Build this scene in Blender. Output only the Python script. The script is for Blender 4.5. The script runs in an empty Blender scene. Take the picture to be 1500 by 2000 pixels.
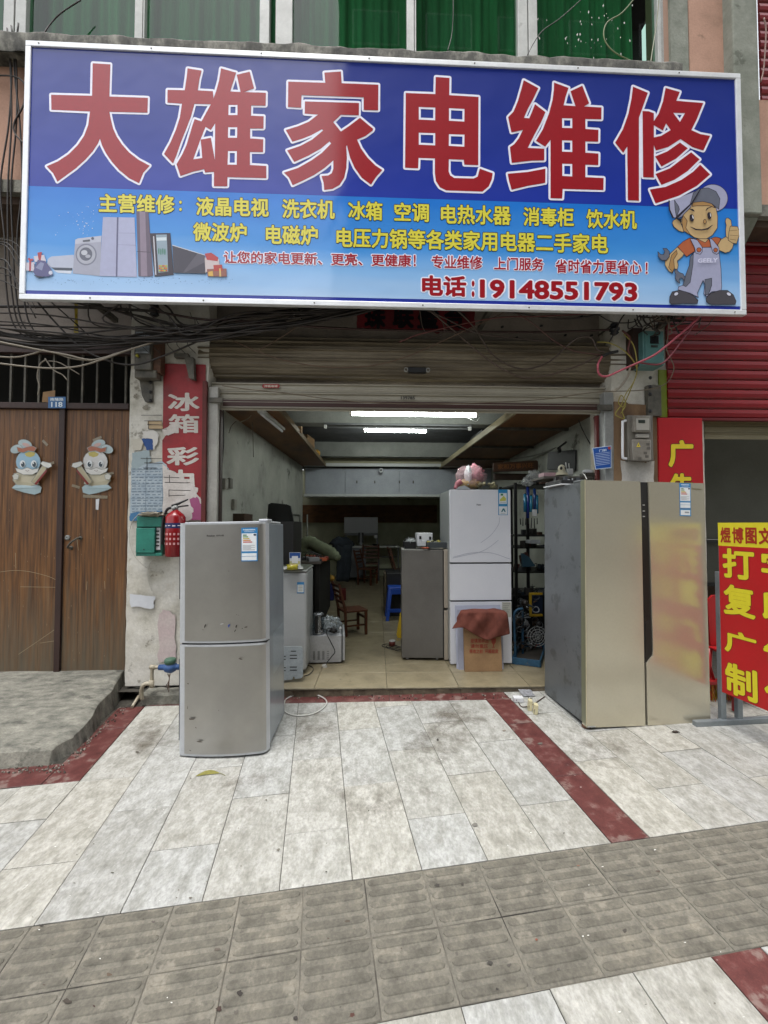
import bpy, math, random
from mathutils import Vector, Matrix
from mathutils.geometry import tessellate_polygon
R = random.Random(7)
scene = bpy.context.scene
COL = scene.collection
rad = math.radians

# ------------------------------------------------------------------ camera
F = 820.0
YAW, PIT = rad(2.4), math.atan(24 / 820)
CAM = Vector((0, 0, 1.445))
FW = Vector((math.sin(YAW) * math.cos(PIT), math.cos(YAW) * math.cos(PIT), math.sin(PIT)))
RT = Vector((math.cos(YAW), -math.sin(YAW), 0))
UP = RT.cross(FW)
cam = bpy.data.cameras.new('camera')
cam.sensor_fit = 'HORIZONTAL'
cam.sensor_width = 36
cam.lens = 36 * F / 1500
cam.clip_start = 0.05
cam.clip_end = 500
camo = bpy.data.objects.new('camera', cam)
COL.objects.link(camo)
camo.matrix_world = Matrix(((RT.x, UP.x, -FW.x, CAM.x), (RT.y, UP.y, -FW.y, CAM.y), (RT.z, UP.z, -FW.z, CAM.z), (0, 0, 0, 1)))
scene.camera = camo

# ------------------------------------------------------------------ sky, sun, exposure
SUN_EL, SUN_AZ = 76.0, 200.0          # azimuth of the sun, clockwise from +Y
wd = bpy.data.worlds.new('World')
scene.world = wd
wd.use_nodes = True
wn = wd.node_tree
bg = wn.nodes['Background']
sky = wn.nodes.new('ShaderNodeTexSky')
sky.sky_type = 'NISHITA'
sky.sun_disc = False
sky.sun_elevation = rad(SUN_EL)
sky.sun_rotation = rad(SUN_AZ)
sky.air_density = 1.2
sky.dust_density = 3.0
hs = wn.nodes.new('ShaderNodeHueSaturation')
hs.inputs['Saturation'].default_value = 0.22
wn.links.new(sky.outputs[0], hs.inputs['Color'])
wn.links.new(hs.outputs[0], bg.inputs['Color'])
bg.inputs['Strength'].default_value = 0.15
sl = bpy.data.lights.new('sun', 'SUN')
sl.energy = 0.9
sl.angle = rad(22)
sl.color = (1, 0.985, 0.955)
so = bpy.data.objects.new('sun', sl)
COL.objects.link(so)
sdir = Vector((math.sin(rad(SUN_AZ)) * math.cos(rad(SUN_EL)), math.cos(rad(SUN_AZ)) * math.cos(rad(SUN_EL)), math.sin(rad(SUN_EL))))
so.rotation_euler = sdir.to_track_quat('Z', 'Y').to_euler()
so.location = (0, -3, 9)
scene.view_settings.view_transform = 'Standard'
scene.view_settings.look = 'None'
scene.view_settings.gamma = 1
scene.view_settings.use_curve_mapping = False
scene.view_settings.exposure = 1.25
scene.render.engine = 'CYCLES'
scene.cycles.max_bounces = 6
scene.cycles.diffuse_bounces = 3
scene.cycles.caustics_reflective = False
scene.cycles.caustics_refractive = False

# ------------------------------------------------------------------ surveying helpers
def ray(px, py):
    return FW * F + RT * (px - 750) - UP * (py - 1000)

def W(px, py, Y):
    """point seen at photo pixel px, py that lies at distance Y in front of the camera position"""
    d = ray(px, py)
    return CAM + d * (Y / d.y)

def WZ(px, py, z):
    d = ray(px, py)
    return CAM + d * ((z - CAM.z) / d.z)

D1 = ray(622, 992).normalized()
D2 = ray(6009, 959).normalized()
D2 = (D2 - D1 * D1.dot(D2)).normalized()
GN = D2.cross(D1)
if GN.z < 0:
    GN = -GN
G0 = W(750, 1357, 3.56)

def G(px, py, up=0.0):
    d = ray(px, py)
    return CAM + d * ((G0 - CAM).dot(GN) / d.dot(GN)) + GN * up

def AB(p):
    return ((p - G0).dot(D2), (p - G0).dot(D1))

def PAB(a, b, h=0.0):
    return G0 + D2 * a + D1 * b + GN * h

def gz(x, y):
    """height of the pavement at x, y"""
    return G0.z - (GN.x * (x - G0.x) + GN.y * (y - G0.y)) / GN.z

def fz(x):
    """height of the shop floor"""
    return 0.073 - 0.006 * x

# ------------------------------------------------------------------ materials
def hexc(h, a=1.0):
    h = h.lstrip('#')
    r = [int(h[i:i + 2], 16) / 255 for i in (0, 2, 4)]
    return tuple((c / 12.92 if c <= 0.04045 else ((c + 0.055) / 1.055) ** 2.4) for c in r) + (a,)

def mk(name, cols, scale=4.0, detail=6, rough=0.6, metal=0.0, bump=0.0, bscale=60, st=(1, 1, 1), rnd=0.0,
       coat=0.0, spec=0.5, emit=0, fine=0.12, speck=None, tint=None):
    """procedural material: noise through a colour ramp, fine grain, bump, a tint per object"""
    m = bpy.data.materials.new(name)
    m.use_nodes = True
    nt = m.node_tree
    n, l = nt.nodes, nt.links
    b = n['Principled BSDF']
    b.inputs['Roughness'].default_value = rough
    b.inputs['Metallic'].default_value = metal
    b.inputs['Specular IOR Level'].default_value = spec
    if coat:
        b.inputs['Coat Weight'].default_value = coat
        b.inputs['Coat Roughness'].default_value = 0.12
    tc = n.new('ShaderNodeTexCoord')
    mp = n.new('ShaderNodeMapping')
    mp.inputs['Scale'].default_value = st
    l.new(tc.outputs['Object'], mp.inputs['Vector'])
    oi = n.new('ShaderNodeObjectInfo')
    if rnd:
        ad = n.new('ShaderNodeVectorMath'); ad.operation = 'SCALE'
        cb = n.new('ShaderNodeCombineXYZ')
        for k in range(3):
            l.new(oi.outputs['Random'], cb.inputs[k])
        l.new(cb.outputs[0], ad.inputs[0]); ad.inputs['Scale'].default_value = 37.0
        l.new(ad.outputs[0], mp.inputs['Location'])
    if isinstance(cols, str):
        cols = [(0.0, cols), (1.0, cols)]
    nz = n.new('ShaderNodeTexNoise')
    nz.inputs['Scale'].default_value = scale
    nz.inputs['Detail'].default_value = detail
    nz.inputs['Roughness'].default_value = 0.62
    l.new(mp.outputs[0], nz.inputs['Vector'])
    cr = n.new('ShaderNodeValToRGB')
    els = cr.color_ramp.elements
    while len(els) < len(cols):
        els.new(0.5)
    for e, (p, h) in zip(els, cols):
        e.position = p
        e.color = hexc(h) if isinstance(h, str) else h
    l.new(nz.outputs['Fac'], cr.inputs['Fac'])
    out = cr.outputs['Color']
    n2 = n.new('ShaderNodeTexNoise')
    n2.inputs['Scale'].default_value = bscale
    n2.inputs['Detail'].default_value = 5
    n2.inputs['Roughness'].default_value = 0.7
    l.new(mp.outputs[0], n2.inputs['Vector'])
    if fine:
        mr = n.new('ShaderNodeMapRange')
        mr.inputs['From Min'].default_value = 0.3; mr.inputs['From Max'].default_value = 0.7
        mr.inputs['To Min'].default_value = 1 - fine; mr.inputs['To Max'].default_value = 1 + fine
        l.new(n2.outputs['Fac'], mr.inputs['Value'])
        mx = n.new('ShaderNodeVectorMath'); mx.operation = 'SCALE'
        l.new(out, mx.inputs[0]); l.new(mr.outputs[0], mx.inputs['Scale'])
        out = mx.outputs[0]
    for speck in ([] if not speck else speck if isinstance(speck, list) else [speck]):   # (colour, scale, threshold, strength): stains with a shape of their own
        n3 = n.new('ShaderNodeTexNoise'); n3.inputs['Scale'].default_value = speck[1]; n3.inputs['Detail'].default_value = 7
        n3.inputs['Roughness'].default_value = 0.65
        l.new(mp.outputs[0], n3.inputs['Vector'])
        m3 = n.new('ShaderNodeMapRange'); m3.inputs['From Min'].default_value = speck[2]; m3.inputs['From Max'].default_value = speck[2] + 0.06
        m3.inputs['To Max'].default_value = speck[3] if len(speck) > 3 else 1.0
        l.new(n3.outputs['Fac'], m3.inputs['Value'])
        mi = n.new('ShaderNodeMix'); mi.data_type = 'RGBA'; mi.inputs['B'].default_value = hexc(speck[0])
        l.new(m3.outputs[0], mi.inputs['Factor']); l.new(out, mi.inputs['A'])
        out = mi.outputs['Result']
    if rnd:
        hv = n.new('ShaderNodeHueSaturation')
        m5 = n.new('ShaderNodeMapRange'); m5.inputs['To Min'].default_value = 1 - rnd; m5.inputs['To Max'].default_value = 1 + rnd
        l.new(oi.outputs['Random'], m5.inputs['Value']); l.new(m5.outputs[0], hv.inputs['Value'])
        l.new(out, hv.inputs['Color'])
        out = hv.outputs['Color']
    if tint:                                   # each piece leans between two hues
        t2 = n.new('ShaderNodeMix'); t2.data_type = 'RGBA'; t2.inputs['A'].default_value = hexc(tint[0]); t2.inputs['B'].default_value = hexc(tint[1])
        fr_ = n.new('ShaderNodeMath'); fr_.operation = 'FRACT'; m7 = n.new('ShaderNodeMath'); m7.operation = 'MULTIPLY'; m7.inputs[1].default_value = 7.3
        l.new(oi.outputs['Random'], m7.inputs[0]); l.new(m7.outputs[0], fr_.inputs[0]); l.new(fr_.outputs[0], t2.inputs['Factor'])
        mt = n.new('ShaderNodeVectorMath'); mt.operation = 'MULTIPLY'; l.new(out, mt.inputs[0]); l.new(t2.outputs['Result'], mt.inputs[1]); out = mt.outputs[0]
    l.new(out, b.inputs['Base Color'])
    if bump:
        bp = n.new('ShaderNodeBump'); bp.inputs['Strength'].default_value = 1.0
        bp.inputs['Distance'].default_value = bump
        l.new(n2.outputs['Fac'], bp.inputs['Height'])
        l.new(bp.outputs[0], b.inputs['Normal'])
    if emit:
        b.inputs['Emission Color'].default_value = (1, 1, 1, 1)
        b.inputs['Emission Strength'].default_value = emit
    return m

_flat = {}
def flat(h, rough=0.5, metal=0.0, fine=0.05, coat=0.0):
    k = (h, rough, metal, coat)
    if k not in _flat:
        _flat[k] = mk('paint_' + h.lstrip('#'), h, rough=rough, metal=metal, fine=fine, bscale=25, coat=coat)
    return _flat[k]

def grad_mat(name, axis_stops, rough=0.4, coat=0.0, wave=False):
    """printed sheet whose ink changes with height: [(z, colour), ...]"""
    m = bpy.data.materials.new(name); m.use_nodes = True
    n, l = m.node_tree.nodes, m.node_tree.links
    b = n['Principled BSDF']; b.inputs['Roughness'].default_value = rough
    b.inputs['Coat Weight'].default_value = coat; b.inputs['Coat Roughness'].default_value = 0.08
    tc = n.new('ShaderNodeTexCoord'); sp = n.new('ShaderNodeSeparateXYZ'); l.new(tc.outputs['Object'], sp.inputs[0])
    z0, z1 = axis_stops[0][0], axis_stops[-1][0]
    mr = n.new('ShaderNodeMapRange'); mr.inputs['From Min'].default_value = z0; mr.inputs['From Max'].default_value = z1
    if wave:
        nz = n.new('ShaderNodeTexNoise'); nz.inputs['Scale'].default_value = 0.9; nz.inputs['Detail'].default_value = 2
        mp = n.new('ShaderNodeMapping'); mp.inputs['Scale'].default_value = (0.6, 1, 5); mp.inputs['Rotation'].default_value = (0, 0.12, 0)
        l.new(tc.outputs['Object'], mp.inputs['Vector']); l.new(mp.outputs[0], nz.inputs['Vector'])
        mu = n.new('ShaderNodeMath'); mu.operation = 'MULTIPLY_ADD'; mu.inputs[1].default_value = 0.3
        l.new(nz.outputs['Fac'], mu.inputs[0]); l.new(sp.outputs['Z'], mu.inputs[2])
        su = n.new('ShaderNodeMath'); su.operation = 'SUBTRACT'; su.inputs[1].default_value = 0.15
        l.new(mu.outputs[0], su.inputs[0]); l.new(su.outputs[0], mr.inputs['Value'])
    else:
        l.new(sp.outputs['Z'], mr.inputs['Value'])
    cr = n.new('ShaderNodeValToRGB'); els = cr.color_ramp.elements
    while len(els) < len(axis_stops):
        els.new(0.5)
    for e, (z, h) in zip(els, axis_stops):
        e.position = (z - z0) / (z1 - z0); e.color = hexc(h)
    l.new(mr.outputs[0], cr.inputs['Fac']); l.new(cr.outputs[0], b.inputs['Base Color'])
    nw = n.new('ShaderNodeTexNoise'); nw.inputs['Scale'].default_value = 1.3; nw.inputs['Detail'].default_value = 3; l.new(tc.outputs['Object'], nw.inputs['Vector'])
    bw = n.new('ShaderNodeBump'); bw.inputs['Distance'].default_value = 0.02; l.new(nw.outputs['Fac'], bw.inputs['Height']); l.new(bw.outputs[0], b.inputs['Normal']); l.new(bw.outputs[0], b.inputs['Coat Normal'])
    return m

def glass_mat(name, tint, alpha=0.25, rough=0.03):
    m = bpy.data.materials.new(name); m.use_nodes = True
    n, l = m.node_tree.nodes, m.node_tree.links
    n.remove(n['Principled BSDF'])
    tr = n.new('ShaderNodeBsdfTransparent'); tr.inputs[0].default_value = hexc(tint)
    gl = n.new('ShaderNodeBsdfGlossy'); gl.inputs['Roughness'].default_value = rough
    fr = n.new('ShaderNodeFresnel'); fr.inputs[0].default_value = 1.5
    ad = n.new('ShaderNodeMath'); ad.operation = 'MULTIPLY_ADD'; ad.inputs[1].default_value = 1.0; ad.inputs[2].default_value = alpha
    ad.use_clamp = True
    mx = n.new('ShaderNodeMixShader')
    ad.inputs[1].default_value = 0.27
    l.new(fr.outputs[0], ad.inputs[0]); l.new(ad.outputs[0], mx.inputs[0]); l.new(tr.outputs[0], mx.inputs[1]); l.new(gl.outputs[0], mx.inputs[2])
    l.new(mx.outputs[0], n['Material Output'].inputs['Surface'])
    return m

def film_mat(name, col, alpha=0.4):
    m = mk(name, col, rough=0.25, fine=0.25, bscale=30, bump=0.004)
    m.node_tree.nodes['Principled BSDF'].inputs['Alpha'].default_value = alpha
    return m

# ------------------------------------------------------------------ mesh builder
class MB:
    def __init__(s, mat=None):
        s.v, s.f, s.m, s.sm, s.mats = [], [], [], [], []
        s.cur = 0
        if mat: s.use(mat)
    def use(s, mat):
        if mat not in s.mats: s.mats.append(mat)
        s.cur = s.mats.index(mat)
        return s
    def add(s, vs, fs, smooth=False):
        o = len(s.v)
        s.v += [tuple(v) for v in vs]
        for f in fs:
            s.f.append(tuple(i + o for i in f)); s.m.append(s.cur); s.sm.append(smooth)
        return s
    def obox(s, c, ax, ay, az):
        c, ax, ay, az = Vector(c), Vector(ax), Vector(ay), Vector(az)
        if ax.cross(ay).dot(az) < 0:
            ax = -ax
        vs = [c + ax * i + ay * j + az * k for k in (-1, 1) for j in (-1, 1) for i in (-1, 1)]
        return s.add(vs, [(0, 2, 3, 1), (4, 5, 7, 6), (0, 1, 5, 4), (2, 6, 7, 3), (0, 4, 6, 2), (1, 3, 7, 5)])
    def box(s, x0, x1, y0, y1, z0, z1):
        x0, x1 = sorted((x0, x1)); y0, y1 = sorted((y0, y1)); z0, z1 = sorted((z0, z1))
        return s.obox(((x0 + x1) / 2, (y0 + y1) / 2, (z0 + z1) / 2), ((x1 - x0) / 2, 0, 0), (0, (y1 - y0) / 2, 0), (0, 0, (z1 - z0) / 2))
    def face(s, pts):
        return s.add(pts, [tuple(range(len(pts)))])
    def tess(s, loops):
        loops = [[Vector(p) for p in lp] for lp in loops]
        allv = [p for lp in loops for p in lp]
        tr = tessellate_polygon(loops)
        return s.add(allv, [tuple(t) for t in tr])
    def prism(s, pts, vec, smooth=False):
        pts = [Vector(p) for p in pts]; vec = Vector(vec); n = len(pts)
        nn = Vector((0, 0, 0))
        for i in range(n):
            nn += pts[i].cross(pts[(i + 1) % n])
        if nn.dot(vec) > 0: pts = pts[::-1]
        vs = pts + [p + vec for p in pts]
        s.add(vs, [tuple(range(n)), tuple(range(2 * n - 1, n - 1, -1))])
        s.add(vs, [(i, i + n, (i + 1) % n + n, (i + 1) % n) for i in range(n)], smooth)
        return s
    def tube(s, pts, r, n=8, caps=True, closed=False):
        pts = [Vector(p) for p in pts]
        rs = r if isinstance(r, (list, tuple)) else [r] * len(pts)
        vs, fs = [], []
        prev = None
        N = len(pts)
        for i, p in enumerate(pts):
            a = pts[i - 1] if (i > 0 or closed) else p
            b = pts[(i + 1) % N] if (i < N - 1 or closed) else p
            t = (b - a)
            t = t.normalized() if t.length > 1e-9 else Vector((0, 0, 1))
            if prev is None:
                u = t.orthogonal().normalized()
            else:
                u = (prev - t * prev.dot(t))
                u = u.normalized() if u.length > 1e-6 else t.orthogonal().normalized()
            prev = u
            w = t.cross(u)
            for k in range(n):
                an = 2 * math.pi * k / n
                vs.append(p + (u * math.cos(an) + w * math.sin(an)) * rs[i])
        for i in range(N if closed else N - 1):
            j = (i + 1) % N
            for k in range(n):
                k2 = (k + 1) % n
                fs.append((i * n + k, i * n + k2, j * n + k2, j * n + k))
        s.add(vs, fs, True)
        if caps and not closed:
            o = len(s.v) - N * n
            s.f.append(tuple(o + k for k in range(n - 1, -1, -1))); s.m.append(s.cur); s.sm.append(False)
            s.f.append(tuple(o + (N - 1) * n + k for k in range(n))); s.m.append(s.cur); s.sm.append(False)
        return s
    def cyl(s, a, b, r, n=16):
        return s.tube([a, b], r, n)
    def lathe(s, c, prof, n=20, ax=(0, 0, 1), smooth=True):
        c = Vector(c); ax = Vector(ax).normalized(); u = ax.orthogonal().normalized(); w = ax.cross(u)
        vs, fs = [], []
        for (r, z) in prof:
            for k in range(n):
                an = 2 * math.pi * k / n
                vs.append(c + ax * z + (u * math.cos(an) + w * math.sin(an)) * r)
        for i in range(len(prof) - 1):
            for k in range(n):
                k2 = (k + 1) % n
                fs.append((i * n + k, i * n + k2, (i + 1) * n + k2, (i + 1) * n + k))
        return s.add(vs, fs, smooth)
    def blob(s, c, r, amp=0.2, n=12, seed=1, freq=3.0, rz=None):
        from mathutils import noise
        c = Vector(c); r = Vector(r) if not isinstance(r, (int, float)) else Vector((r, r, r))
        vs, fs = [], []
        m = n * 2
        for i in range(n + 1):
            th = math.pi * i / n
            for k in range(m):
                ph = 2 * math.pi * k / m
                d = Vector((math.sin(th) * math.cos(ph), math.sin(th) * math.sin(ph), math.cos(th)))
                q = 1 + amp * noise.noise(d * freq + Vector((seed * 7.1, 0, seed))) + amp * 0.5 * noise.noise(d * freq * 2.7 + Vector((seed, 5, 0)))
                vs.append(c + Vector((d.x * r.x, d.y * r.y, d.z * r.z)) * q)
        for i in range(n):
            for k in range(m):
                k2 = (k + 1) % m
                fs.append((i * m + k, (i + 1) * m + k, (i + 1) * m + k2, i * m + k2))
        return s.add(vs, fs, True)
    def build(s, name, parent=None, bevel=0.0, label=None, seg=2, local=False, kind=None):
        me = bpy.data.meshes.new(name)
        me.from_pydata(s.v, [], s.f)
        for mt in s.mats: me.materials.append(mt)
        if len(s.mats) > 1: me.polygons.foreach_set('material_index', s.m)
        me.polygons.foreach_set('use_smooth', s.sm)
        me.update()
        o = bpy.data.objects.new(name, me)
        COL.objects.link(o)
        if parent is not None:
            o.parent = parent
            if not local:
                root = parent
                off = Vector(root.get('_o', (0, 0, 0)))
                o.matrix_parent_inverse = Matrix.Translation(-off)
                o['_o'] = (0.0, 0.0, 0.0)
        if bevel:
            b = o.modifiers.new('bevel', 'BEVEL'); b.width = bevel; b.segments = seg; b.limit_method = 'ANGLE'; b.angle_limit = rad(40)
            b.harden_normals = False
        if label: o['label'] = label
        if kind: o['kind'] = kind
        return o

def thing(name, label, cat, loc=(0, 0, 0), group=None, kind=None):
    o = bpy.data.objects.new(name, None)
    o.empty_display_size = 0.1
    COL.objects.link(o)
    o.location = loc
    o['_o'] = tuple(loc)
    if label: o['label'] = label
    if cat: o['category'] = cat
    if group: o['group'] = group
    if kind: o['kind'] = kind
    return o

def tag(o, label, cat, group=None, kind=None):
    if label: o['label'] = label
    if cat: o['category'] = cat
    if group: o['group'] = group
    if kind: o['kind'] = kind
    return o

def copy_tree(o, parent=None):
    c = o.copy(); COL.objects.link(c)
    if parent is not None:
        c.parent = parent; c.matrix_parent_inverse = o.matrix_parent_inverse.copy()
    for ch in list(o.children):
        copy_tree(ch, c)
    return c

def smooth_path(pts, k=6):
    pts = [Vector(p) for p in pts]
    if len(pts) < 3: return pts
    P = [pts[0] * 2 - pts[1]] + pts + [pts[-1] * 2 - pts[-2]]
    out = []
    for i in range(1, len(P) - 2):
        for j in range(k):
            t = j / k
            a, b, c, d = P[i - 1], P[i], P[i + 1], P[i + 2]
            out.append(0.5 * ((2 * b) + (c - a) * t + (2 * a - 5 * b + 4 * c - d) * t * t + (3 * b - a - 3 * c + d) * t ** 3))
    out.append(pts[-1])
    return out

# ------------------------------------------------------------------ lettering
_tx = {}
def glyphs(s, off):
    k = (s, off)
    if k not in _tx:
        cu = bpy.data.curves.new('lettering', 'FONT'); cu.body = s; cu.offset = off; cu.resolution_u = 3
        o = bpy.data.objects.new('lettering', cu); COL.objects.link(o)
        dg = bpy.context.evaluated_depsgraph_get()
        me = bpy.data.meshes.new_from_object(o.evaluated_get(dg))
        _tx[k] = ([(v.co.x, v.co.y) for v in me.vertices], [tuple(p.vertices) for p in me.polygons])
        bpy.data.objects.remove(o); bpy.data.curves.remove(cu); bpy.data.meshes.remove(me)
    return _tx[k]

def ptext(mb, s, quad, plane, lift, off=0.02, base=0.02):
    """lettering s fitted into quad (TL, TR, BR, BL in the plane's own coordinates); off emboldens the strokes (em)"""
    vs, fs = glyphs(s, 0.0)
    x0 = min(v[0] for v in vs) - base; x1 = max(v[0] for v in vs) + base; y0 = min(v[1] for v in vs) - base; y1 = max(v[1] for v in vs) + base
    (ax, ay), (bx, by), (cx, cy), (dx, dy) = quad
    def at(x, y, l):
        u = (x - x0) / (x1 - x0); w = (y1 - y) / (y1 - y0)
        px = (ax * (1 - u) + bx * u) * (1 - w) + (dx * (1 - u) + cx * u) * w
        py = (ay * (1 - u) + by * u) * (1 - w) + (dy * (1 - u) + cy * u) * w
        return plane(px, py, l)
    sh = [(0, 0)]
    if off > 0.012:
        n = 8 if off < 0.05 else 12
        sh += [(off * math.cos(2 * math.pi * (k + 0.5) / n), off * math.sin(2 * math.pi * (k + 0.5) / n)) for k in range(n)]
        if off > 0.06:
            sh += [(off * 0.55 * math.cos(math.pi * k / 4), off * 0.55 * math.sin(math.pi * k / 4)) for k in range(8)]
    for k, (ox, oy) in enumerate(sh):
        mb.add([at(x + ox, y + oy, lift + k * 0.000012) for x, y in vs], fs)

def rect(x0, y0, x1, y1):
    return [(x0, y0), (x1, y0), (x1, y1), (x0, y1)]

def ppoly(mb, pts, plane, lift):
    mb.tess([[plane(x, y, lift) for x, y in pts]])

def pline(mb, pts, w, plane, lift, closed=False, step=0.000012):
    """a printed line of width w through the points, round joints"""
    n = len(pts)
    k = 0
    for i in range(n if closed else n - 1):
        (x0, y0), (x1, y1) = pts[i], pts[(i + 1) % n]
        L = math.hypot(x1 - x0, y1 - y0)
        if L < 1e-6: continue
        nx, ny = -(y1 - y0) / L * w / 2, (x1 - x0) / L * w / 2
        mb.face([plane(x, y, lift + k * step) for x, y in ((x0 + nx, y0 + ny), (x1 + nx, y1 + ny), (x1 - nx, y1 - ny), (x0 - nx, y0 - ny))])
        k += 1
        mb.face([plane(x0 + w / 2 * math.cos(a * math.pi / 4), y0 + w / 2 * math.sin(a * math.pi / 4), lift + k * step) for a in range(8)])
        k += 1
    return k * step

# ------------------------------------------------------------------ palette
M = {}
M['marble'] = mk('pale_marble', [(0.22, '#7b7972'), (0.40, '#919089'), (0.52, '#9e9d97'), (0.62, '#abaaa5'), (0.8, '#8d8b83')], scale=19, detail=12, rough=0.5, bump=0.0012, bscale=75, rnd=0.06, fine=0.26, speck=[('#6a655b', 9, 0.62, 0.32), ('#d6d5d0', 34, 0.66, 0.6), ('#4f483c', 48, 0.69, 0.6)], tint=('#fffdf8', '#fafcff'), st=(1, 0.6, 1))
M['redstone'] = mk('red_granite', [(0.3, '#47211f'), (0.52, '#5a2e2b'), (0.7, '#6f4f4a')], scale=14, detail=8, rough=0.5, bump=0.0006, bscale=140, rnd=0.08, fine=0.22, speck=[('#857a72', 7, 0.56, 0.45), ('#a79f97', 40, 0.68, 0.6)])
M['tactile'] = mk('grey_paver', [(0.3, '#57534a'), (0.5, '#6c685e'), (0.7, '#7d776a')], scale=14, detail=12, rough=0.85, bump=0.0014, bscale=90, rnd=0.08, fine=0.25, speck=[('#3f3a35', 11, 0.64, 0.6), ('#a39c8f', 45, 0.70, 0.6)])
M['tactile_worn'] = mk('grey_paver_worn', [(0.3, '#4c4940'), (0.5, '#605c52'), (0.7, '#6f6a5e')], scale=14, detail=12, rough=0.75, bump=0.001, bscale=90, rnd=0.05, fine=0.25, speck=[('#8e887b', 7, 0.58, 0.5), ('#302c27', 50, 0.68, 0.6)])
M['dust'] = mk('dusty_joint', [(0.38, '#2a2723'), (0.5, '#5f5b52'), (0.7, '#7a7468')], scale=3, rough=0.95)
M['grout'] = mk('dark_grout', [(0.3, '#25231f'), (0.7, '#4a463e')], scale=20, rough=0.9)
M['concrete'] = mk('weathered_concrete', [(0.25, '#45443e'), (0.42, '#66655d'), (0.58, '#7d7b71'), (0.78, '#98958a')], scale=9, detail=12, rough=0.9, bump=0.004, bscale=70, fine=0.25, st=(1, 2.2, 1), speck=('#33322d', 4.0, 0.6, 0.6))
M['plaster'] = mk('dirty_white_plaster', [(0.2, '#8d8878'), (0.42, '#bdb9ad'), (0.6, '#cfccc3'), (0.85, '#b3a995')], scale=4.5, detail=9, rough=0.85, bump=0.003, bscale=45, fine=0.1, speck=[('#6c6557', 6.5, 0.62, 0.7), ('#a08c66', 3, 0.6, 0.5), ('#4c463c', 30, 0.7, 0.6)])
M['plaster_dim'] = mk('shaded_plaster', [(0.25, '#6f675f'), (0.5, '#857c74'), (0.75, '#94897e')], scale=3.5, detail=8, rough=0.9, bump=0.002, bscale=50, fine=0.1, speck=('#3c3631', 6, 0.66, 0.6))  # plaster with the shade of the recessed walls put into its colour
M['peach'] = mk('faded_peach_paint', [(0.2, '#8d6f5c'), (0.45, '#b08a76'), (0.65, '#bd9580'), (0.85, '#a2836f')], scale=3.0, detail=9, rough=0.85, bump=0.002, bscale=60, fine=0.1, speck=('#7c6250', 5.0, 0.62, 0.6))
M['mossgrey'] = mk('grey_green_plaster', [(0.2, '#5d6155'), (0.45, '#7e8277'), (0.65, '#93968b'), (0.85, '#747566')], scale=4.0, detail=9, rough=0.9, bump=0.003, bscale=50, fine=0.12, speck=('#474a3e', 5.0, 0.62, 0.6))
M['mould'] = mk('mouldy_concrete', [(0.3, '#22221f'), (0.48, '#4b4a44'), (0.62, '#77756c'), (0.8, '#8d8b82')], scale=9, detail=9, rough=0.9, bump=0.005, bscale=60, fine=0.2, st=(1, 1, 0.6))
M['interior'] = mk('old_whitewash', [(0.2, '#6c6e66'), (0.45, '#a0a299'), (0.7, '#b4b6ad')], scale=2.0, detail=8, rough=0.9, bump=0.001, bscale=50, fine=0.08, speck=('#34352f', 3.2, 0.62, 0.75))
M['ceiling'] = mk('grey_ceiling', [(0.3, '#4b4d4c'), (0.7, '#63656a')], scale=2.5, rough=0.95)
M['floortile'] = mk('beige_floor_tile', [(0.25, '#6b6350'), (0.5, '#857b63'), (0.75, '#938972')], scale=6, detail=8, rough=0.38, bump=0.0004, bscale=80, rnd=0.06, fine=0.1, speck=('#4d4535', 5.5, 0.64, 0.6))
M['slat'] = mk('dusty_shutter_steel', [(0.25, '#4d4437'), (0.5, '#6b6150'), (0.75, '#897f6c')], scale=7, detail=8, rough=0.55, st=(0.25, 1, 2), bump=0.0008, bscale=80, fine=0.14, rnd=0.06, speck=('#463b2c', 5, 0.6, 0.6))
M['slat_clean'] = mk('pale_shutter_steel', [(0.3, '#908a7b'), (0.7, '#a8a394')], scale=5, rough=0.5, st=(0.3, 1, 1), fine=0.08, rnd=0.04, speck=('#6d6350', 6, 0.68, 0.5))
M['redslat'] = mk('red_painted_slats', [(0.3, '#6e0c12'), (0.7, '#7d0f16')], scale=3, rough=0.35, fine=0.08, rnd=0.05)
M['wood'] = mk('varnished_door_wood', [(0.28, '#28180b'), (0.42, '#523418'), (0.56, '#6e4822'), (0.75, '#865f36')], scale=5, detail=12, rough=0.55, st=(8, 8, 0.35), bump=0.0008, bscale=12, fine=0.18)
M['darkwood'] = mk('dark_door_strip', [(0.3, '#2a1a14'), (0.7, '#3b2620')], scale=5, rough=0.6, st=(4, 4, 0.5))
M['plywood'] = mk('brown_plywood', [(0.3, '#4a311a'), (0.55, '#6b4826'), (0.8, '#7b5630')], scale=4, detail=8, rough=0.6, st=(1, 0.4, 3), fine=0.15)
M['boardwood'] = mk('raw_meter_board', [(0.3, '#5b4632'), (0.55, '#755c43'), (0.8, '#8a7050')], scale=4, detail=9, rough=0.8, st=(3, 3, 0.6), fine=0.16, bump=0.001)
M['chairwood'] = mk('reddish_chair_wood', [(0.3, '#3a1d10'), (0.7, '#5e331c')], scale=6, rough=0.45, st=(3, 3, 0.6), fine=0.12)
M['steel'] = mk('galvanised_steel', [(0.3, '#808280'), (0.7, '#9c9d9a')], scale=9, rough=0.5, metal=0.3, fine=0.1)
M['rust'] = mk('grimy_grey_metal', [(0.25, '#37352f'), (0.5, '#55524a'), (0.75, '#6b665a')], scale=10, detail=8, rough=0.65, metal=0.2, fine=0.2, bump=0.001, bscale=50)
M['rusty'] = mk('rusty_iron', [(0.3, '#3a2a20'), (0.6, '#5b3d2b'), (0.8, '#4a443c')], scale=12, rough=0.8, fine=0.2)
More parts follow.
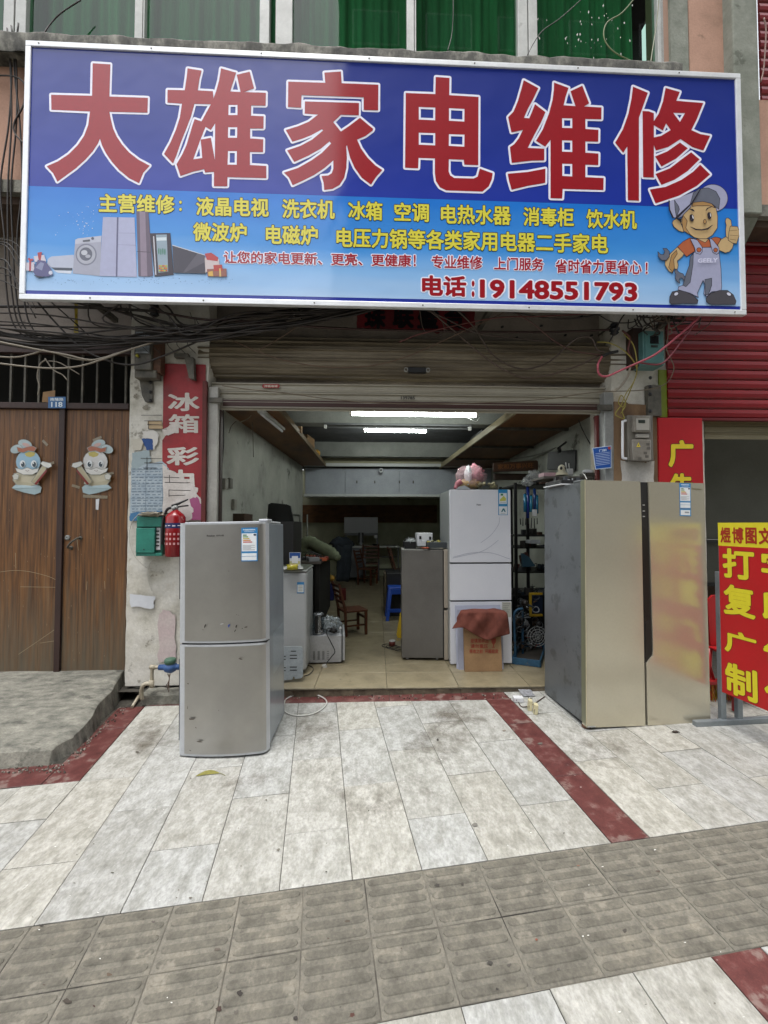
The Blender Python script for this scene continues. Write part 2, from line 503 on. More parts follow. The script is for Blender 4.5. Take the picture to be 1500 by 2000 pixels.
M['alu'] = mk('aluminium_frame', [(0.3, '#dcdee1'), (0.7, '#eceef0')], scale=5, rough=0.35, metal=0.25, fine=0.04)
M['whiteframe'] = mk('white_window_frame', [(0.3, '#a9aaa6'), (0.7, '#c7c8c4')], scale=5, rough=0.45, fine=0.06, speck=('#77766f', 6, 0.66, 0.5))
M['black'] = mk('black_plastic', [(0.3, '#0d0d0e'), (0.7, '#19191a')], scale=8, rough=0.5)
M['darkstuff'] = mk('dark_clutter', [(0.3, '#0c0c0c'), (0.7, '#1f1e1c')], scale=9, rough=0.8, rnd=0.3)
M['white'] = mk('white_plastic', [(0.3, '#c5c6c8'), (0.7, '#d9dadc')], scale=5, rough=0.4, fine=0.04)
M['cable'] = mk('black_cable_rubber', [(0.3, '#17120f'), (0.7, '#2c241e')], scale=10, rough=0.6, rnd=0.3)
# ================================================================== ground, pavement
gm = MB(mk('far_pavement', [(0.3, '#6c6a62'), (0.7, '#8b897f')], scale=1.5, rough=0.85))
def sheet(mb, h, a0=-60, a1=60, b0=-60, b1=0.9):
    mb.face([PAB(a0, b0, h), PAB(a1, b0, h), PAB(a1, b1, h), PAB(a0, b1, h)])
sheet(gm, -0.03)
tag(gm.build('ground'), None, None, kind='structure')
pave = thing('pavement', None, None, (0, 3, 0), kind='structure')
gb = MB(M['grout'])
sheet(gb, -0.004, -4.2, 4.6, -3.4, 0.9)
gb.build('mortar_bed', pave)
dj_ = MB(M['dust']); sheet(dj_, -0.0022, -4.2, 4.6, -2.209, -1.709); dj_.build('dusty_joints', pave)

def clip(poly, f):
    out = []
    for i in range(len(poly)):
        p, q = poly[i], poly[(i + 1) % len(poly)]
        a, b = f(p), f(q)
        if a >= 0: out.append(p)
        if (a >= 0) != (b >= 0):
            t = a / (a - b); out.append((p[0] + (q[0] - p[0]) * t, p[1] + (q[1] - p[1]) * t))
    return out
def area(p):
    return 0.5 * sum(p[i][0] * p[(i + 1) % len(p)][1] - p[(i + 1) % len(p)][0] * p[i][1] for i in range(len(p)))
def inset(poly, d):
    n = len(poly); s = 1 if area(poly) > 0 else -1; out = []
    for i in range(n):
        p0, p1, p2 = poly[i - 1], poly[i], poly[(i + 1) % n]
        e1 = Vector((p1[0] - p0[0], p1[1] - p0[1])); e2 = Vector((p2[0] - p1[0], p2[1] - p1[1]))
        if e1.length < 1e-6 or e2.length < 1e-6: continue
        e1.normalize(); e2.normalize()
        n1 = Vector((-e1.y, e1.x)) * s; n2 = Vector((-e2.y, e2.x)) * s
        k = 1 + n1.dot(n2)
        if k < 0.2: k = 0.2
        q = Vector(p1) + (n1 + n2) * (d / k)
        out.append((q.x, q.y))
    return out
def tidy(poly):
    out = []
    for p in poly:
        if not out or math.hypot(p[0] - out[-1][0], p[1] - out[-1][1]) > 0.004: out.append(p)
    if len(out) > 2 and math.hypot(out[0][0] - out[-1][0], out[0][1] - out[-1][1]) < 0.004: out.pop()
    return out

fs1, fs2 = AB(G(555, 1373.5)), AB(G(945, 1366.5))
def below_strip(p, sh=0.0):        # positive on the camera side of the red strip by the shop
    dx, dy = fs2[0] - fs1[0], fs2[1] - fs1[1]
    return (-( dx * (p[1] - fs1[1]) - dy * (p[0] - fs1[0])) / math.hypot(dx, dy)) + sh
wp = [AB(Vector((x, 3.56, gz(x, 3.56)))) for x in (-2, 3)]
def below_wall(p):
    dx, dy = wp[1][0] - wp[0][0], wp[1][1] - wp[0][1]
    return -(dx * (p[1] - wp[0][1]) - dy * (p[0] - wp[0][0])) / math.hypot(dx, dy)

def tile(name, poly, mat, parent, gap=0.0016, h=0.0, P=PAB, jit=0.0012, bars=None):
    poly = tidy(poly)
    if len(poly) < 3 or abs(area(poly)) < 0.0008: return None
    a = inset(poly, gap); b = inset(poly, gap + 0.0022)
    if area(a) < 0: a, b = a[::-1], b[::-1]
    n = len(a)
    if len(b) != n: return None
    tx, ty, tz = R.uniform(-1, 1) * jit * 2, R.uniform(-1, 1) * jit * 2, R.uniform(-1, 1) * jit * 0.5
    cx, cy = a[0]
    H = lambda q: h + tz + (q[0] - cx) * tx + (q[1] - cy) * ty
    mb = MB(mat)
    vs = [P(q[0], q[1], H(q) - 0.012) for q in a] + [P(q[0], q[1], H(q) - 0.0014) for q in a] + [P(q[0], q[1], H(q)) for q in b]
    fs = [(i, (i + 1) % n, (i + 1) % n + n, i + n) for i in range(n)] + [(i + n, (i + 1) % n + n, (i + 1) % n + 2 * n, i + 2 * n) for i in range(n)]
    fs.append(tuple(range(2 * n, 3 * n)))
    mb.add(vs, fs)
    if bars:
        mb.use(M['tactile_worn'])
        for (ba, bb, L, w) in bars:
            q = []
            for k in range(5):
                an = math.pi / 2 + math.pi * k / 4; q.append((ba - L + w * math.cos(an), bb + w * math.sin(an)))
            for k in range(5):
                an = -math.pi / 2 + math.pi * k / 4; q.append((ba + L + w * math.cos(an), bb + w * math.sin(an)))
            m_ = len(q)
            r2 = [(ba + (x - ba) * 0.985, bb + (y - bb) * 0.78) for x, y in q]
            mb.add([P(x, y, H((x, y)) - 0.001) for x, y in q] + [P(x, y, H((x, y)) + 0.0028) for x, y in r2],
                   [(i, (i + 1) % m_, (i + 1) % m_ + m_, i + m_) for i in range(m_)] + [tuple(range(m_, 2 * m_))])
    return mb.build(name, parent)

# white slabs, 30 x 60 cm, running bond; the columns follow the paving direction
cols = [(-1.907 + 0.3012 * i, -1.907 + 0.3012 * (i + 1)) for i in range(9)]           # up to the red band
cols = [(a, b) for a, b in cols]
cols[-1] = (cols[-1][0], 0.806)
left_cols = [(-1.907 - 0.3 * (i + 1), -1.907 - 0.3 * i) for i in range(5)]
right_cols = [(1.009 + 0.3 * i, 1.009 + 0.3 * (i + 1)) for i in range(10)]
def run(a0, a1, phase, b_lo, b_hi, clips, mat=M['marble'], name='paving_slab', step=0.6):
    k = math.floor((b_lo - phase) / step)
    while phase + k * step < b_hi:
        lo, hi = max(phase + k * step, b_lo), min(phase + (k + 1) * step, b_hi)
        k += 1
        if hi - lo < 0.02: continue
        p = [(a0, lo), (a1, lo), (a1, hi), (a0, hi)]
        for c in clips: p = clip(p, c) if len(p) > 2 else []
        if len(p) > 2: tile(name, p, mat, pave)
for i, (a0, a1) in enumerate(cols):
    ph = -0.81 if i % 2 == 0 else -1.108
    run(a0, a1, ph, -1.707, 0.3, [below_strip])
    run(a0, a1, -1.707 - 0.50 - (0.3 if i % 2 else 0.0), -3.2, -2.209, [])
for i, (a0, a1) in enumerate(left_cols):
    ph = -1.105 if i % 2 == 0 else -0.81
    run(a0, a1, ph, -1.707, -0.807, [])
    run(a0, a1, ph - 0.2, -3.2, -2.209, [])
for i, (a0, a1) in enumerate(right_cols):
    ph = -1.108 if i % 2 == 0 else -0.81
    run(a0, a1, ph, -1.707, 0.6, [below_wall])
    run(a0, a1, ph - 0.1, -3.2, -2.209, [])
run(0.808, 1.007, -0.62, -1.707, 0.3, [below_strip], M['redstone'], 'red_slab')
run(0.808, 1.007, -0.62, -3.2, -2.209, [], M['redstone'], 'red_slab')
# red strip along the sill
sdx = Vector((fs2[0] - fs1[0], fs2[1] - fs1[1])).normalized()
for k in range(-3, 4):
    p = []
    t0, t1 = k * 0.6, (k + 1) * 0.6
    A = Vector(fs1) + sdx * (t0 + 0.25); B = Vector(fs1) + sdx * (t1 + 0.25)
    nn = Vector((-sdx.y, sdx.x))
    p = [tuple(A), tuple(B), tuple(B + nn * 0.3), tuple(A + nn * 0.3)]
    p = clip(p, below_wall)
    p = clip(p, lambda q: 1.007 - q[0]); p = clip(p, lambda q: q[0] + 1.9)
    if len(p) > 2: tile('red_slab', p, M['redstone'], pave)
# red L beside the ramp
run(-2.107, -1.909, -0.807, -0.807, 0.12, [], M['redstone'], 'red_slab')
for k in range(4):
    tile('red_slab', [(-2.107 - 0.6 * (k + 1), -0.805), (-2.109 - 0.6 * k, -0.805), (-2.109 - 0.6 * k, -0.607), (-2.107 - 0.6 * (k + 1), -0.607)], M['redstone'], pave)
# grey ribbed pavers, 25 cm
for j in range(2):
    for i in range(-10, 17):
        a0 = -0.1 + 0.2517 * i
        b1 = -1.709 - 0.2505 * j; b0 = b1 - 0.248
        bars = [((a0 + 0.125), b0 + 0.026 + 0.049 * k, 0.098, 0.0165) for k in range(5)]
        tile('ribbed_paver', [(a0, b0), (a0 + 0.2505, b0), (a0 + 0.2505, b1), (a0, b1)], M['tactile'], pave, gap=0.0012, bars=bars, jit=0.0016)

# ================================================================== concrete ramp at the brown doors
from mathutils import noise
def rampz(x, y):
    fy = max(0.0, min(1.0, (y - 2.72) / (3.75 - 2.72)))
    return 0.055 + 0.135 * fy
base = [(-4.2, 2.62), (-2.19, 2.70), (-1.93, 2.76), (-1.90, 2.80), (-1.99, 3.30), (-2.06, 3.62), (-2.06, 3.80), (-4.2, 3.80)]
mb = MB(M['concrete'])
NX, NY = 110, 60
grid = {}
def edge_x(y):
    if y < 2.80: return -1.93 + (y - 2.72) * 0.5
    return -1.905 + (y - 2.8) * (-0.17)
for j in range(NY + 1):
    for i in range(NX + 1):
        v = j / NY
        y0 = 2.66
        y = y0 + (3.76 - y0) * v
        x1 = edge_x(max(y, 2.72))
        x = -4.2 + (x1 + 4.2) * (i / NX)
        y += 0.07 * max(0.0, min(1.0, (x + 2.9) / 1.0)) * (1 - v)
        nz = noise.noise(Vector((x * 3, y * 3, 0))) * 0.010 + noise.noise(Vector((x * 11, y * 11, 2))) * 0.005 + noise.noise(Vector((x * 40, y * 40, 2))) * 0.003
        if abs(x + 2.32 + 0.05 * math.sin(y * 9)) < 0.035 and y < 2.95: nz -= 0.012
        ed = 0.012 if (i == NX or j == 0) else 0
        grid[(i, j)] = (x + (noise.noise(Vector((x * 6, y * 6, 9))) * 0.03 if i == NX else 0), y + (noise.noise(Vector((x * 4, 1, 7))) * 0.03 if j == 0 else 0), rampz(x, y) + nz * (1 - v * 0.6) - ed)
vs = [grid[(i, j)] for j in range(NY + 1) for i in range(NX + 1)]
fs = [(j * (NX + 1) + i, j * (NX + 1) + i + 1, (j + 1) * (NX + 1) + i + 1, (j + 1) * (NX + 1) + i) for j in range(NY) for i in range(NX)]
mb.add(vs, fs, True)
rim = [grid[(i, 0)] for i in range(NX + 1)] + [grid[(NX, j)] for j in range(1, NY + 1)]
low = [(x + (0.02 if k > NX else 0.0) + R.uniform(-0.006, 0.006), y - (0.025 if k <= NX else 0.0) + R.uniform(-0.006, 0.006), gz(x, y) - 0.004) for k, (x, y, z) in enumerate(rim)]
nr = len(rim)
mb.add(rim + low, [(i + nr, i + 1 + nr, i + 1, i) for i in range(nr - 1)], True)
tag(mb.build('ramp'), None, None, kind='structure')

# ================================================================== the terrace building
house = thing('shop_building', 'old peach and grey terrace building whose ground floor holds the repair shop', 'building', (0, 3.9, 0))
YP, YL, YU, ZS = 3.62, 3.80, 3.40, 4.06
def wallpart(name, mat, *b, bevel=0.0, label=None):
    return MB(mat).box(*b).build(name, house, bevel, label)
# upper wall pieces and slab edge
z_led0, z_led1 = 5.13, 5.30
wallpart('upper_wall', M['peach'], -7, 7.5, YU, YU + 0.3, ZS, z_led0, label='faded peach wall panel above the doors')
o = MB(M['mould'])
NXL = 130
vs, fs = [], []
for i in range(NXL + 1):
    x = -4.6 + (2.62 + 4.6) * i / NXL
    for (y, z) in ((3.275, z_led0), (3.27, z_led1 - 0.03), (3.29, z_led1), (3.45, z_led1)):
        vs.append((x, y + noise.noise(Vector((x * 8, z * 8, 1))) * 0.012, z + noise.noise(Vector((x * 6, y * 9, 3))) * 0.014))
for i in range(NXL):
    for k in range(3):
        fs.append((i * 4 + k, (i + 1) * 4 + k, (i + 1) * 4 + k + 1, i * 4 + k + 1))
o.add(vs, fs, True); o.box(-4.6, 2.62, 3.29, 3.42, z_led0 - 0.002, z_led0 + 0.01)
o.build('window_ledge', house, label='mouldy concrete ledge under the green windows')
wallpart('slab_edge', M['concrete'], -7, 7.5, YU - 0.05, YU, ZS - 0.0, ZS + 0.10)
wallpart('overhang_soffit', mk('brown_stained_soffit', [(0.3, '#3a2b22'), (0.7, '#5d4a3c')], scale=3, rough=0.9), -7, 7.5, YU + 0.001, 4.0, ZS - 0.06, ZS)
# window surround right side
zt = 7.0
def Xat(px, Y, py=60): return W(px, py, Y).x
wallpart('jamb_trim', flat('#a88876'), Xat(1289, 3.42), Xat(1310, 3.42), 3.41, 3.6, z_led0 + 0.001, zt)
wallpart('plaster_pier', M['mossgrey'], Xat(1310, 3.38) + 0.001, Xat(1345, 3.38), 3.385, 3.6, z_led0 + 0.001, zt)
wallpart('peach_pier', M['peach'], Xat(1345, 3.4) + 0.001, Xat(1432, 3.4), 3.40, 3.6, z_led0 + 0.001, zt)
wallpart('corner_pilaster', M['mossgrey'], Xat(1432, 3.3) + 0.001, W(1487, 300, 3.3).x, 3.30, 3.62, ZS - 0.02, zt, bevel=0.012)
cb = MB(M['mossgrey'])
xa, xb = Xat(1432, 3.3), W(1487, 300, 3.3).x
cb.prism([(xa, 3.34, ZS - 0.022), (xa, 3.62, ZS - 0.022), (xa, 3.62, ZS - 0.34)], (xb - xa, 0, 0))
cb.build('corbel', house, 0.006)
wallpart('wall_above_windows', M['peach'], -7, Xat(1289, 3.42), 3.46, 3.7, 6.95, 7.4)
# ground floor masonry
lint = MB(M['plaster_dim']); lint.box(-2.02, 7.5, YL, YL + 0.2, 2.64, ZS - 0.061); lint.box(-7, -2.021, YL, YL + 0.2, 3.06, ZS - 0.061); lint.build('lintel_wall', house)
xl0, xl1 = W(250, 1000, YP).x, W(404, 1000, YP).x
def rough_block(name, x0, x1, y0, y1, z0, z1, mat, amp=0.006, n=26, label=None):
    mb = MB(mat)
    H = max(8, int((z1 - z0) * n)); Wd = max(4, int((x1 - x0) * n))
    def sh(x, y, z):
        return (x + noise.noise(Vector((y * 7, z * 7, 1))) * amp, y + noise.noise(Vector((x * 7, z * 7, 4))) * amp, z)
    vs, fs = [], []
    ring = [(x0 + (x1 - x0) * i / Wd, y0) for i in range(Wd + 1)] + [(x1, y0 + (y1 - y0) * i / 3) for i in range(1, 4)]
    ring = [(x0, y1 - (y1 - y0) * i / 3) for i in range(3)] + ring
    m_ = len(ring)
    for j in range(H + 1):
        z = z0 + (z1 - z0) * j / H
        for (x, y) in ring: vs.append(sh(x, y, z))
    for j in range(H):
        for i in range(m_ - 1):
            fs.append((j * m_ + i, j * m_ + i + 1, (j + 1) * m_ + i + 1, (j + 1) * m_ + i))
    mb.add(vs, fs, False)
    return mb.build(name, house, label=label)
rough_block('left_pier', xl0, xl1, YP, 3.98, 0.10, ZS - 0.061, M['plaster'], 0.007, label='dirty white plaster pier between brown doors and shutter')
xr0, xr1 = W(1198, 1000, YP).x, W(1376, 900, YP).x
rough_block('right_pier', xr0, xr1, YP, 3.98, -0.02, ZS - 0.061, M['plaster'], 0.005, label='plaster pier carrying the electricity meters')
# broken foot of the left pier
fb = MB(M['concrete'])
for k in range(16):
    x = xl0 + 0.02 + R.random() * 0.42; z = 0.0 + R.random() * 0.1
    fb.blob((x, 3.66 + R.random() * 0.05, z), (R.uniform(0.02, 0.06), 0.05, R.uniform(0.02, 0.05)), 0.5, 5, seed=k)
fb.build('broken_foot', house, kind='stuff')
MB(M['plaster_dim']).box(xl0 + 0.02, xl1, 3.70, 3.98, -0.03, 0.1).build('pier_footing', house)
# torn edge of old plaster on the pier, bare patches
def torn(name, pts, mat, plane, lift, parent, label=None, jag=3.0, n=6, seed=0):
    r = random.Random(seed); out = []
    for i in range(len(pts)):
        (x0, y0), (x1, y1) = pts[i], pts[(i + 1) % len(pts)]
        for k in range(n):
            t = k / n
            out.append((x0 + (x1 - x0) * t + (r.uniform(-jag, jag) if k else 0), y0 + (y1 - y0) * t + (r.uniform(-jag, jag) if k else 0)))
    mb = MB(mat); ppoly(mb, out, plane, lift)
    return mb.build(name, parent, label=label)
PP = lambda x, y, l: W(x, y, YP - 0.008 - l)

# threshold of the shop
sill = MB(mk('worn_sill_edge', [(0.3, '#4e463a'), (0.7, '#756a58')], scale=12, rough=0.8, bump=0.003, bscale=40))
xs0, xs1 = -1.42, 2.62
for i in range(40):
    xa = xs0 + (xs1 - xs0) * i / 40; xb = xs0 + (xs1 - xs0) * (i + 1) / 40
    j = R.uniform(-0.004, 0.004)
    sill.box(xa, xb - 0.0005 if i % 3 else xb - 0.002, 3.565 + j, 3.62, -0.04, fz((xa + xb) / 2) - 0.013 + j * 0.5)
sill.build('door_sill', house)
# ================================================================== shop interior shell
room = thing('shop_floor', None, None, (0, 5, 0), kind='structure')
MB(M['grout']).face([(-3, 3.56, fz(-3) - 0.01), (4, 3.56, fz(4) - 0.01), (4, 12, fz(4) - 0.01), (-3, 12, fz(-3) - 0.01)]).build('mortar_bed', room)
PF = lambda a, b, h: Vector((a + 0.024 * (b - 3.56), b, fz(a) + h))
rows = [3.566, 3.93, 4.16, 4.77, 5.37, 5.97, 6.57, 7.17, 7.77, 8.37, 8.97, 9.57, 10.17, 10.77, 11.4]
for j in range(len(rows) - 1):
    for i in range(-3, 5):
        a0 = -0.435 + 0.61 * i
        a1 = a0 + 0.61
        if a1 < -1.35 and rows[j] < 7.7: continue
        if a0 < -1.36 and rows[j] < 7.7: a0 = -1.36
        if a1 > 2.3: a1 = 2.3
        if a1 - a0 < 0.05: continue
        tile('floor_tile', [(a0, rows[j]), (a1, rows[j]), (a1, rows[j + 1]), (a0, rows[j + 1])], M['floortile'], room, gap=0.0018, P=PF, jit=0.0004)
WK = 0.04
def wx(x0, y): return x0 + WK * (y - 3.95)
walls = thing('shop_walls', None, None, (0, 6, 0), kind='structure')
lw = MB(M['interior'])
lw.prism([(-1.36, 3.99, -0.02), (wx(-1.36, 7.95), 7.95, -0.02), (wx(-1.36, 7.95) - 0.15, 7.95, -0.02), (-1.51, 3.99, -0.02)], (0, 0, 2.94))
lw.build('left_wall', walls)
rw = MB(M['interior'])
rw.prism([(2.25, 3.99, -0.02), (wx(2.25, 11.5), 11.5, -0.02), (wx(2.25, 11.5) + 0.15, 11.5, -0.02), (2.40, 3.99, -0.02)], (0, 0, 2.94))
rw.build('right_wall', walls)
MB(mk('back_wall_paint', [(0.3, '#8a8c74'), (0.7, '#b2b49b')], scale=1.5, rough=0.9, speck=('#4b4a38', 2.5, 0.6, 0.6))).box(-2.2, 2.6, 11.3, 11.45, -0.02, 2.9).build('back_wall', walls)
MB(M['plywood']).box(-1.72, 1.9, 11.27, 11.298, 1.49, 1.96).build('wall_board', walls, label='brown board across the back wall')
MB(M['interior']).box(-2.2, -1.80, 7.96, 11.3, -0.02, 2.9).build('alcove_wall', walls)
ceil = thing('shop_ceiling', None, None, (0, 6, 2.9), kind='structure')
MB(M['ceiling']).box(-1.7, 2.8, 4.0, 11.5, 2.92, 3.05).build('ceiling_slab', ceil)
bm_ = mk('painted_beam', [(0.3, '#6d6f6a'), (0.7, '#868882')], scale=3, rough=0.9)
MB(bm_).box(-1.5, 2.6, 4.85, 5.05, 2.62, 2.919).build('beam', ceil)
MB(bm_).box(-1.5, 2.6, 7.5, 7.7, 2.66, 2.919).build('beam', ceil)
# lofts, boards, shelves
lo = thing('left_loft_shelf', 'long brown plywood loft board along the left inside wall', 'shelf', (-1.1, 6, 2.53))
xL = lambda y: wx(-1.36, y)
MB(M['plywood']).prism([(xL(4.0) + .003, 4.0, 2.53), (xL(4.0) + 0.52, 4.0, 2.53), (xL(7.9) + 0.43, 7.9, 2.53), (xL(7.9) + .003, 7.9, 2.53)], (0, 0, 0.02)).build('shelf_board', lo)
MB(flat('#6a5a42', 0.7)).prism([(xL(4.0) + 0.521, 4.0, 2.52), (xL(4.0) + 0.541, 4.0, 2.52), (xL(7.9) + 0.451, 7.9, 2.52), (xL(7.9) + 0.431, 7.9, 2.52)], (0, 0, 0.06)).build('edge_strip', lo)
lo2 = thing('right_loft_shelf', 'long brown loft board along the right inside wall with pale front edge', 'shelf', (1.9, 6, 2.53))
xR = lambda y: wx(2.25, y)
ri0, ri1 = W(1010, 797, 4.0).x, WZ(878, 908, 2.53).x
MB(M['plywood']).prism([(1.45, 4.0, 2.53), (xR(4.0) - .003, 4.0, 2.53), (xR(8) - .003, 8.0, 2.53), (1.42, 8.0, 2.53)], (0, 0, 0.02)).build('shelf_board', lo2)
MB(flat('#8a8066', 0.7)).prism([(1.425, 4.0, 2.51), (1.449, 4.0, 2.51), (1.419, 8.0, 2.51), (1.395, 8.0, 2.51)], (0, 0, 0.075)).build('edge_strip', lo2)
# brackets under the right board
for y in (4.6, 5.7, 6.8):
    b = MB(M['rust']); b.box(1.46, xR(y) - 0.004, y, y + 0.03, 2.50, 2.529); b.build('bracket', lo2)
def carton(x, y, z, w, d, h, rz, mat, label, cat='box', name='stored_carton'):
    c, s = math.cos(rz), math.sin(rz)
    t = MB(mat)
    t.obox((x, y, z + h / 2), (w / 2 * c, w / 2 * s, 0), (-d / 2 * s, d / 2 * c, 0), (0, 0, h / 2))
    t.use(flat('#57452c', 0.8)).obox((x, y, z + h + 0.001), (w / 2 * c, w / 2 * s, 0), (-0.02 * s, 0.02 * c, 0), (0, 0, 0.0012))
    o = t.build(name, bevel=0.003); tag(o, label, cat); return o
card = mk('cardboard', [(0.3, '#86694b'), (0.7, '#9c7d59')], scale=5, rough=0.85, fine=0.08)
carton(-0.95, 5.2, 2.551, 0.3, 0.35, 0.28, 0.1, card, 'brown carton up on the left loft board behind the shutter')
carton(-0.98, 6.4, 2.551, 0.28, 0.4, 0.22, -0.15, card, 'smaller brown carton further back on the left loft board')
carton(1.63, 5.6, 2.551, 0.3, 0.5, 0.12, 0.05, M['black'], 'flat black case lying on the right loft board', 'case', 'storage_case')
tag(MB(flat('#b58a3a')).blob((-0.84, 7.0, 2.62), (0.07, 0.07, 0.07), 0.3, 8).build('yellow_bundle'), 'small yellow bundle at the end of the left loft board', 'bundle')
# far overhead cabinets and mezzanine edge
mz = thing('overhead_cabinet_row', 'row of white overhead cabinets across the rear of the shop', 'cabinet', (0.2, 8, 2.0))
zc0, zc1 = W(740, 965, 8).z, W(740, 915, 8).z
xc = [W(p, 940, 8).x for p in (596, 674, 780, 881, 960)]
cabm = mk('cabinet_laminate', [(0.3, '#8f949c'), (0.7, '#a1a6ae')], scale=3, rough=0.5)
for i in range(4):
    d = MB(cabm).box(xc[i] + 0.004, xc[i + 1] - 0.004, 8.0, 8.02, zc0, zc1).build('cabinet_door', mz, 0.002)
MB(cabm).box(xc[0], xc[-1], 8.021, 8.4, zc0, zc1).build('cabinet_body', mz)
MB(flat('#b5b8b5')).box(xc[0] - 0.02, xc[-1], 7.97, 8.4, zc0 - 0.05, zc0 - 0.002).build('bottom_rail', mz)
for px in (697, 732, 780, 807):
    p = W(px, 941, 8); MB(M['rust']).box(p.x - 0.01, p.x + 0.01, 7.975, 7.999, p.z - 0.03, p.z + 0.02).build('knob', mz)
mezz = thing('mezzanine_front', 'cream board and white strip edging the loft above the rear cabinets', 'fascia board', (0, 7.9, 2.6))
MB(flat('#8f8b72', 0.7)).box(xc[0], 1.9, 7.86, 7.88, W(740, 906, 7.9).z, W(740, 893, 7.9).z).build('cream_board', mezz)
MB(flat('#b9bbb8')).box(xc[0], 1.9, 7.80, 7.858, W(740, 911, 7.8).z, W(740, 905, 7.8).z).build('white_strip', mezz, 0.004)
cam2 = thing('security_camera', 'small white security camera above the rear cabinets', 'camera', W(744, 920, 7.9))
p = W(744, 919, 7.85)
MB(M['white']).box(p.x - 0.03, p.x + 0.03, 7.78, 7.9, p.z - 0.035, p.z + 0.035).build('housing', cam2, 0.008)
MB(M['black']).lathe((p.x, 7.78, p.z), [(0.0, 0.012), (0.018, 0.01), (0.02, 0)], 14, (0, -1, 0)).build('lens', cam2)

# neighbour's unit on the right: grey wall behind beige shutter
nb = thing('neighbour_shop_walls', None, None, (3.6, 4.4, 0), kind='structure')
gw = mk('grey_green_partition', [(0.3, '#4d4e45'), (0.7, '#5a5b52')], scale=2, rough=0.7)
MB(gw).box(2.7, 7.5, 4.5, 4.6, 1.28, 3.2).build('upper_partition', nb)
MB(mk('dark_steel_band', '#23241f', rough=0.5)).box(2.7, 7.5, 4.47, 4.499, 1.235, 1.275).build('steel_band', nb)
MB(gw).box(2.7, 7.5, 4.52, 4.6, 0.80, 1.233).build('lower_partition', nb)
for x in (3.6, 4.6):
    MB(flat('#2f302b')).box(x, x + 0.03, 4.495, 4.518, 0.8, 1.233).build('post', nb)
MB(mk('dim_store_wall', [(0.3, '#5d4c40'), (0.7, '#7c685a')], scale=4, rough=0.8)).box(2.7, 7.5, 5.2, 5.3, -0.02, 0.8).build('rear_wall', nb)
MB(flat('#191a18', 0.7)).box(2.7, 7.5, 4.5, 5.2, 0.76, 0.80).build('shelf_plate', nb)
MB(M['floortile']).box(2.62, 7.5, 3.66, 5.3, -0.06, 0.03).build('floor', nb)
MB(M['interior']).box(2.52, 2.70, 3.99, 5.3, -0.02, 3.2).build('party_wall', nb)
for k in range(9):   # clutter glimpsed low behind the gold fridge
    x = 2.85 + k * 0.35
    o = MB(flat(R.choice(['#3b3a36', '#574c42', '#6d655b', '#2b2f33']), 0.7)).box(x, x + R.uniform(0.15, 0.3), 4.55, 4.8, 0.8, 0.8 + R.uniform(0.1, 0.3)).build('storage_box', None, 0.006)
    tag(o, 'dim storage box on the shelf inside the neighbouring unit', 'box', 'boxes inside the neighbouring unit')
# room behind the transom bars on the left
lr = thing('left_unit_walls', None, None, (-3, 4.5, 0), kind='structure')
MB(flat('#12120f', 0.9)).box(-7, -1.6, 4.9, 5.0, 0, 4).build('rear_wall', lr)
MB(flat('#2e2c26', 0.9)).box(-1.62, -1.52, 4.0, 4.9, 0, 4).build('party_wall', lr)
# unit end walls so that daylight only comes from the street
# ================================================================== upstairs windows
wf = M['whiteframe']
curt = mk('green_curtain_cloth', [(0.3, '#245f3c'), (0.7, '#3f8a5e')], scale=2, rough=0.9, st=(3, 3, 0.4), fine=0.12)
pane = glass_mat('window_glass', '#b5d9c4', 0.05, 0.02)
YW = 3.45
ztop = 6.95
def sash(n, px0, px1, fl, fr, label):
    """one glazed light between photo columns px0..px1, frame widths fl, fr (px)"""
    y = 60 + (px0 - 62) * 0.056
    t = thing('window_light', label, 'window', (Xat(px0, YW), YW, z_led1))
    xa, xb = Xat(px0, YW), Xat(px1, YW)
    wl, wr = fl * YW / F, fr * YW / F
    zb = z_led1 - 0.01
    MB(wf).box(xa, xa + wl, YW - 0.04, YW + 0.03, zb, ztop).build('stile', t, 0.004)
    MB(wf).box(xb - wr, xb, YW - 0.04, YW + 0.03, zb, ztop).build('stile', t, 0.004)
    MB(wf).box(xa + wl + 0.001, xb - wr - 0.001, YW - 0.035, YW + 0.025, zb, zb + 0.035).build('bottom_rail', t, 0.003)
    MB(wf).box(xa + wl + 0.001, xb - wr - 0.001, YW - 0.035, YW + 0.025, ztop - 0.05, ztop).build('top_rail', t)
    MB(pane).face([(xa + wl, YW, zb + 0.035), (xb - wr, YW, zb + 0.035), (xb - wr, YW, ztop - 0.05), (xa + wl, YW, ztop - 0.05)]).build('pane', t)
    return t
sash(0, -160, 34, 16, 19, 'upstairs window light furthest left, mostly out of frame')
sash(1, 37, 283, 20, 15, 'upstairs green curtained window light above the left end of the signboard')
sash(2, 284, 528, 3, 19, 'upstairs green curtained window light with a narrow left stile, left of the double mullion')
sash(3, 540, 808, 33, 15, 'upstairs window light reflecting hanging leaves above the middle of the signboard')
sash(4, 809, 1027, 3, 20, 'upstairs dark green window light right of the leaf reflection')
sash(5, 1029, 1290, 18, 13, 'upstairs rightmost window light speckled with white paint')
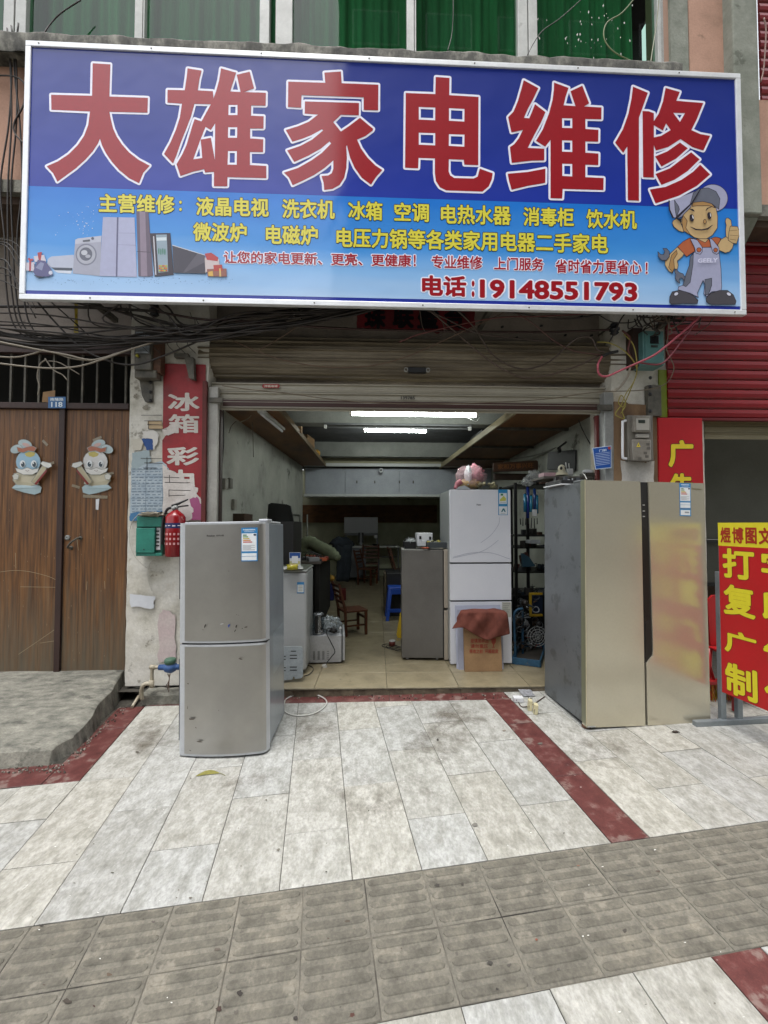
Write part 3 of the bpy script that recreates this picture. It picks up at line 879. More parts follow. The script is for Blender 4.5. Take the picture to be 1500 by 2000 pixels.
for i, (p0, p1) in enumerate([(-170, 283), (284, 540), (541, 808), (809, 1290)]):
    xa, xb = Xat(p0, 3.56), Xat(p1, 3.56)
    n = int((xb - xa) * 60); vs, fs = [], []
    for k in range(n + 1):
        x = xa + (xb - xa) * k / n
        if i == 3 and x > Xat(1240, 3.56): x = Xat(1240, 3.56)
        y = 3.60 + 0.022 * math.sin(x * 38 + 2 * math.sin(x * 7 + i)) + 0.015 * math.sin(x * 83 + i)
        vs += [(x, y, z_led1 - 0.05), (x + 0.01 * math.sin(x * 20), y, 6.98)]
    for k in range(n): fs.append((2 * k, 2 * k + 2, 2 * k + 3, 2 * k + 1))
    c = MB(curt).add(vs, fs, True).build('curtain')
    tag(c, ['green curtain behind the leftmost upstairs windows', 'green curtain in the second upstairs window from the left', 'green curtain in the middle upstairs window', 'green curtain in the right hand upstairs windows, parted at its right end'][i], 'curtain')
ur = thing('upstairs_room', None, None, (0, 4.5, 5.3), kind='structure')
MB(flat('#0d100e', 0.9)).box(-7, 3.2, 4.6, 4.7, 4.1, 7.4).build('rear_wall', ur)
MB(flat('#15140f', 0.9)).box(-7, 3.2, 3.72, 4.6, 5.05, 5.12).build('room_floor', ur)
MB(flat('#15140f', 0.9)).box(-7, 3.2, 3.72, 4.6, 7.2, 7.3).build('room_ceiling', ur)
# specks of white paint on the right glass
sp = MB(flat('#c9cdc6'))
for k in range(46):
    px, py = R.choice([R.gauss(1190, 45), R.gauss(1140, 60), R.uniform(1050, 1235)]), R.uniform(2, 115)
    if not 1050 < px < 1236: continue
    s_ = R.uniform(0.6, 2.2)
    pts = [(px + R.uniform(-1, 1) * s_, py - s_ * 1.6), (px + s_ * 0.7, py), (px, py + s_ * 1.6), (px - s_ * 0.7, py)]
    ppoly(sp, pts, lambda x, y, l: W(x, y, YW - 0.004 - l), 0)
tag(sp.build('paint_specks', kind='stuff'), 'white paint specks spattered on the right upstairs glass', 'paint specks', kind='stuff')

# ================================================================== brown double door
YD = 3.75
zd0, zd1 = 0.175, W(100, 800, YD).z
dd = thing('double_door', 'old brown wooden double door worn grey near the bottom', 'door', (-2.7, YD, zd0))
def zwood(name):
    m = M['wood'].copy(); m.name = name
    n, l = m.node_tree.nodes, m.node_tree.links
    b = n['Principled BSDF']; src = b.inputs['Base Color'].links[0].from_socket
    tc = n.new('ShaderNodeTexCoord'); sp = n.new('ShaderNodeSeparateXYZ'); l.new(tc.outputs['Object'], sp.inputs[0])
    mp = n.new('ShaderNodeMapping'); mp.inputs['Scale'].default_value = (9, 9, 0.7); l.new(tc.outputs['Object'], mp.inputs[0])
    nz = n.new('ShaderNodeTexNoise'); nz.inputs['Scale'].default_value = 4; nz.inputs['Detail'].default_value = 8; l.new(mp.outputs[0], nz.inputs[0])
    ma = n.new('ShaderNodeMath'); ma.operation = 'MULTIPLY_ADD'; ma.inputs[1].default_value = -1.5; l.new(nz.outputs['Fac'], ma.inputs[0]); l.new(sp.outputs['Z'], ma.inputs[2])
    mr = n.new('ShaderNodeMapRange'); mr.inputs['From Min'].default_value = 0.3; mr.inputs['From Max'].default_value = -0.65; mr.inputs['To Max'].default_value = 0.8; mr.clamp = True
    l.new(ma.outputs[0], mr.inputs['Value'])
    mi = n.new('ShaderNodeMix'); mi.data_type = 'RGBA'; mi.inputs['B'].default_value = hexc('#5f5849')
    l.new(mr.outputs[0], mi.inputs['Factor']); l.new(src, mi.inputs['A']); l.new(mi.outputs['Result'], b.inputs['Base Color'])
    return m
dw = zwood('door_wood_greyed')
xD = lambda px: W(px, 1000, YD).x
# leaves made of upright boards
def leaf(px0, px1, nb_, lab):
    lf = MB(dw).box(xD(px0), xD(px1), YD + 0.012, YD + 0.04, zd0, zd1).build('door_leaf', dd, label=lab)
    for i in range(nb_):
        a = xD(px0) + (xD(px1) - xD(px0)) * i / nb_; b_ = xD(px0) + (xD(px1) - xD(px0)) * (i + 1) / nb_
        MB(dw).box(a + 0.0005, b_ - 0.0005, YD, YD + 0.011, zd0 + 0.001, zd1 - 0.001).build('board', lf, 0.0008)
leaf(-150, 118, 7, 'left leaf of the brown door')
leaf(126, 249, 4, 'right leaf of the brown door')
MB(M['darkwood']).box(xD(114), xD(125.5), YD - 0.02, YD - 0.0005, zd0, zd1).build('astragal', dd, 0.003)
MB(M['darkwood']).box(xD(-150), xD(251), YD - 0.03, YD + 0.05, zd1 + 0.003, W(100, 788, YD).z).build('head_beam', dd, 0.004, label='brown beam above the doors')
MB(M['black']).box(xD(-150), xD(250), YD - 0.005, YD + 0.05, zd0 - 0.02, zd0 - 0.003).build('bottom_gap', dd)
# lock and handle
p = W(132, 1050, YD); lk = MB(M['steel']).lathe((p.x, YD, p.z), [(0.022, 0), (0.022, 0.006), (0.012, 0.009), (0.006, 0.009), (0.006, 0.003), (0, 0.003)], 20, (0, -1, 0)).build('lock_cylinder', dd)
h0, h1 = W(157, 1051, YD), W(139, 1070, YD)
hp = smooth_path([h0 + Vector((0, 0, 0)), h0 + Vector((-0.004, -0.045, -0.004)), (h0 + h1) / 2 + Vector((-0.01, -0.055, 0)), h1 + Vector((0.004, -0.05, 0.006)), h1 + Vector((0, 0, 0))], 5)
MB(M['rust']).tube(hp, 0.008, 8).lathe(h0, [(0.018, 0), (0.016, 0.006), (0, 0.008)], 14, (0, -1, 0)).lathe(h1, [(0.018, 0), (0.016, 0.006), (0, 0.008)], 14, (0, -1, 0)).build('handle', dd)
# transom grille
tg = thing('transom_grille', 'rusty iron bar grille over the brown doors', 'grille', (-2.7, YD, zd1 + 0.1))
zb0, zb1 = W(100, 787, YD).z, W(100, 690, YD).z
for px in (-80, -50, -20, 10, 38, 66, 95, 124, 152, 181, 210, 238):
    MB(M['rust']).box(xD(px) - 0.008, xD(px) + 0.008, YD + 0.02, YD + 0.036, zb0, zb1).build('bar', tg)
MB(M['darkwood']).box(xD(-150), xD(251), YD - 0.01, YD + 0.05, zb1, W(100, 672, YD).z).build('top_rail', tg, 0.003)
cd = MB(card); ppoly(cd, [(82, 785), (84, 766), (108, 762), (106, 787)], lambda x, y, l: W(x, y, YD + 0.012 - l), 0)
tag(cd.build('cardboard_scrap'), 'scrap of brown cardboard stuck behind the house number plate', 'cardboard')
# house number plate
hn = thing('house_number_plate', 'blue enamel house number plate reading 118 on the door beam', 'plate', W(111, 786, 3.7))
HP = lambda x, y, l: W(x, y, 3.712 - l)
MB(flat('#1f5a8f', 0.35)).prism([HP(x, y, 0) for x, y in [(94, 775), (128, 775), (128, 797), (94, 797)]], (0, 0.006, 0)).build('plate', hn, 0.001)
b = MB(flat('#c8d4dc')); ptext(b, '118', rect(100, 785, 122, 795), HP, 0.001, 0.03); ptext(b, '南隆路', rect(98, 777, 124, 783), HP, 0.001, 0.02); b.build('lettering', hn)

# rabbit stickers
def rabbit(name, ox, flip, label, blue):
    t = thing(name, label, 'sticker', W(ox, 910, YD - 0.01), 'rabbit door stickers')
    lay = [0]
    def P(x, y, l=0):
        xx = ox + (x - 60) * (-1 if flip else 1)
        curl = 0.012 * max(0, (abs(x - 60) - 22) / 20)
        return W(xx, y, YD - 0.006 - curl - l)
    def part(nm, pts, col, r=0.35, ol=True):
        lay[0] += 0.0012
        mb = MB(flat(col, r, 0.0)); ppoly(mb, pts, P, lay[0])
        if ol:
            mb.use(flat('#8d8f88', 0.3, 0.5)); pline(mb, pts, 0.9, P, lay[0] + 0.0003, True)
        return mb.build(nm, t)
    def ell(cx, cy, rx, ry, rot=0, n=18):
        c, s = math.cos(rot), math.sin(rot)
        return [(cx + rx * math.cos(a) * c - ry * math.sin(a) * s, cy + rx * math.cos(a) * s + ry * math.sin(a) * c) for a in [2 * math.pi * k / n for k in range(n)]]
    part('base', [(26, 953), (36, 944), (78, 947), (84, 952), (82, 962), (70, 966), (50, 962), (34, 957)], '#9fb3b8')
    part('body', [(30, 925), (38, 923), (50, 926), (70, 924), (76, 928), (80, 945), (60, 950), (36, 948), (28, 938)], '#b9b29a')
    part('ear', ell(52, 868, 14, 9, 0.35), '#a7b7ba'); part('ear', ell(35, 877, 12, 8, -0.35), '#a7b7ba')
    part('inner_ear', ell(54, 869, 8, 3.5, 0.35), '#c2a29b', ol=False)
    part('head', ell(58, 902, 24, 23), '#8fb0c4' if blue else '#c9c8c6')
    part('hair', [(51, 886), (60, 882), (72, 884), (70, 890), (62, 893), (54, 891)], '#b6a85c', ol=False)
    part('muzzle', [(33, 914), (46, 917), (56, 913), (66, 917), (79, 914), (76, 922), (66, 927), (48, 927), (36, 921)], '#d2d1cc')
    part('bow', [(36, 873), (46, 876), (56, 873), (66, 871), (74, 875), (70, 882), (58, 880), (48, 884), (38, 882)], '#a3624a')
    for ex in (47, 69):
        part('eye', ell(ex, 906, 5.5, 7), '#dadfe0', ol=False); part('pupil', ell(ex + 0.5, 907, 3.6, 5), '#39464f', ol=False)
        part('highlight', ell(ex - 1, 904.5, 1.2, 1.6), '#e8ecec', ol=False)
    mo = MB(flat('#6b4a44')); pline(mo, [(53, 918.5), (56, 920.5), (60, 918.5)], 0.8, P, lay[0] + 0.002); mo.build('mouth', t)
    part('scroll', [(64, 941), (70, 945), (92, 918), (96, 908), (88, 905), (84, 912)], '#a89f83')
    part('red_edge', [(70, 945), (74, 947), (95, 920), (93, 917)], '#7d2f2b', ol=False)
    part('paw', [(82, 905), (86, 901), (94, 903), (102, 905), (104, 911), (97, 914), (88, 911)], '#cfcfca')
    part('paw', [(27, 929), (33, 925), (40, 928), (38, 936), (30, 937)], '#c4c4bc')
rabbit('rabbit_sticker', 57, False, 'blue faced rabbit cutout taped to the left brown door leaf', True)
rabbit('rabbit_sticker', 184, True, 'white faced rabbit cutout taped to the right brown door leaf', False)
# strips of tape and chips on the doors
tp = MB(mk('cloudy_tape', '#8a7f6c', rough=0.2, fine=0.2))
for x, y, w_, h_, a in [(88, 865, 14, 5, .8), (100, 905, 12, 5, -.3), (33, 948, 16, 5, -.5), (148, 950, 16, 5, .3), (215, 925, 14, 5, -.2), (190, 857, 18, 5, -.4), (186, 970, 48, 6, .05)]:
    c, s = math.cos(a), math.sin(a)
    tp.face([W(x + u * c - v * s, y + u * s + v * c, YD - 0.003 - 0.0001 * x / 10) for u, v in ((-w_ / 2, h_ / 2), (w_ / 2, h_ / 2), (w_ / 2, -h_ / 2), (-w_ / 2, -h_ / 2))])
tag(tp.build('tape_pieces', kind='stuff'), 'pieces of clear tape around the rabbit stickers', 'tape', kind='stuff')
wt = MB(M['white']); ppoly(wt, [(187, 975), (194, 974), (192, 996), (187, 995)], lambda x, y, l: W(x, y, YD - 0.004), 0)
tag(wt.build('paper_tag'), 'small white paper tag on the right brown door leaf', 'paper')

# ================================================================== main roller shutter
sh = thing('roller_shutter', 'dusty beige steel roller shutter rolled up over the shop entrance', 'shutter', (0.4, 3.7, 2.6))
RC = Vector((0, 3.80, 2.934)); RR = 0.181
xA, xB = W(386, 700, 3.6).x, W(1236, 720, 3.6).x
def slatprof(p0, p1, nrm):
    """cross-section of a slat between p0 and p1 (y, z): flat web with a raised rib and a rolled lip"""
    d = p1 - p0
    pts = []
    for t, h in ((0.0, 0.002), (0.03, 0.014), (0.14, 0.016), (0.19, -0.002), (0.5, 0.001), (0.62, 0.006), (0.7, 0.006), (0.8, 0.001), (0.9, 0.001), (1.0, -0.008)):
        pts.append(p0 + d * t + nrm * h)
    back = [p1 - nrm * 0.004, p0 - nrm * 0.004]
    return pts + back
def slat(pa, pb, nrm, x0, x1, mat, par=sh):
    pr = slatprof(Vector(pa), Vector(pb), Vector(nrm))
    mb = MB(mat)
    n = len(pr); vs = []
    NS = 2
    for i in range(NS + 1):
        x = x0 + (x1 - x0) * i / NS
        for q in pr: vs.append((x, q.x, q.y))
    fs = []
    for i in range(NS):
        for k in range(n): fs.append((i * n + k, i * n + (k + 1) % n, (i + 1) * n + (k + 1) % n, (i + 1) * n + k))
    fs += [tuple(range(n)), tuple(NS * n + k for k in range(n - 1, -1, -1))]
    mb.add(vs, fs)
    return mb.build('slat', par)
NA = 14
for k in range(NA):
    a0 = rad(360 / NA * k - 10); a1 = rad(360 / NA * (k + 1) - 10)
    am = (a0 + a1) / 2
    if math.cos(am) < -0.75 : continue
    p0 = (RC.y - RR * math.cos(a0), RC.z - RR * math.sin(a0)); p1 = (RC.y - RR * math.cos(a1), RC.z - RR * math.sin(a1))
    # order top -> bottom: rib sits at the top edge of each slat
    slat(p0, p1, (-math.cos(am), -math.sin(am)), xA - R.uniform(0, 0.012), xB + R.uniform(0, 0.012), M['slat'])
for k in range(3):
    z1_ = W(750, 752 + 17.5 * k, 3.68).z; z0_ = W(750, 752 + 17.5 * (k + 1), 3.68).z
    slat((3.68, z1_), (3.68, z0_ + 0.001), (-1, 0), W(412, 770, 3.66).x, W(1184, 780, 3.66).x, M['slat_clean'])
MB(M['rust']).cyl((xA - 0.1, RC.y, RC.z), (xB + 0.12, RC.y, RC.z), 0.03).build('axle', sh)
MB(flat('#3c221d', 0.6)).box(W(436, 790, 3.68).x, W(1180, 790, 3.68).x, 3.665, 3.70, W(750, 797, 3.68).z, W(750, 785, 3.68).z).build('bottom_bar', sh, 0.003, label='brown bottom bar of the shutter')
MB(flat('#7b7468', 0.5)).box(W(425, 790, 3.68).x, W(1190, 790, 3.68).x, 3.66, 3.70, W(750, 801, 3.68).z, W(750, 797.5, 3.68).z).build('bottom_lip', sh, 0.002)
rl = MB(mk('painted_guide_rail', [(0.3, '#8f8d86'), (0.7, '#a9a7a0')], scale=6, rough=0.5, fine=0.1, speck=('#6c5a4a', 7, 0.66, 0.6)))
rl.box(W(405, 1000, 3.63).x, W(424, 1000, 3.63).x, 3.62, 3.72, 0.0, W(415, 756, 3.63).z)
rl.build('guide_rail', sh, 0.004, label='left guide rail')
rl = MB(M['steel']).box(W(1180, 1000, 3.63).x, W(1198, 1000, 3.63).x, 3.60, 3.72, 0.0, W(1190, 768, 3.63).z)
rl.build('guide_rail', sh, 0.004, label='right guide rail')
MB(M['darkwood']).box(W(425, 1000, 3.67).x, W(430, 1000, 3.67).x, 3.66, 3.72, 0.05, W(415, 800, 3.66).z).build('inner_stop', sh)
MB(flat('#5a1f1c')).box(W(1166, 1000, 3.69).x, W(1171, 1000, 3.69).x, 3.68, 3.72, 0.05, W(1170, 812, 3.69).z).build('inner_stop', sh, label='red painted inner stop')
p0, p1 = W(411, 778, 3.63), W(437, 788, 3.63)
MB(M['rust']).box(p0.x, p1.x, 3.60, 3.618, p1.z, p0.z).build('end_clip', sh, 0.002)
p0, p1 = W(1164, 792, 3.61), W(1192, 803, 3.61)
MB(M['rust']).box(p0.x, p1.x, 3.575, 3.598, p1.z, p0.z).build('end_clip', sh, 0.002)
# lock box on the drum, stickers
lc = MB(M['black']); q0, q1 = W(790, 719, 3.62), W(838, 729, 3.62)
lc.box(q0.x + 0.03, q1.x - 0.03, 3.595, 3.64, q1.z, q0.z)
lc.use(M['steel']).lathe((q0.x + 0.012, 3.595, (q0.z + q1.z) / 2), [(0.012, 0.0), (0.018, 0.004), (0.018, -0.02)], 12, (0, -1, 0)).lathe((q1.x - 0.012, 3.595, (q0.z + q1.z) / 2), [(0.012, 0.0), (0.018, 0.004), (0.018, -0.02)], 12, (0, -1, 0))
lc.build('lock_box', sh, label='dark lock box with bright rings')
SP_ = lambda x, y, l: W(x, y, 3.655 - l)
st = MB(flat('#8d2320', 0.5)); ppoly(st, [(514, 750), (544, 750), (547, 754), (544, 758), (514, 758), (511, 754)], SP_, 0)
st.use(flat('#d8c9b8')); ptext(st, '开锁电话', rect(516, 752, 542, 756.5), SP_, 0.001, 0.03); st.build('sticker', sh, label='small red oval sticker')
st = MB(flat('#34322d')); ptext(st, '139785', rect(783, 774, 810, 780), SP_, 0.0, 0.04); st.build('stamp', sh, label='black stamped number on the lowest slat')
# roller brackets
br = MB(M['rust']).prism([(xA - 0.03, 3.66, 3.05), (xA - 0.03, 3.80, 3.05), (xA - 0.03, 3.80, 2.52), (xA - 0.03, 3.72, 2.52), (xA - 0.03, 3.64, 2.86)], (-0.012, 0, 0)); br.build('end_bracket', sh)
br = MB(M['rust']).prism([(xB + 0.03, 3.66, 3.05), (xB + 0.03, 3.80, 3.05), (xB + 0.03, 3.80, 2.52), (xB + 0.03, 3.72, 2.52), (xB + 0.03, 3.60, 2.86)], (0.012, 0, 0)); br.build('end_bracket', sh)

# ================================================================== neighbour's red shutter, beige shutter under it
rs = thing('red_roller_shutter', 'red painted steel shutter of the shop on the right', 'shutter', (4, 3.6, 2.4))
xr = W(1303, 760, 3.60).x
zb = W(1400, 817, 3.60).z
zz = zb; k = 0
while zz < 4.0:
    h = 0.088
    pr = [(3.60, zz), (3.588, zz + 0.012), (3.585, zz + h * 0.5), (3.592, zz + h - 0.012), (3.60, zz + h - 0.006), (3.61, zz + h - 0.006), (3.61, zz)]
    MB(M['redslat']).prism([(xr, y, z) for y, z in pr], (4.6, 0, 0)).build('slat', rs)
    zz += h
zz = 4.07
while zz < 7.0:
    pr = [(3.60, zz), (3.588, zz + 0.012), (3.585, zz + 0.044), (3.592, zz + 0.076), (3.60, zz + 0.082), (3.61, zz + 0.082), (3.61, zz)]
    x0_ = W(1487, 300, 3.60).x + 0.01
    MB(M['redslat']).prism([(x0_, y, z) for y, z in pr], (4.0, 0, 0)).build('slat', rs)
    zz += 0.088
MB(flat('#5c0c10', 0.5)).box(xr, xr + 4.6, 3.58, 3.62, zb - 0.025, zb - 0.001).build('bottom_edge', rs, 0.003)
bs = thing('beige_roller_shutter', 'beige shutter slats hanging just below the red shutter', 'shutter', (4, 3.7, 2.3))
for k in range(3):
    z1_ = W(1430, 821 + 12 * k, 3.68).z; z0_ = W(1430, 821 + 12 * (k + 1), 3.68).z
    slat((3.70, z1_), (3.70, z0_ + 0.001), (-1, 0), W(1376, 840, 3.7).x, 7.2, flat('#85785c' if k == 0 else '#8f876e', 0.5), bs)
# green strip between pier and red shutter
gs = MB(flat('#6d7a1e', 0.5)).box(W(1286, 770, 3.61).x, W(1301, 770, 3.61).x, 3.598, 3.612, W(1290, 815, 3.6).z, W(1290, 722, 3.6).z)
tag(gs.build('green_panel_strip', None, 0.002), 'narrow yellow green panel strip beside the red shutter', 'panel')
# ================================================================== the big shop sign
YS = 3.25
sg = thing('shop_signboard', 'big blue shop signboard with six huge red characters and a cartoon repairman', 'signboard', (0.2, YS, 3.1))
SQ = lambda x, y, l=0.0: W(x, y, YS - l)
tl, br_ = SQ(52, 80), SQ(1456, 618)
X0, X1, Z0, Z1 = tl.x, br_.x, br_.z + 0.008, tl.z - 0.006
fwid = 0.042
for nm, b in (('frame_rail', (X0, X1, Z1 - fwid, Z1)), ('frame_rail', (X0, X1, Z0, Z0 + fwid)), ('frame_stile', (X0, X0 + fwid, Z0 + fwid + .001, Z1 - fwid - .001)), ('frame_stile', (X1 - fwid, X1, Z0 + fwid + .001, Z1 - fwid - .001))):
    MB(M['alu']).box(b[0], b[1], YS - 0.012, YS + 0.028, b[2], b[3]).build(nm, sg, 0.004)
xi0, xi1, zi0, zi1 = X0 + fwid, X1 - fwid, Z0 + fwid, Z1 - fwid
zA = SQ(700, 384).z            # dark blue above, pale below
zB = SQ(700, 581.5).z
def zat(y, px=700): return SQ(px, y).z
deep = grad_mat('deep_blue_print', [(zA, '#122f9c'), (zA + 0.5, '#0a2a8c'), (zi1, '#0a2782')], 0.30, 0.4)
pale = grad_mat('pale_blue_print', [(zB, '#a9c8ea'), (zB + (zA - zB) * 0.25, '#86b6e6'), (zB + (zA - zB) * 0.5, '#3f8fd9'), (zA, '#1273cf')], 0.30, 0.5, wave=True)
foot_ = grad_mat('foot_band_print', [(zi0, '#1c2f96'), (zB, '#1b2c8c')], 0.30, 0.35)
for m_, a, b in ((deep, zA, zi1), (pale, zB, zA), (foot_, zi0, zB)):
    MB(m_).box(xi0 + 0.0005, xi1 - 0.0005, YS, YS + 0.01, a + 0.0003, b - 0.0003).build('print_panel', sg)
for k in range(14):
    x = X0 + 0.1 + k * (X1 - X0 - 0.2) / 13
    MB(M['rust']).lathe((x, YS - 0.0125, Z0 + 0.02 if k % 2 else Z1 - 0.02), [(0.006, 0), (0.005, 0.003), (0, 0.004)], 8, (0, -1, 0)).build('rivet', sg)
MB(M['rust']).box(X0 + 0.05, X1 - 0.05, YS + 0.015, YS + 0.02, Z0 + 0.05, Z1 - 0.05).build('back_sheet', sg)
for x in (-2.2, -0.6, 1.0, 2.6):
    MB(M['rust']).box(x, x + 0.04, YS + 0.029, YU, Z1 - 0.35, Z1 - 0.31).build('mount_arm', sg)
    MB(M['rust']).box(x, x + 0.04, YS + 0.029, YU + 0.3, Z0 + 0.05, Z0 + 0.09).build('mount_arm', sg)
RED, WHT = flat('#970819', 0.30, coat=0.4), flat('#ececfb', 0.30, coat=0.4)
def big(o, loops_list, sc=1500 / 260, ow=4.6):
    """one large character: red strokes over a pale outline"""
    conv = lambda lp: [(o[0] + x / sc, o[1] + y / sc) for x, y in lp]
    wm = MB(WHT); lift = 0.0008
    for loops in loops_list:
        for lp in loops:
            lift += pline(wm, conv(lp), ow * 1.7, SQ, lift, True)
    top = lift + 0.0004
    ch = wm.build('character_outline', sg)
    rm = MB(RED)
    for i, loops in enumerate(loops_list):
        rm.tess([[SQ(x, y, top + i * 0.00008) for x, y in conv(lp)] for lp in loops])
    rm.build('character', sg)
big((70, 100), [[[(640,135),(840,148),(828,510),(1262,525),(1258,692),(828,682),(845,770),(870,870),(910,960),(970,1050),(1050,1140),(1160,1225),(1283,1290),(1210,1370),(1163,1487),(1050,1430),(940,1340),(860,1250),(790,1150),(745,1060),(722,985),(700,1040),(640,1130),(560,1220),(450,1320),(340,1400),(243,1470),(195,1375),(122,1297),(250,1240),(370,1160),(470,1060),(545,950),(590,830),(610,680),(175,660),(172,490),(633,502)]]])
big((300, 110), [
    [[(157,377),(350,382),(370,250),(383,135),(540,160),(515,260),(497,383),(668,393),(674,474),(705,390),(738,270),(760,135),(930,183),(862,395),(980,402),(937,207),(1082,172),(1132,360),(1015,402),(1265,410),(1262,555),(1100,552),(1097,668),(1240,675),(1237,812),(1088,812),(1088,925),(1235,935),(1233,1078),(1085,1076),(1085,1224),(1270,1235),(1270,1372),(832,1360),(830,1464),(680,1462),(680,1300),(580,1308),(568,1270),(440,1300),(303,1348),(258,1215),(320,1110),(370,1000),(410,870),(440,770),(462,706),(540,733),(645,540),(460,535),(420,680),(370,810),(310,960),(255,1120),(218,1208),(117,1100),(190,970),(250,830),(295,690),(320,533),(155,522)],
     [(585,795),(645,830),(693,755),(690,1165),(645,918),(530,938),(548,1145),(447,1160),(523,950)],
     [(845,547),(946,547),(944,662),(843,662)], [(840,799),(942,799),(940,918),(838,917)], [(838,1068),(938,1068),(936,1221),(834,1220)]]])
big((530, 120), [
    [[(597,125),(783,113),(792,245),(1205,262),(1203,550),(1040,545),(1040,403),(340,378),(335,520),(187,512),(190,227),(608,240)]],
    [[(378,450),(988,468),(985,606),(783,600),(697,683),(783,790),(880,725),(998,635),(1148,760),(1140,780),(1060,840),(965,880),(1010,980),(1080,1080),(1170,1170),(1250,1223),(1180,1300),(1122,1388),(1020,1310),(940,1200),(890,1090),(862,990),(852,945),(843,955),(850,1080),(845,1200),(820,1310),(770,1390),(690,1435),(595,1447),(590,1370),(565,1290),(640,1285),(680,1260),(698,1210),(698,1115),(600,1200),(480,1280),(350,1345),(240,1395),(200,1310),(142,1252),(300,1200),(450,1115),(570,1030),(672,925),(655,900),(560,980),(420,1060),(258,1133),(178,1002),(330,950),(460,880),(582,778),(570,765),(450,830),(350,870),(237,905),(162,772),(300,730),(420,680),(525,600),(375,588)]]])
big((750, 130), [[[(583,117),(738,128),(735,322),(1065,342),(1062,1110),(905,1105),(900,1050),(730,1043),(728,1180),(745,1225),(790,1255),(1010,1262),(1055,1240),(1080,1150),(1225,1202),(1215,1270),(1180,1350),(1110,1408),(700,1395),(630,1360),(585,1290),(573,1200),(573,1035),(390,1028),(385,1147),(237,1140),(245,297),(578,310)],
    [(392,455),(578,462),(576,605),(392,597)], [(733,468),(907,478),(905,620),(732,610)], [(392,745),(577,750),(576,888),(392,880)], [(732,762),(907,767),(905,903),(730,893)]]])
big((970, 140), [
    [[(305,95),(470,185),(410,310),(350,420),(307,520),(367,525),(400,450),(432,365),(550,455),(500,570),(430,700),(350,858),(537,868),(537,998),(400,1000),(170,1027),(150,850),(200,815),(250,750),(297,655),(167,683),(130,512),(190,450),(240,330),(280,190)]],
    [[(125,1150),(350,1130),(550,1092),(548,1252),(350,1285),(170,1330),(140,1230)]],
    [[(647,122),(810,182),(775,290),(755,378),(888,388),(833,220),(965,157),(1042,355),(985,392),(1182,403),(1180,536),(1000,532),(1000,645),(1147,655),(1145,788),(1000,785),(1000,912),(1148,922),(1145,1052),(1000,1048),(1000,1188),(1205,1198),(1203,1333),(745,1320),(738,1430),(607,1425),(607,768),(548,845),(443,780),(520,650),(590,470),(630,320),(645,200)],
     [(738,524),(852,526),(852,636),(738,633)], [(738,773),(852,777),(852,905),(738,900)], [(740,1037),(852,1040),(852,1180),(740,1175)]]])
big((1170, 150), [
    [[(383,110),(550,180),(500,320),(450,460),(450,1395),(325,1390),(318,785),(272,855),(182,742),(270,590),(330,420),(365,250)]],
    [[(490,385),(560,388),(618,410),(618,1135),(497,1130)]],
    [[(750,125),(910,170),(870,270),(1175,295),(1100,480),(1040,600),(1140,645),(1252,665),(1175,830),(1050,790),(920,700),(780,790),(640,830),(617,765),(617,683),(700,665),(808,600),(755,525),(720,605),(617,545),(617,500),(670,420),(720,280)],
     [(835,405),(970,408),(912,508)]],
    [[(632,897),(770,840),(912,740),(1000,805),(870,920),(703,1012)]],
    [[(637,1095),(800,1030),(930,930),(1038,850),(1133,930),(1000,1060),(850,1160),(703,1218)]],
    [[(572,1270),(750,1240),(930,1160),(1060,1070),(1140,990),(1252,1100),(1100,1230),(900,1340),(637,1427)]]])

YEL, BLK = flat('#d9cf45', 0.35, coat=0.4), flat('#1b2030', 0.35, coat=0.4)
def line(words, mat, omat, off, ooff, base=0.02):
    for s, x0, y0, x1, y1, sk in words:
        q = [(x0, y0), (x1, y0 + sk), (x1, y1 + sk), (x0, y1)]
        a, b = MB(omat), MB(mat)
        ptext(a, s, q, SQ, 0.0012, ooff, base); ptext(b, s, q, SQ, 0.0022, off, base)
        w = b.build('lettering', sg); a.build('lettering_outline', w)
line([('主营维修', 193, 378, 341, 415, 3), ('：', 350, 392, 355, 412, 0), ('液晶电视', 383, 384, 525, 421, 3), ('洗衣机', 551, 388, 654, 426, 2), ('冰箱', 680, 392, 747, 429, 2),
      ('空调', 770, 395, 838, 432, 2), ('电热水器', 861, 399, 998, 437, 3), ('消毒柜', 1022, 404, 1121, 441, 2), ('饮水机', 1145, 408, 1244, 446, 2),
      ('微波炉', 377, 434, 482, 471, 2), ('电磁炉', 519, 439, 621, 477, 2), ('电压力锅等各类家用电器二手家电', 657, 444, 1188, 483, 13)], YEL, BLK, 0.028, 0.062, base=0.028)
line([('让您的家电更新、更亮、更健康', 437, 490, 803, 514, 7), ('！', 808, 498, 812, 520, 0), ('专业维修', 843, 498, 942, 524, 2), ('上门服务', 965, 502, 1062, 527, 2), ('省时省力更省心', 1085, 506, 1253, 533, 3), ('！', 1261, 513, 1265, 535, 0)], flat('#a01c2c', 0.35, coat=0.4), WHT, 0.024, 0.085)
line([('电话', 824, 537, 911, 578, 2), (':', 921, 548, 927, 580, 0), ('19148551793', 937, 545, 1245, 582, 7)], RED, WHT, 0.04, 0.095, base=0.04)

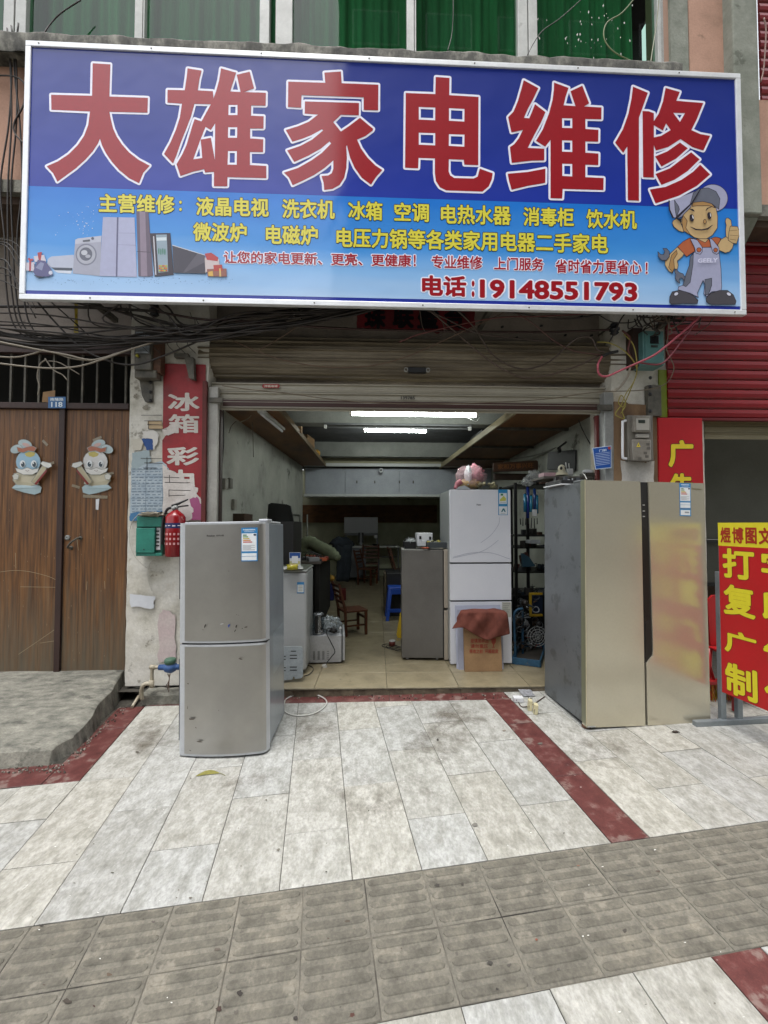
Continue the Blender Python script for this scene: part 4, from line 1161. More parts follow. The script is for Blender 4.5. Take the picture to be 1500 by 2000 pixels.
# ---- printed picture of appliances (left foot of the sign)
def V(o, sc):
    return lambda x, y, l=0.0: SQ(o[0] + x / sc, o[1] + y / sc, l)
A_ = V((40, 380), 3.571)
pl = [0.0006]
def pr(name, pts, col, lift=None, P=None):
    pl[0] += 0.00012
    mb = MB(flat(col, 0.35, coat=0.4)); ppoly(mb, pts, P or A_, pl[0]); return mb
def circ(cx, cy, rx, ry=None, n=22, rot=0.0):
    ry = ry or rx; c, s = math.cos(rot), math.sin(rot)
    return [(cx + rx * math.cos(a) * c - ry * math.sin(a) * s, cy + rx * math.cos(a) * s + ry * math.sin(a) * c) for a in [2 * math.pi * k / n for k in range(n)]]
def printed(name, shapes, P=None, label=None, outline=None, ow=1.0):
    mb = MB()
    for pts, col in shapes:
        pl[0] += 0.00012
        mb.use(flat(col, 0.35, coat=0.4)); ppoly(mb, pts, P or A_, pl[0])
        if outline:
            mb.use(flat(outline, 0.35)); pl[0] += 0.0001
            Pz = P or A_
            n = len(pts)
            for i in range(n):
                (x0, y0), (x1, y1) = pts[i], pts[(i + 1) % n]
                L = math.hypot(x1 - x0, y1 - y0) or 1
                nx, ny = -(y1 - y0) / L * ow / 2, (x1 - x0) / L * ow / 2
                ex, ey = (x1 - x0) / L * ow * 0.3, (y1 - y0) / L * ow * 0.3
                mb.face([Pz(x, y, pl[0] + (i % 4) * 0.00002) for x, y in ((x0 + nx - ex, y0 + ny - ey), (x1 + nx + ex, y1 + ny + ey), (x1 - nx + ex, y1 - ny + ey), (x0 - nx - ex, y0 - ny - ey))])
    return mb.build(name, sg, label=label)
printed('printed_air_conditioner', [([(190,450),(215,432),(370,420),(375,510),(360,525),(215,510),(185,490)], '#b3b9cc'), ([(215,508),(362,512),(362,530),(240,528)], '#3e4654'), ([(230,528),(360,532),(350,552),(260,545)], '#cfd6e4')])
printed('printed_washing_machine', [([(382,315),(400,306),(565,287),(555,568),(365,550)], '#9fa1b2'), ([(382,315),(400,306),(565,287),(562,330),(380,345)], '#b6b9c9'), (circ(458, 418, 74, 76), '#77798a'), (circ(458, 418, 64, 66), '#a9abb8'), (circ(456, 415, 45, 47), '#5c5f6e'), (circ(445, 405, 22, 18), '#b9bcc6'), (circ(470, 430, 18, 12), '#a6a8b4'), (circ(503, 306, 10), '#4d5060'), ([(435,318),(485,312),(485,326),(435,330)], '#50535f')])
printed('printed_fridge', [([(575,157),(795,160),(812,575),(552,568)], '#a9acca'), ([(672,158),(684,158),(676,572),(664,572)], '#5d5c7c'), ([(684,266),(800,268),(800,271),(684,269)], '#8d90b0'), ([(682,348),(804,352),(804,355),(682,351)], '#8d90b0'), ([(575,157),(664,158),(655,570),(552,568)], '#a5a8c6')])
printed('printed_tall_fridge', [([(808,115),(892,120),(925,565),(900,572),(822,570)], '#5f5263'), ([(830,117),(870,119),(885,571),(840,571)], '#88798a'), ([(812,395),(908,400),(908,404),(812,399)], '#3f3543')])
printed('printed_wine_cooler', [([(903,270),(1045,268),(1068,560),(935,572)], '#2e2430'), ([(945,280),(1020,278),(1030,540),(962,545)], '#8ea0ae'), ([(948,300),(1018,298),(1018,320),(950,322)], '#cfdbe2'), ([(925,290),(932,290),(948,560),(940,560)], '#cdcad2')] +
    [(circ(965 + 14 * k, 395 + 4 * (k % 2), 5, 24, 10), '#3d7a64') for k in range(4)] + [(circ(970 + 12 * (k % 5), 498 + 16 * (k // 5), 7, 7, 8), ['#c98a2b', '#a9b446', '#b95a31'][k % 3]) for k in range(15)])
printed('printed_television', [([(1058,350),(1285,420),(1290,552),(1068,545)], '#3c3844'), ([(1238,405),(1285,420),(1288,470),(1140,548),(1130,548)], '#55515c'), ([(1058,350),(1285,420),(1285,424),(1060,356)], '#cfd2d8')])
printed('printed_gifts', [([(38,475),(98,470),(96,535),(40,530)], '#c4bdc9'), ([(92,430),(165,420),(180,465),(100,470)], '#c9c2ce'), ([(62,450),(76,450),(72,533),(60,533)], '#a6343c'), ([(118,405),(150,400),(140,465),(128,465)], '#a6343c'), ([(50,448),(62,440),(72,452),(84,444),(90,460),(60,462)], '#b03540'),
    ([(1285,440),(1385,450),(1390,500),(1290,545)], '#c7b9b9'), ([(1285,412),(1330,405),(1380,440),(1375,465),(1300,455)], '#b03a3a'), ([(1300,520),(1437,515),(1438,572),(1305,570)], '#8f5a4c'), ([(1345,492),(1405,488),(1410,530),(1350,535)], '#b03b32'), ([(1310,540),(1340,532),(1345,570),(1312,568)], '#d0a64c'), ([(1385,515),(1396,515),(1400,572),(1388,572)], '#d0b067')])
printed('printed_vacuum', [([(88,540),(120,455),(170,462),(215,520),(225,560),(190,572),(110,570)], '#53527e'), ([(105,510),(140,470),(165,480),(150,530)], '#8287a8'), (circ(210, 545, 14), '#c7cbdc'), ([(90,560),(170,575),(120,580)], '#23233a')])
mb = MB(flat('#c9d8ea', 0.4))
for k in range(60):
    x = R.gauss(440, 90); y = R.gauss(200, 75)
    if 60 < y < 300: s_ = R.uniform(1.2, 4.5); ppoly(mb, [(x - s_, y), (x, y - s_), (x + s_, y), (x, y + s_)], A_, 0.0005 + k * 0.00002)
mb.build('printed_bubbles', sg, kind='stuff')
mb = MB(flat('#54669a', 0.4))
for k in range(90):
    x = R.uniform(200, 1480); y = R.gauss(602, 14); s_ = R.uniform(2, 6)
    if y < 575 or (430 < x < 560 and y < 585): continue
    ppoly(mb, [(x - s_, y), (x, y - 1.6), (x + s_, y + 1), (x, y + 2)], A_, 0.0005 + k * 0.00001)
mb.build('printed_specks', sg, kind='stuff')

# ---- printed repairman
C_ = V((1250, 350), 7.143)
pl[0] = 0.0020
SK, SK2, ORG, GR, GR2, DG, OL = '#c3a678', '#a98353', '#b1603c', '#a3a5c0', '#666a78', '#4c4a50', '#2a2733'
printed('printed_repairman', [
    ([(412,320),(420,280),(520,262),(760,170),(800,200),(700,420),(640,500),(520,550),(455,530),(410,420)], GR),
    ([(480,290),(540,380),(550,420),(510,530),(490,430)], GR2),
    (circ(1020, 262, 205, 190, 30, 0.2), GR),
    ([(745,190),(820,135),(950,120),(1060,170),(1115,270),(1100,420),(1000,340),(880,310),(740,325),(700,350)], GR2),
    ([(560,600),(600,500),(700,400),(735,325),(880,310),(1000,340),(1060,400),(1085,520),(1080,680),(1010,780),(930,830),(860,838),(760,815),(650,745),(600,715),(590,640)], SK),
    ([(600,500),(660,580),(640,680),(700,770),(760,815),(650,745),(600,715),(585,600)], SK2),
    ([(735,325),(880,310),(1000,340),(1050,400),(960,370),(800,370),(730,380)], SK2),
    ([(465,575),(510,548),(560,590),(600,690),(608,740),(540,720),(470,660),(450,610)], SK),
    ([(525,940),(600,870),(700,815),(760,830),(780,1000),(740,1020),(650,1080),(610,1040)], ORG),
    ([(1000,820),(1060,805),(1130,825),(1110,870),(1080,920),(1000,900)], ORG), ([(780,830),(960,830),(1000,945),(860,960)], ORG),
    ([(800,832),(960,832),(910,885)], SK),
    ([(520,945),(615,1040),(590,1080),(520,1140),(535,1200),(520,1260),(470,1250),(455,1310),(400,1280),(350,1200),(350,1140),(420,1040)], SK),
    ([(440,1060),(510,990),(520,1040),(470,1120),(480,1240),(455,1300),(400,1230)], SK2),
    ([(1085,915),(1130,840),(1200,800),(1305,900),(1290,960),(1250,1010),(1190,1028),(1100,990)], SK),
    ([(1200,545),(1230,540),(1270,570),(1280,640),(1265,690),(1240,740),(1235,830),(1200,800),(1195,700),(1205,640),(1190,590)], SK),
    ([(1260,655),(1360,660),(1385,720),(1380,800),(1345,900),(1290,890),(1230,850),(1240,740)], SK),
    ([(700,1080),(760,1020),(770,955),(1000,950),(1105,1040),(1130,1250),(1140,1500),(1130,1560),(1000,1570),(930,1640),(890,1600),(905,1470),(880,1410),(840,1500),(800,1590),(815,1650),(700,1590),(530,1540),(540,1500),(600,1480),(640,1330),(690,1200)], GR),
    ([(700,1080),(745,1040),(740,1180),(720,1320),(700,1440),(640,1500),(600,1480),(640,1330),(690,1200)], GR2),
    ([(905,1400),(1000,1380),(1000,1480),(960,1600),(910,1620)], GR2),
    ([(745,830),(800,850),(870,950),(870,1010),(840,1048),(780,1030),(760,950),(700,830)], GR), ([(970,820),(1010,840),(1100,950),(1105,1020),(1070,1050),(1015,1020),(990,930)], GR),
    (circ(823, 985, 34, 32, 8), ORG), (circ(1055, 988, 30, 30, 8), ORG),
    ([(412,1720),(415,1640),(450,1570),(540,1550),(640,1570),(740,1620),(810,1690),(800,1735),(600,1732),(440,1745)], DG),
    ([(920,1660),(990,1590),(1110,1550),(1220,1550),(1300,1610),(1340,1700),(1330,1745),(1000,1748),(930,1715)], DG),
    (circ(505, 1600, 34, 24, 12, -0.5), '#cfd0e0'), (circ(1240, 1602, 36, 24, 12, 0.5), '#cfd0e0'),
    ([(248,1010),(290,1050),(330,1050),(345,1010),(320,965),(370,965),(410,1010),(410,1080),(370,1130),(300,1130),(255,1080)], GR2),
    ([(480,1290),(500,1250),(545,1300),(600,1320),(630,1370),(615,1420),(590,1380),(560,1378),(545,1410),(560,1455),(520,1430),(490,1380),(500,1330)], GR2),
    (circ(722, 540, 26, 48, 16, -0.2), '#2c2730'), (circ(738, 528, 12, 34, 12, -0.25), '#e0dde0'), (circ(715, 560, 10, 12, 10), '#55505a'),
    (circ(968, 508, 24, 46, 16, -0.2), '#2c2730'), (circ(984, 498, 10, 34, 12, -0.2), '#e0dde0'),
    ([(690,415),(740,420),(760,448),(720,432)], '#2c2318'), ([(920,440),(935,405),(1005,382),(945,410)], '#2c2318'),
    (circ(905, 590, 22, 30, 12), SK2), ([(705,665),(780,695),(860,702),(940,685),(1012,640),(945,700),(860,712),(775,705)], '#3a2a20'),
    ([(520,558),(580,550),(575,600),(560,590)], '#1c1a20'),
    ([(400,300),(410,298),(415,420),(470,540),(460,548),(404,425)], OL), ([(495,540),(510,520),(720,330),(845,128),(850,135),(735,330),(520,545)], OL),
], P=C_, outline=OL, ow=7, label='printed cartoon repairman in cap and grey overalls giving a thumbs up')
pl[0] += 0.002
mb = MB(flat('#d6d6ea')); ptext(mb, 'GEELY', [(810, 1108), (1085, 1098), (1078, 1160), (808, 1165)], C_, pl[0] + 0.001, 0.03); mb.build('lettering', sg)
mb = MB(flat('#55452f'))
for q in ([(1250, 720), (1360, 710)], [(1255, 780), (1372, 790)], [(1250, 835), (1345, 850)]): pline(mb, q, 5, C_, pl[0])
mb.build('finger_lines', sg)
for o_ in [c for c in sg.children] + [g for c in sg.children for g in c.children]:
    for m_ in o_.data.materials:
        if 'frame' not in m_.name and 'grimy' not in m_.name:
            b_ = m_.node_tree.nodes['Principled BSDF']; b_.inputs['Specular IOR Level'].default_value = 0.08; b_.inputs['Roughness'].default_value = 0.6
            b_.inputs['Coat Weight'].default_value = 0.95; b_.inputs['Coat IOR'].default_value = 1.5; b_.inputs['Coat Roughness'].default_value = 0.12
# ================================================================== things on the left pier
PL = lambda x, y, l=0.0: W(x, y, YP - 0.012 - l)
rb = thing('red_wall_banner', 'torn red wall banner with white characters for fridges and TVs beside the shutter', 'banner', PL(360, 850))
rbm = mk('faded_red_banner', [(0.25, '#5f1718'), (0.55, '#8e1d22'), (0.8, '#9c3036')], scale=4, rough=0.6, fine=0.08, speck=('#6e3d38', 7, 0.64, 0.6))
MBr = MB(rbm); ppoly(MBr, [(319, 710), (402, 712), (401, 860), (400, 920), (399, 1016), (392, 1016), (393, 975), (380, 960), (376, 945), (362, 940), (352, 930), (340, 920), (330, 918), (317, 905), (317, 860), (324, 850), (318, 843)], PL, 0)
MBr.build('banner_sheet', rb)
MB(mk('red_pier_flank', [(0.3, '#4d1c18'), (0.7, '#642620')], scale=5, rough=0.7)).box(W(396, 900, 3.61).x, W(404, 900, 3.61).x, 3.585, 3.617, W(400, 1330, 3.6).z, W(400, 745, 3.6).z).build('edge_board', rb)
wl = MB(mk('chalky_white_print', [(0.3, '#b9b2aa'), (0.7, '#cdc7c0')], scale=6, rough=0.7))
ptext(wl, '冰', rect(328, 767, 390, 803), PL, 0.002, 0.032, 0.032)
ptext(wl, '箱', rect(329, 809, 389, 846), PL, 0.002, 0.026, 0.026)
ptext(wl, '彩', rect(325, 873, 389, 909), PL, 0.002, 0.032, 0.032)
ptext(wl, '电', [(327, 917), (385, 917), (388, 966), (325, 966)], PL, 0.002, 0.032, 0.032)
wl.build('lettering', rb)
scr = mk('torn_paper', [(0.3, '#b5ada6'), (0.7, '#d3cdc8')], scale=7, rough=0.7, fine=0.1)
t_ = MB(scr)
def tornpts(pts, jag, n, seed):
    r = random.Random(seed); out = []
    for i in range(len(pts)):
        (x0, y0), (x1, y1) = pts[i], pts[(i + 1) % len(pts)]
        for k in range(n):
            t = k / n; out.append((x0 + (x1 - x0) * t + (r.uniform(-jag, jag) if k else 0), y0 + (y1 - y0) * t + (r.uniform(-jag, jag) if k else 0)))
    return out
ppoly(t_, tornpts([(317, 905), (332, 918), (345, 925), (355, 925), (362, 940), (378, 945), (382, 960), (392, 975), (392, 1016), (318, 1016)], 2.2, 5, 3), PL, 0.004)
ppoly(t_, tornpts([(316, 838), (330, 832), (338, 825), (345, 832), (352, 826), (346, 842), (334, 848), (322, 851)], 1.2, 4, 5), PL, 0.0045)
t_.build('torn_patch', rb)
# old notices in layers
nt_ = thing('peeling_notices', 'layers of peeling blue and white notices pasted on the plaster pier', 'notice', PL(285, 940))
def pap(name, pts, col, lift, seed, jag=1.5, n=5, par=nt_, P=PL, r=0.7):
    mb = MB(flat(col, r) if isinstance(col, str) else col); ppoly(mb, tornpts(pts, jag, n, seed), P, lift); return mb.build(name, par)
bl = mk('washed_blue_notice', [(0.3, '#8d9fae'), (0.6, '#a8b4bb'), (0.8, '#b8b9b4')], scale=8, rough=0.7, st=(1, 1, 3))
pap('paper', [(256, 912), (316, 900), (330, 915), (330, 1016), (254, 1016)], bl, 0.001, 1)
pap('paper', [(258, 884), (272, 882), (290, 878), (296, 900), (270, 915), (256, 918)], '#93a2a6', 0.0016, 2)
pap('paper', [(258, 858), (280, 856), (276, 878), (260, 880)], '#b8b3a6', 0.002, 3)
pap('blue_square', [(276, 857), (300, 857), (299, 878), (286, 879)], '#21467f', 0.0026, 4, 1.0)
pap('paper', [(278, 842), (300, 840), (311, 850), (306, 868), (300, 878), (298, 858), (282, 856)], '#c7c4be', 0.003, 5)
pap('paper', [(288, 822), (316, 822), (318, 838), (290, 838)], '#b09a78', 0.0012, 6, 1.0)
pap('blue_strip', [(254, 1003), (330, 996), (330, 1016), (254, 1018)], '#3f6f96', 0.0034, 7, 2.5)
lnm = MB(flat('#6f7f8c'))
r3 = random.Random(5)
for k in range(17):
    y = 915 + k * 5.6; x = 258
    while x < 326:
        w_ = r3.uniform(3, 9); ppoly(lnm, [(x, y), (x + w_, y - 0.3), (x + w_, y + 1.3), (x, y + 1.6)], PL, 0.0022); x += w_ + r3.uniform(1.5, 5)
for x in (285, 318): pline(lnm, [(x, 910), (x - 0.5, 1000)], 0.8, PL, 0.0024)
for k in range(6): pline(lnm, [(256, 918 + k * 14), (328, 916 + k * 14)], 0.7, PL, 0.0026)
lnm.build('print_lines', nt_)
dk = MB(flat('#2c2a28'))
for pts in ([(276, 811), (316, 811)], [(282, 822), (317, 822)], [(290, 822), (290, 838), (326, 838)], [(288, 829), (316, 830)], [(275, 895), (316, 896)], [(287, 893), (287, 918)], [(282, 904), (318, 905)], [(280, 914), (306, 914)], [(320, 932), (350, 933)], [(331, 928), (331, 943)], [(322, 942), (368, 943)], [(330, 957), (372, 958)], [(330, 957), (330, 970)], [(330, 968), (362, 967)]):
    pline(dk, pts, 1.1, PL, 0.0052)
dk.build('ink_rules', nt_)
pap('white_patch', [(253, 1160), (303, 1165), (300, 1188), (256, 1186)], '#c9ccd0', 0.002, 11, 2)
pap('bare_spot', [(262, 770), (268, 769), (267, 777), (260, 777)], '#847e70', 0.001, 13)
pap('bare_spot', [(278, 792), (290, 790), (289, 799), (280, 799)], '#847e70', 0.001, 14)
pk = MB(mk('pink_overspray', [(0.3, '#b7a3a3'), (0.7, '#beb2ad')], scale=6, rough=0.8)); ppoly(pk, tornpts([(309, 1210), (318, 1190), (342, 1200), (344, 1292), (310, 1294)], 3, 6, 9), PL, 0.001); pk.build('pink_stain', nt_)
pk = MB(flat('#9c4f77')); ppoly(pk, tornpts([(370, 975), (384, 970), (394, 985), (393, 1016), (372, 1014), (378, 1000)], 2, 4, 10), PL, 0.006); pk.build('pink_stain', nt_)
# rusty switch box and backing on the pier
sb = thing('old_meter_box', 'grimy old metal meter box wrapped in cables high on the left pier', 'meter box', PL(285, 690))
def bpx(mat, x0, y0, x1, y1, Y, dep, par, name, bev=0.003, label=None, use=None):
    a, b = W(x0, y1, Y), W(x1, y0, Y)
    ym = (y0 + y1) / 2
    xa, xb = W(x0, ym, Y).x, W(x1, ym, Y).x
    m_ = (x0 + x1) / 2
    za, zb_ = W(m_, y1, Y).z, W(m_, y0, Y).z
    mb = MB(mat).box(xa, xb, Y, Y + dep, za, zb_)
    return mb.build(name, par, bev, label)
bpx(M['rust'], 262, 636, 296, 722, 3.50, 0.12, sb, 'housing', 0.008)
bpx(mk('cloudy_cover', [(0.3, '#55585a'), (0.7, '#8b9398')], scale=12, rough=0.25, fine=0.2), 264, 648, 292, 690, 3.488, 0.01, sb, 'window_cover', 0.004)
bpx(M['rusty'], 298, 640, 314, 728, 3.53, 0.08, sb, 'side_box', 0.004)
bpx(M['rust'], 262, 722, 306, 738, 3.52, 0.09, sb, 'lower_lip', 0.008)
pt = MB(flat('#8a8420')).lathe(W(267, 694, 3.48), [(0.0, 0.0), (0.012, 0.0), (0.012, 0.02), (0, 0.02)], 10, (0, 1, 0)); pt.build('yellow_plug', sb)
bk = MB(M['rust']).prism([PL(275, 736), PL(300, 740), PL(299, 787), PL(285, 786), PL(279, 774), PL(274, 745)], (0, -0.012, 0)); bk.build('bracket_plate', sb, 0.002)
for y in (747, 766, 783):
    bb = MB(M['black']).lathe(PL(294, y, 0.012), [(0.014, 0), (0.014, 0.006), (0, 0.008)], 10, (0, -1, 0)); bb.build('bolt', sb)
# steel arm by the drum
am = MB(M['rust']).box(W(345, 695, 3.6).x, W(372, 695, 3.6).x, 3.55, 3.6, W(350, 702, 3.6).z, W(350, 694, 3.6).z)
am.prism([W(364, 700, 3.60), W(382, 702, 3.60), (W(384, 745, 3.60)), W(374, 742, 3.60)], (0, -0.05, 0))
tag(am.build('shutter_bracket_arm', None, 0.003), 'short grimy steel bracket arm left of the shutter drum', 'bracket')
# green box
gbx = thing('green_phone_box', 'faded green plastic cable box on the pier beside the fire extinguisher', 'box', PL(295, 1045))
grn = mk('faded_green_plastic', [(0.3, '#1f6a5c'), (0.7, '#2c8372')], scale=6, rough=0.45, fine=0.08, speck=('#5a8d80', 8, 0.66, 0.5))
gfr = flat('#0f4f40', 0.5)
bpx(gfr, 266, 1008, 318, 1084, 3.52, 0.09, gbx, 'back_shell', 0.006)
bpx(grn, 267, 1009, 316, 1029, 3.495, 0.024, gbx, 'lid', 0.005)
bpx(grn, 265, 1031, 302, 1080, 3.485, 0.034, gbx, 'door', 0.005)
bpx(M['white'], 303, 1031, 313, 1074, 3.512, 0.006, gbx, 'paper_slip', 0)
bpx(grn, 265, 1080, 316, 1086, 3.495, 0.024, gbx, 'sill', 0.003)
nlb = MB(flat('#30302e'))
for k in range(5): ppoly(nlb, [(304, 1036 + k * 7), (311, 1036 + k * 7), (311, 1039 + k * 7), (304, 1039 + k * 7)], lambda x, y, l: W(x, y, 3.51), 0)
nlb.build('print_lines', gbx)
kn = MB(M['black']).lathe(W(281, 1073, 3.484), [(0.005, 0), (0.005, 0.003), (0, 0.003)], 8, (0, -1, 0)); kn.build('screw', gbx)
bg_ = MB(mk('crumpled_film', [(0.3, '#77705f'), (0.7, '#a59d8b')], scale=30, rough=0.3, fine=0.2))
bg_.blob(W(300, 1004, 3.5), (0.11, 0.05, 0.018), 0.9, 10, 3, 5); tag(bg_.build('plastic_sheet'), 'crumpled clear plastic sheet lying on top of the green box', 'plastic')
# extinguisher
fe = thing('fire_extinguisher', 'red fire extinguisher with black hose hanging behind the silver fridge', 'extinguisher', W(341, 1087, 3.48))
c0 = W(342, 1087, 3.48); c1 = W(342, 1003, 3.48)
rr_ = 0.075
hgt = c1.z - c0.z
MB(mk('extinguisher_red', [(0.3, '#760d13'), (0.7, '#8c1218')], scale=4, rough=0.25, fine=0.04)).lathe(c0, [(0, 0.0), (rr_ * 0.9, 0.0), (rr_, 0.012), (rr_, hgt - 0.03), (rr_ * 0.8, hgt - 0.005), (rr_ * 0.4, hgt + 0.02), (0.018, hgt + 0.03)], 28).build('cylinder', fe)
lbm = MB(flat('#1f2758', 0.4)); 
def wrap(mb, z0, z1, a0, a1, r=rr_ + 0.0006, n=10):
    vs, fs = [], []
    for i in range(n + 1):
        a = a0 + (a1 - a0) * i / n
        for z in (z0, z1): vs.append((c0.x + r * math.sin(a), c0.y - r * math.cos(a), c0.z + z))
    for i in range(n): fs.append((2 * i, 2 * i + 2, 2 * i + 3, 2 * i + 1))
    mb.add(vs, fs, True)
wrap(lbm, hgt * 0.66, hgt * 0.78, -1.2, 1.2)
lbm.use(flat('#c9bfc6')); 
for k in range(4): wrap(lbm, hgt * 0.70 + 0.004 * (k % 2), hgt * 0.73, -0.9 + 0.5 * k, -0.6 + 0.5 * k, rr_ + 0.0012, 3)
lbm.use(flat('#c98f8f'))
for r_ in range(3):
    for k in range(5): wrap(lbm, hgt * (0.28 + 0.11 * r_), hgt * (0.33 + 0.11 * r_), -1.0 + 0.4 * k, -0.8 + 0.4 * k, rr_ + 0.001, 3)
lbm.build('label', fe)
tp_ = Vector((c0.x, c0.y, c0.z + hgt + 0.03))
vm = MB(M['steel']).cyl(tp_, tp_ + Vector((0, 0, 0.035)), 0.018, 12); vm.build('valve', fe)
MB(M['black']).tube([tp_ + Vector((-0.03, 0, 0.03)), tp_ + Vector((0.02, 0, 0.05)), tp_ + Vector((0.10, -0.01, 0.085))], [0.012, 0.010, 0.006], 8).tube([tp_ + Vector((-0.02, 0, 0.015)), tp_ + Vector((0.05, 0, 0.03)), tp_ + Vector((0.10, 0, 0.035))], 0.006, 8).build('handle', fe)
MB(M['steel']).lathe(tp_ + Vector((-0.01, -0.024, 0.012)), [(0, 0.006), (0.014, 0.006), (0.016, 0), ], 14, (0, -1, 0)).build('gauge', fe)
MB(M['black']).tube(smooth_path([tp_ + Vector((-0.02, 0, 0.02)), tp_ + Vector((-0.07, 0, 0.0)), tp_ + Vector((-0.098, -0.005, -0.10)), tp_ + Vector((-0.10, -0.01, -0.28))], 8), 0.011, 8).build('hose', fe)
# loose white wires under the green box
def wire(name, pts, r, mat, label, cat='cable', group=None, k=7):
    o = MB(mat).tube(smooth_path(pts, k), r, 6).build(name)
    tag(o, label, cat, group); return o
ww = flat('#b9b5ab', 0.5)
wire('thin_wire', [W(272, 1003, 3.55), W(258, 1020, 3.59), W(252, 1050, 3.6), (W(262, 1085, 3.6)), W(288, 1110, 3.6), W(318, 1119, 3.6)], 0.0028, ww, 'thin pale wire looping from the top of the green box down to the right', 'wire')
wire('thin_wire', [W(316, 1084, 3.55), W(296, 1096, 3.59), W(289, 1115, 3.6), W(290, 1135, 3.6), W(297, 1155, 3.6)], 0.0028, ww, 'thin pale wire dropping from the lower right corner of the green box', 'wire')
# water meter and pipes
wm_ = thing('water_meter', 'blue and green water meter on pale plastic pipes by the silver fridge', 'water meter', W(330, 1300, 3.5))
c = W(333, 1303, 3.48)
blu = mk('worn_blue_metal', [(0.3, '#24406d'), (0.7, '#3b5b8c')], scale=9, rough=0.5, fine=0.2)
MB(blu).blob(c, (0.055, 0.05, 0.045), 0.05, 10).cyl(c + Vector((-0.09, 0, 0)), c + Vector((0.10, 0, 0)), 0.022, 12).build('meter_body', wm_)
MB(mk('verdigris_cap', [(0.3, '#2b4a3c'), (0.7, '#4d6c58')], scale=9, rough=0.6)).lathe(c + Vector((0, -0.005, 0.03)), [(0.038, 0.0), (0.044, 0.012), (0.044, 0.034), (0.036, 0.042), (0, 0.042)], 18).build('meter_cap', wm_)
pvc = mk('aged_pvc', [(0.3, '#8d8470'), (0.7, '#b3ab98')], scale=9, rough=0.5, fine=0.12, speck=('#5a4f3c', 9, 0.62, 0.6))
e1 = c + Vector((-0.09, 0, 0)); 
MB(pvc).tube(smooth_path([e1, e1 + Vector((-0.045, 0, 0)), e1 + Vector((-0.055, 0, -0.02)), e1 + Vector((-0.055, 0, -0.14))], 4), 0.014, 10).tube([e1 + Vector((-0.055, 0, -0.10)), e1 + Vector((-0.055, 0, -0.155))], 0.019, 10).tube([e1 + Vector((-0.03, 0, 0)), e1 + Vector((-0.07, 0, 0.004))], 0.018, 10).build('upper_pipe', wm_)
q = e1 + Vector((-0.055, 0, -0.15))
MB(pvc).tube(smooth_path([q, q + Vector((0.02, -0.03, 0.012)), q + Vector((0.0, -0.05, 0.04)), q + Vector((-0.04, -0.05, 0.03)), q + Vector((-0.06, -0.04, -0.02)), q + Vector((-0.06, -0.03, -0.09))], 5), 0.015, 10).build('elbow_pipe', wm_)
MB(pvc).tube([G(283, 1352, 0.05), G(258, 1384, 0.012)], 0.012, 8).build('drain_pipe', wm_)
for k in range(3):
    MB(M['rusty']).tube(smooth_path([c + Vector((-0.01 + 0.012 * k, -0.03, -0.04)), c + Vector((0.01, -0.04, -0.08)), c + Vector((-0.012 + 0.012 * k, -0.05, -0.14 - 0.02 * k))], 4), 0.0028, 5).build('tie_wire', wm_)
sbk = thing('stone_block', 'rough grey stone block at the foot of the left pier', 'block', G(320, 1372))
a = G(276, 1378); b = G(352, 1380)
mb = MB(M['concrete'])
n1, n2 = 12, 5
vs, fs = [], []
prof = [(0, 0), (0, 0.075), (0.01, 0.09), (0.11, 0.095), (0.13, 0.09), (0.13, 0)]
for i in range(n1 + 1):
    for (yy, zz) in prof:
        x = a.x + (b.x - a.x) * i / n1
        v = Vector((x, a.y + 0.005 + yy, a.z + zz)); d = noise.noise(v * 22) * 0.008
        vs.append(v + Vector((0, d - 0.003, d)))
m_ = len(prof)
for i in range(n1):
    for k in range(m_ - 1): fs.append((i * m_ + k, (i + 1) * m_ + k, (i + 1) * m_ + k + 1, i * m_ + k + 1))
fs += [tuple(range(m_)), tuple(n1 * m_ + k for k in range(m_ - 1, -1, -1))]
mb.add(vs, fs).build('stone', sbk)

# ================================================================== right pier
PR = lambda x, y, l=0.0: W(x, y, YP - 0.008 - l)
bd = thing('meter_backboard', 'weathered brown board carrying the clear electricity meter box', 'board', PR(1240, 850))
bdm = MB(M['boardwood']).prism([PR(1197, 785), PR(1222, 787), PR(1225, 790), PR(1268, 792), PR(1270, 812), PR(1286, 814), PR(1287, 960), PR(1197, 960)], (0, -0.018, 0)); bdm.build('board', bd, 0.002)
pp = MB(mk('torn_white_paper', [(0.3, '#a9a49b'), (0.7, '#c6c3bc')], scale=8, rough=0.7)); ppoly(pp, tornpts([(1212, 899), (1250, 903), (1262, 905), (1272, 897), (1278, 900), (1277, 960), (1215, 960)], 1.5, 5, 21), lambda x, y, l: PR(x, y, 0.020), 0); pp.build('torn_paper', bd)
mtb = thing('clear_meter_box', 'clear plastic electricity meter box with warning triangle on the right pier', 'meter box', W(1245, 860, 3.5))
clr = mk('smoky_clear_plastic', [(0.3, '#6c675f'), (0.7, '#8a857c')], scale=8, rough=0.15, fine=0.1)
bpx(flat('#6e6a62', 0.5), 1226, 811, 1276, 900, 3.55, 0.05, mtb, 'back_plate', 0.006)
bpx(clr, 1238, 811, 1271, 844, 3.51, 0.038, mtb, 'upper_cover', 0.008)
bpx(clr, 1236, 858, 1272, 900, 3.50, 0.048, mtb, 'lower_cover', 0.008)
bpx(flat('#9a978f', 0.4), 1243, 817, 1268, 840, 3.505, 0.004, mtb, 'meter_face', 0.001)
bpx(flat('#2f3531', 0.3), 1247, 820, 1260, 826, 3.502, 0.003, mtb, 'display', 0)
bpx(flat('#a39f97', 0.4), 1243, 847, 1268, 855, 3.53, 0.02, mtb, 'cable_slot', 0.004)
MP = lambda x, y, l=0.0: W(x, y, 3.499 - l)
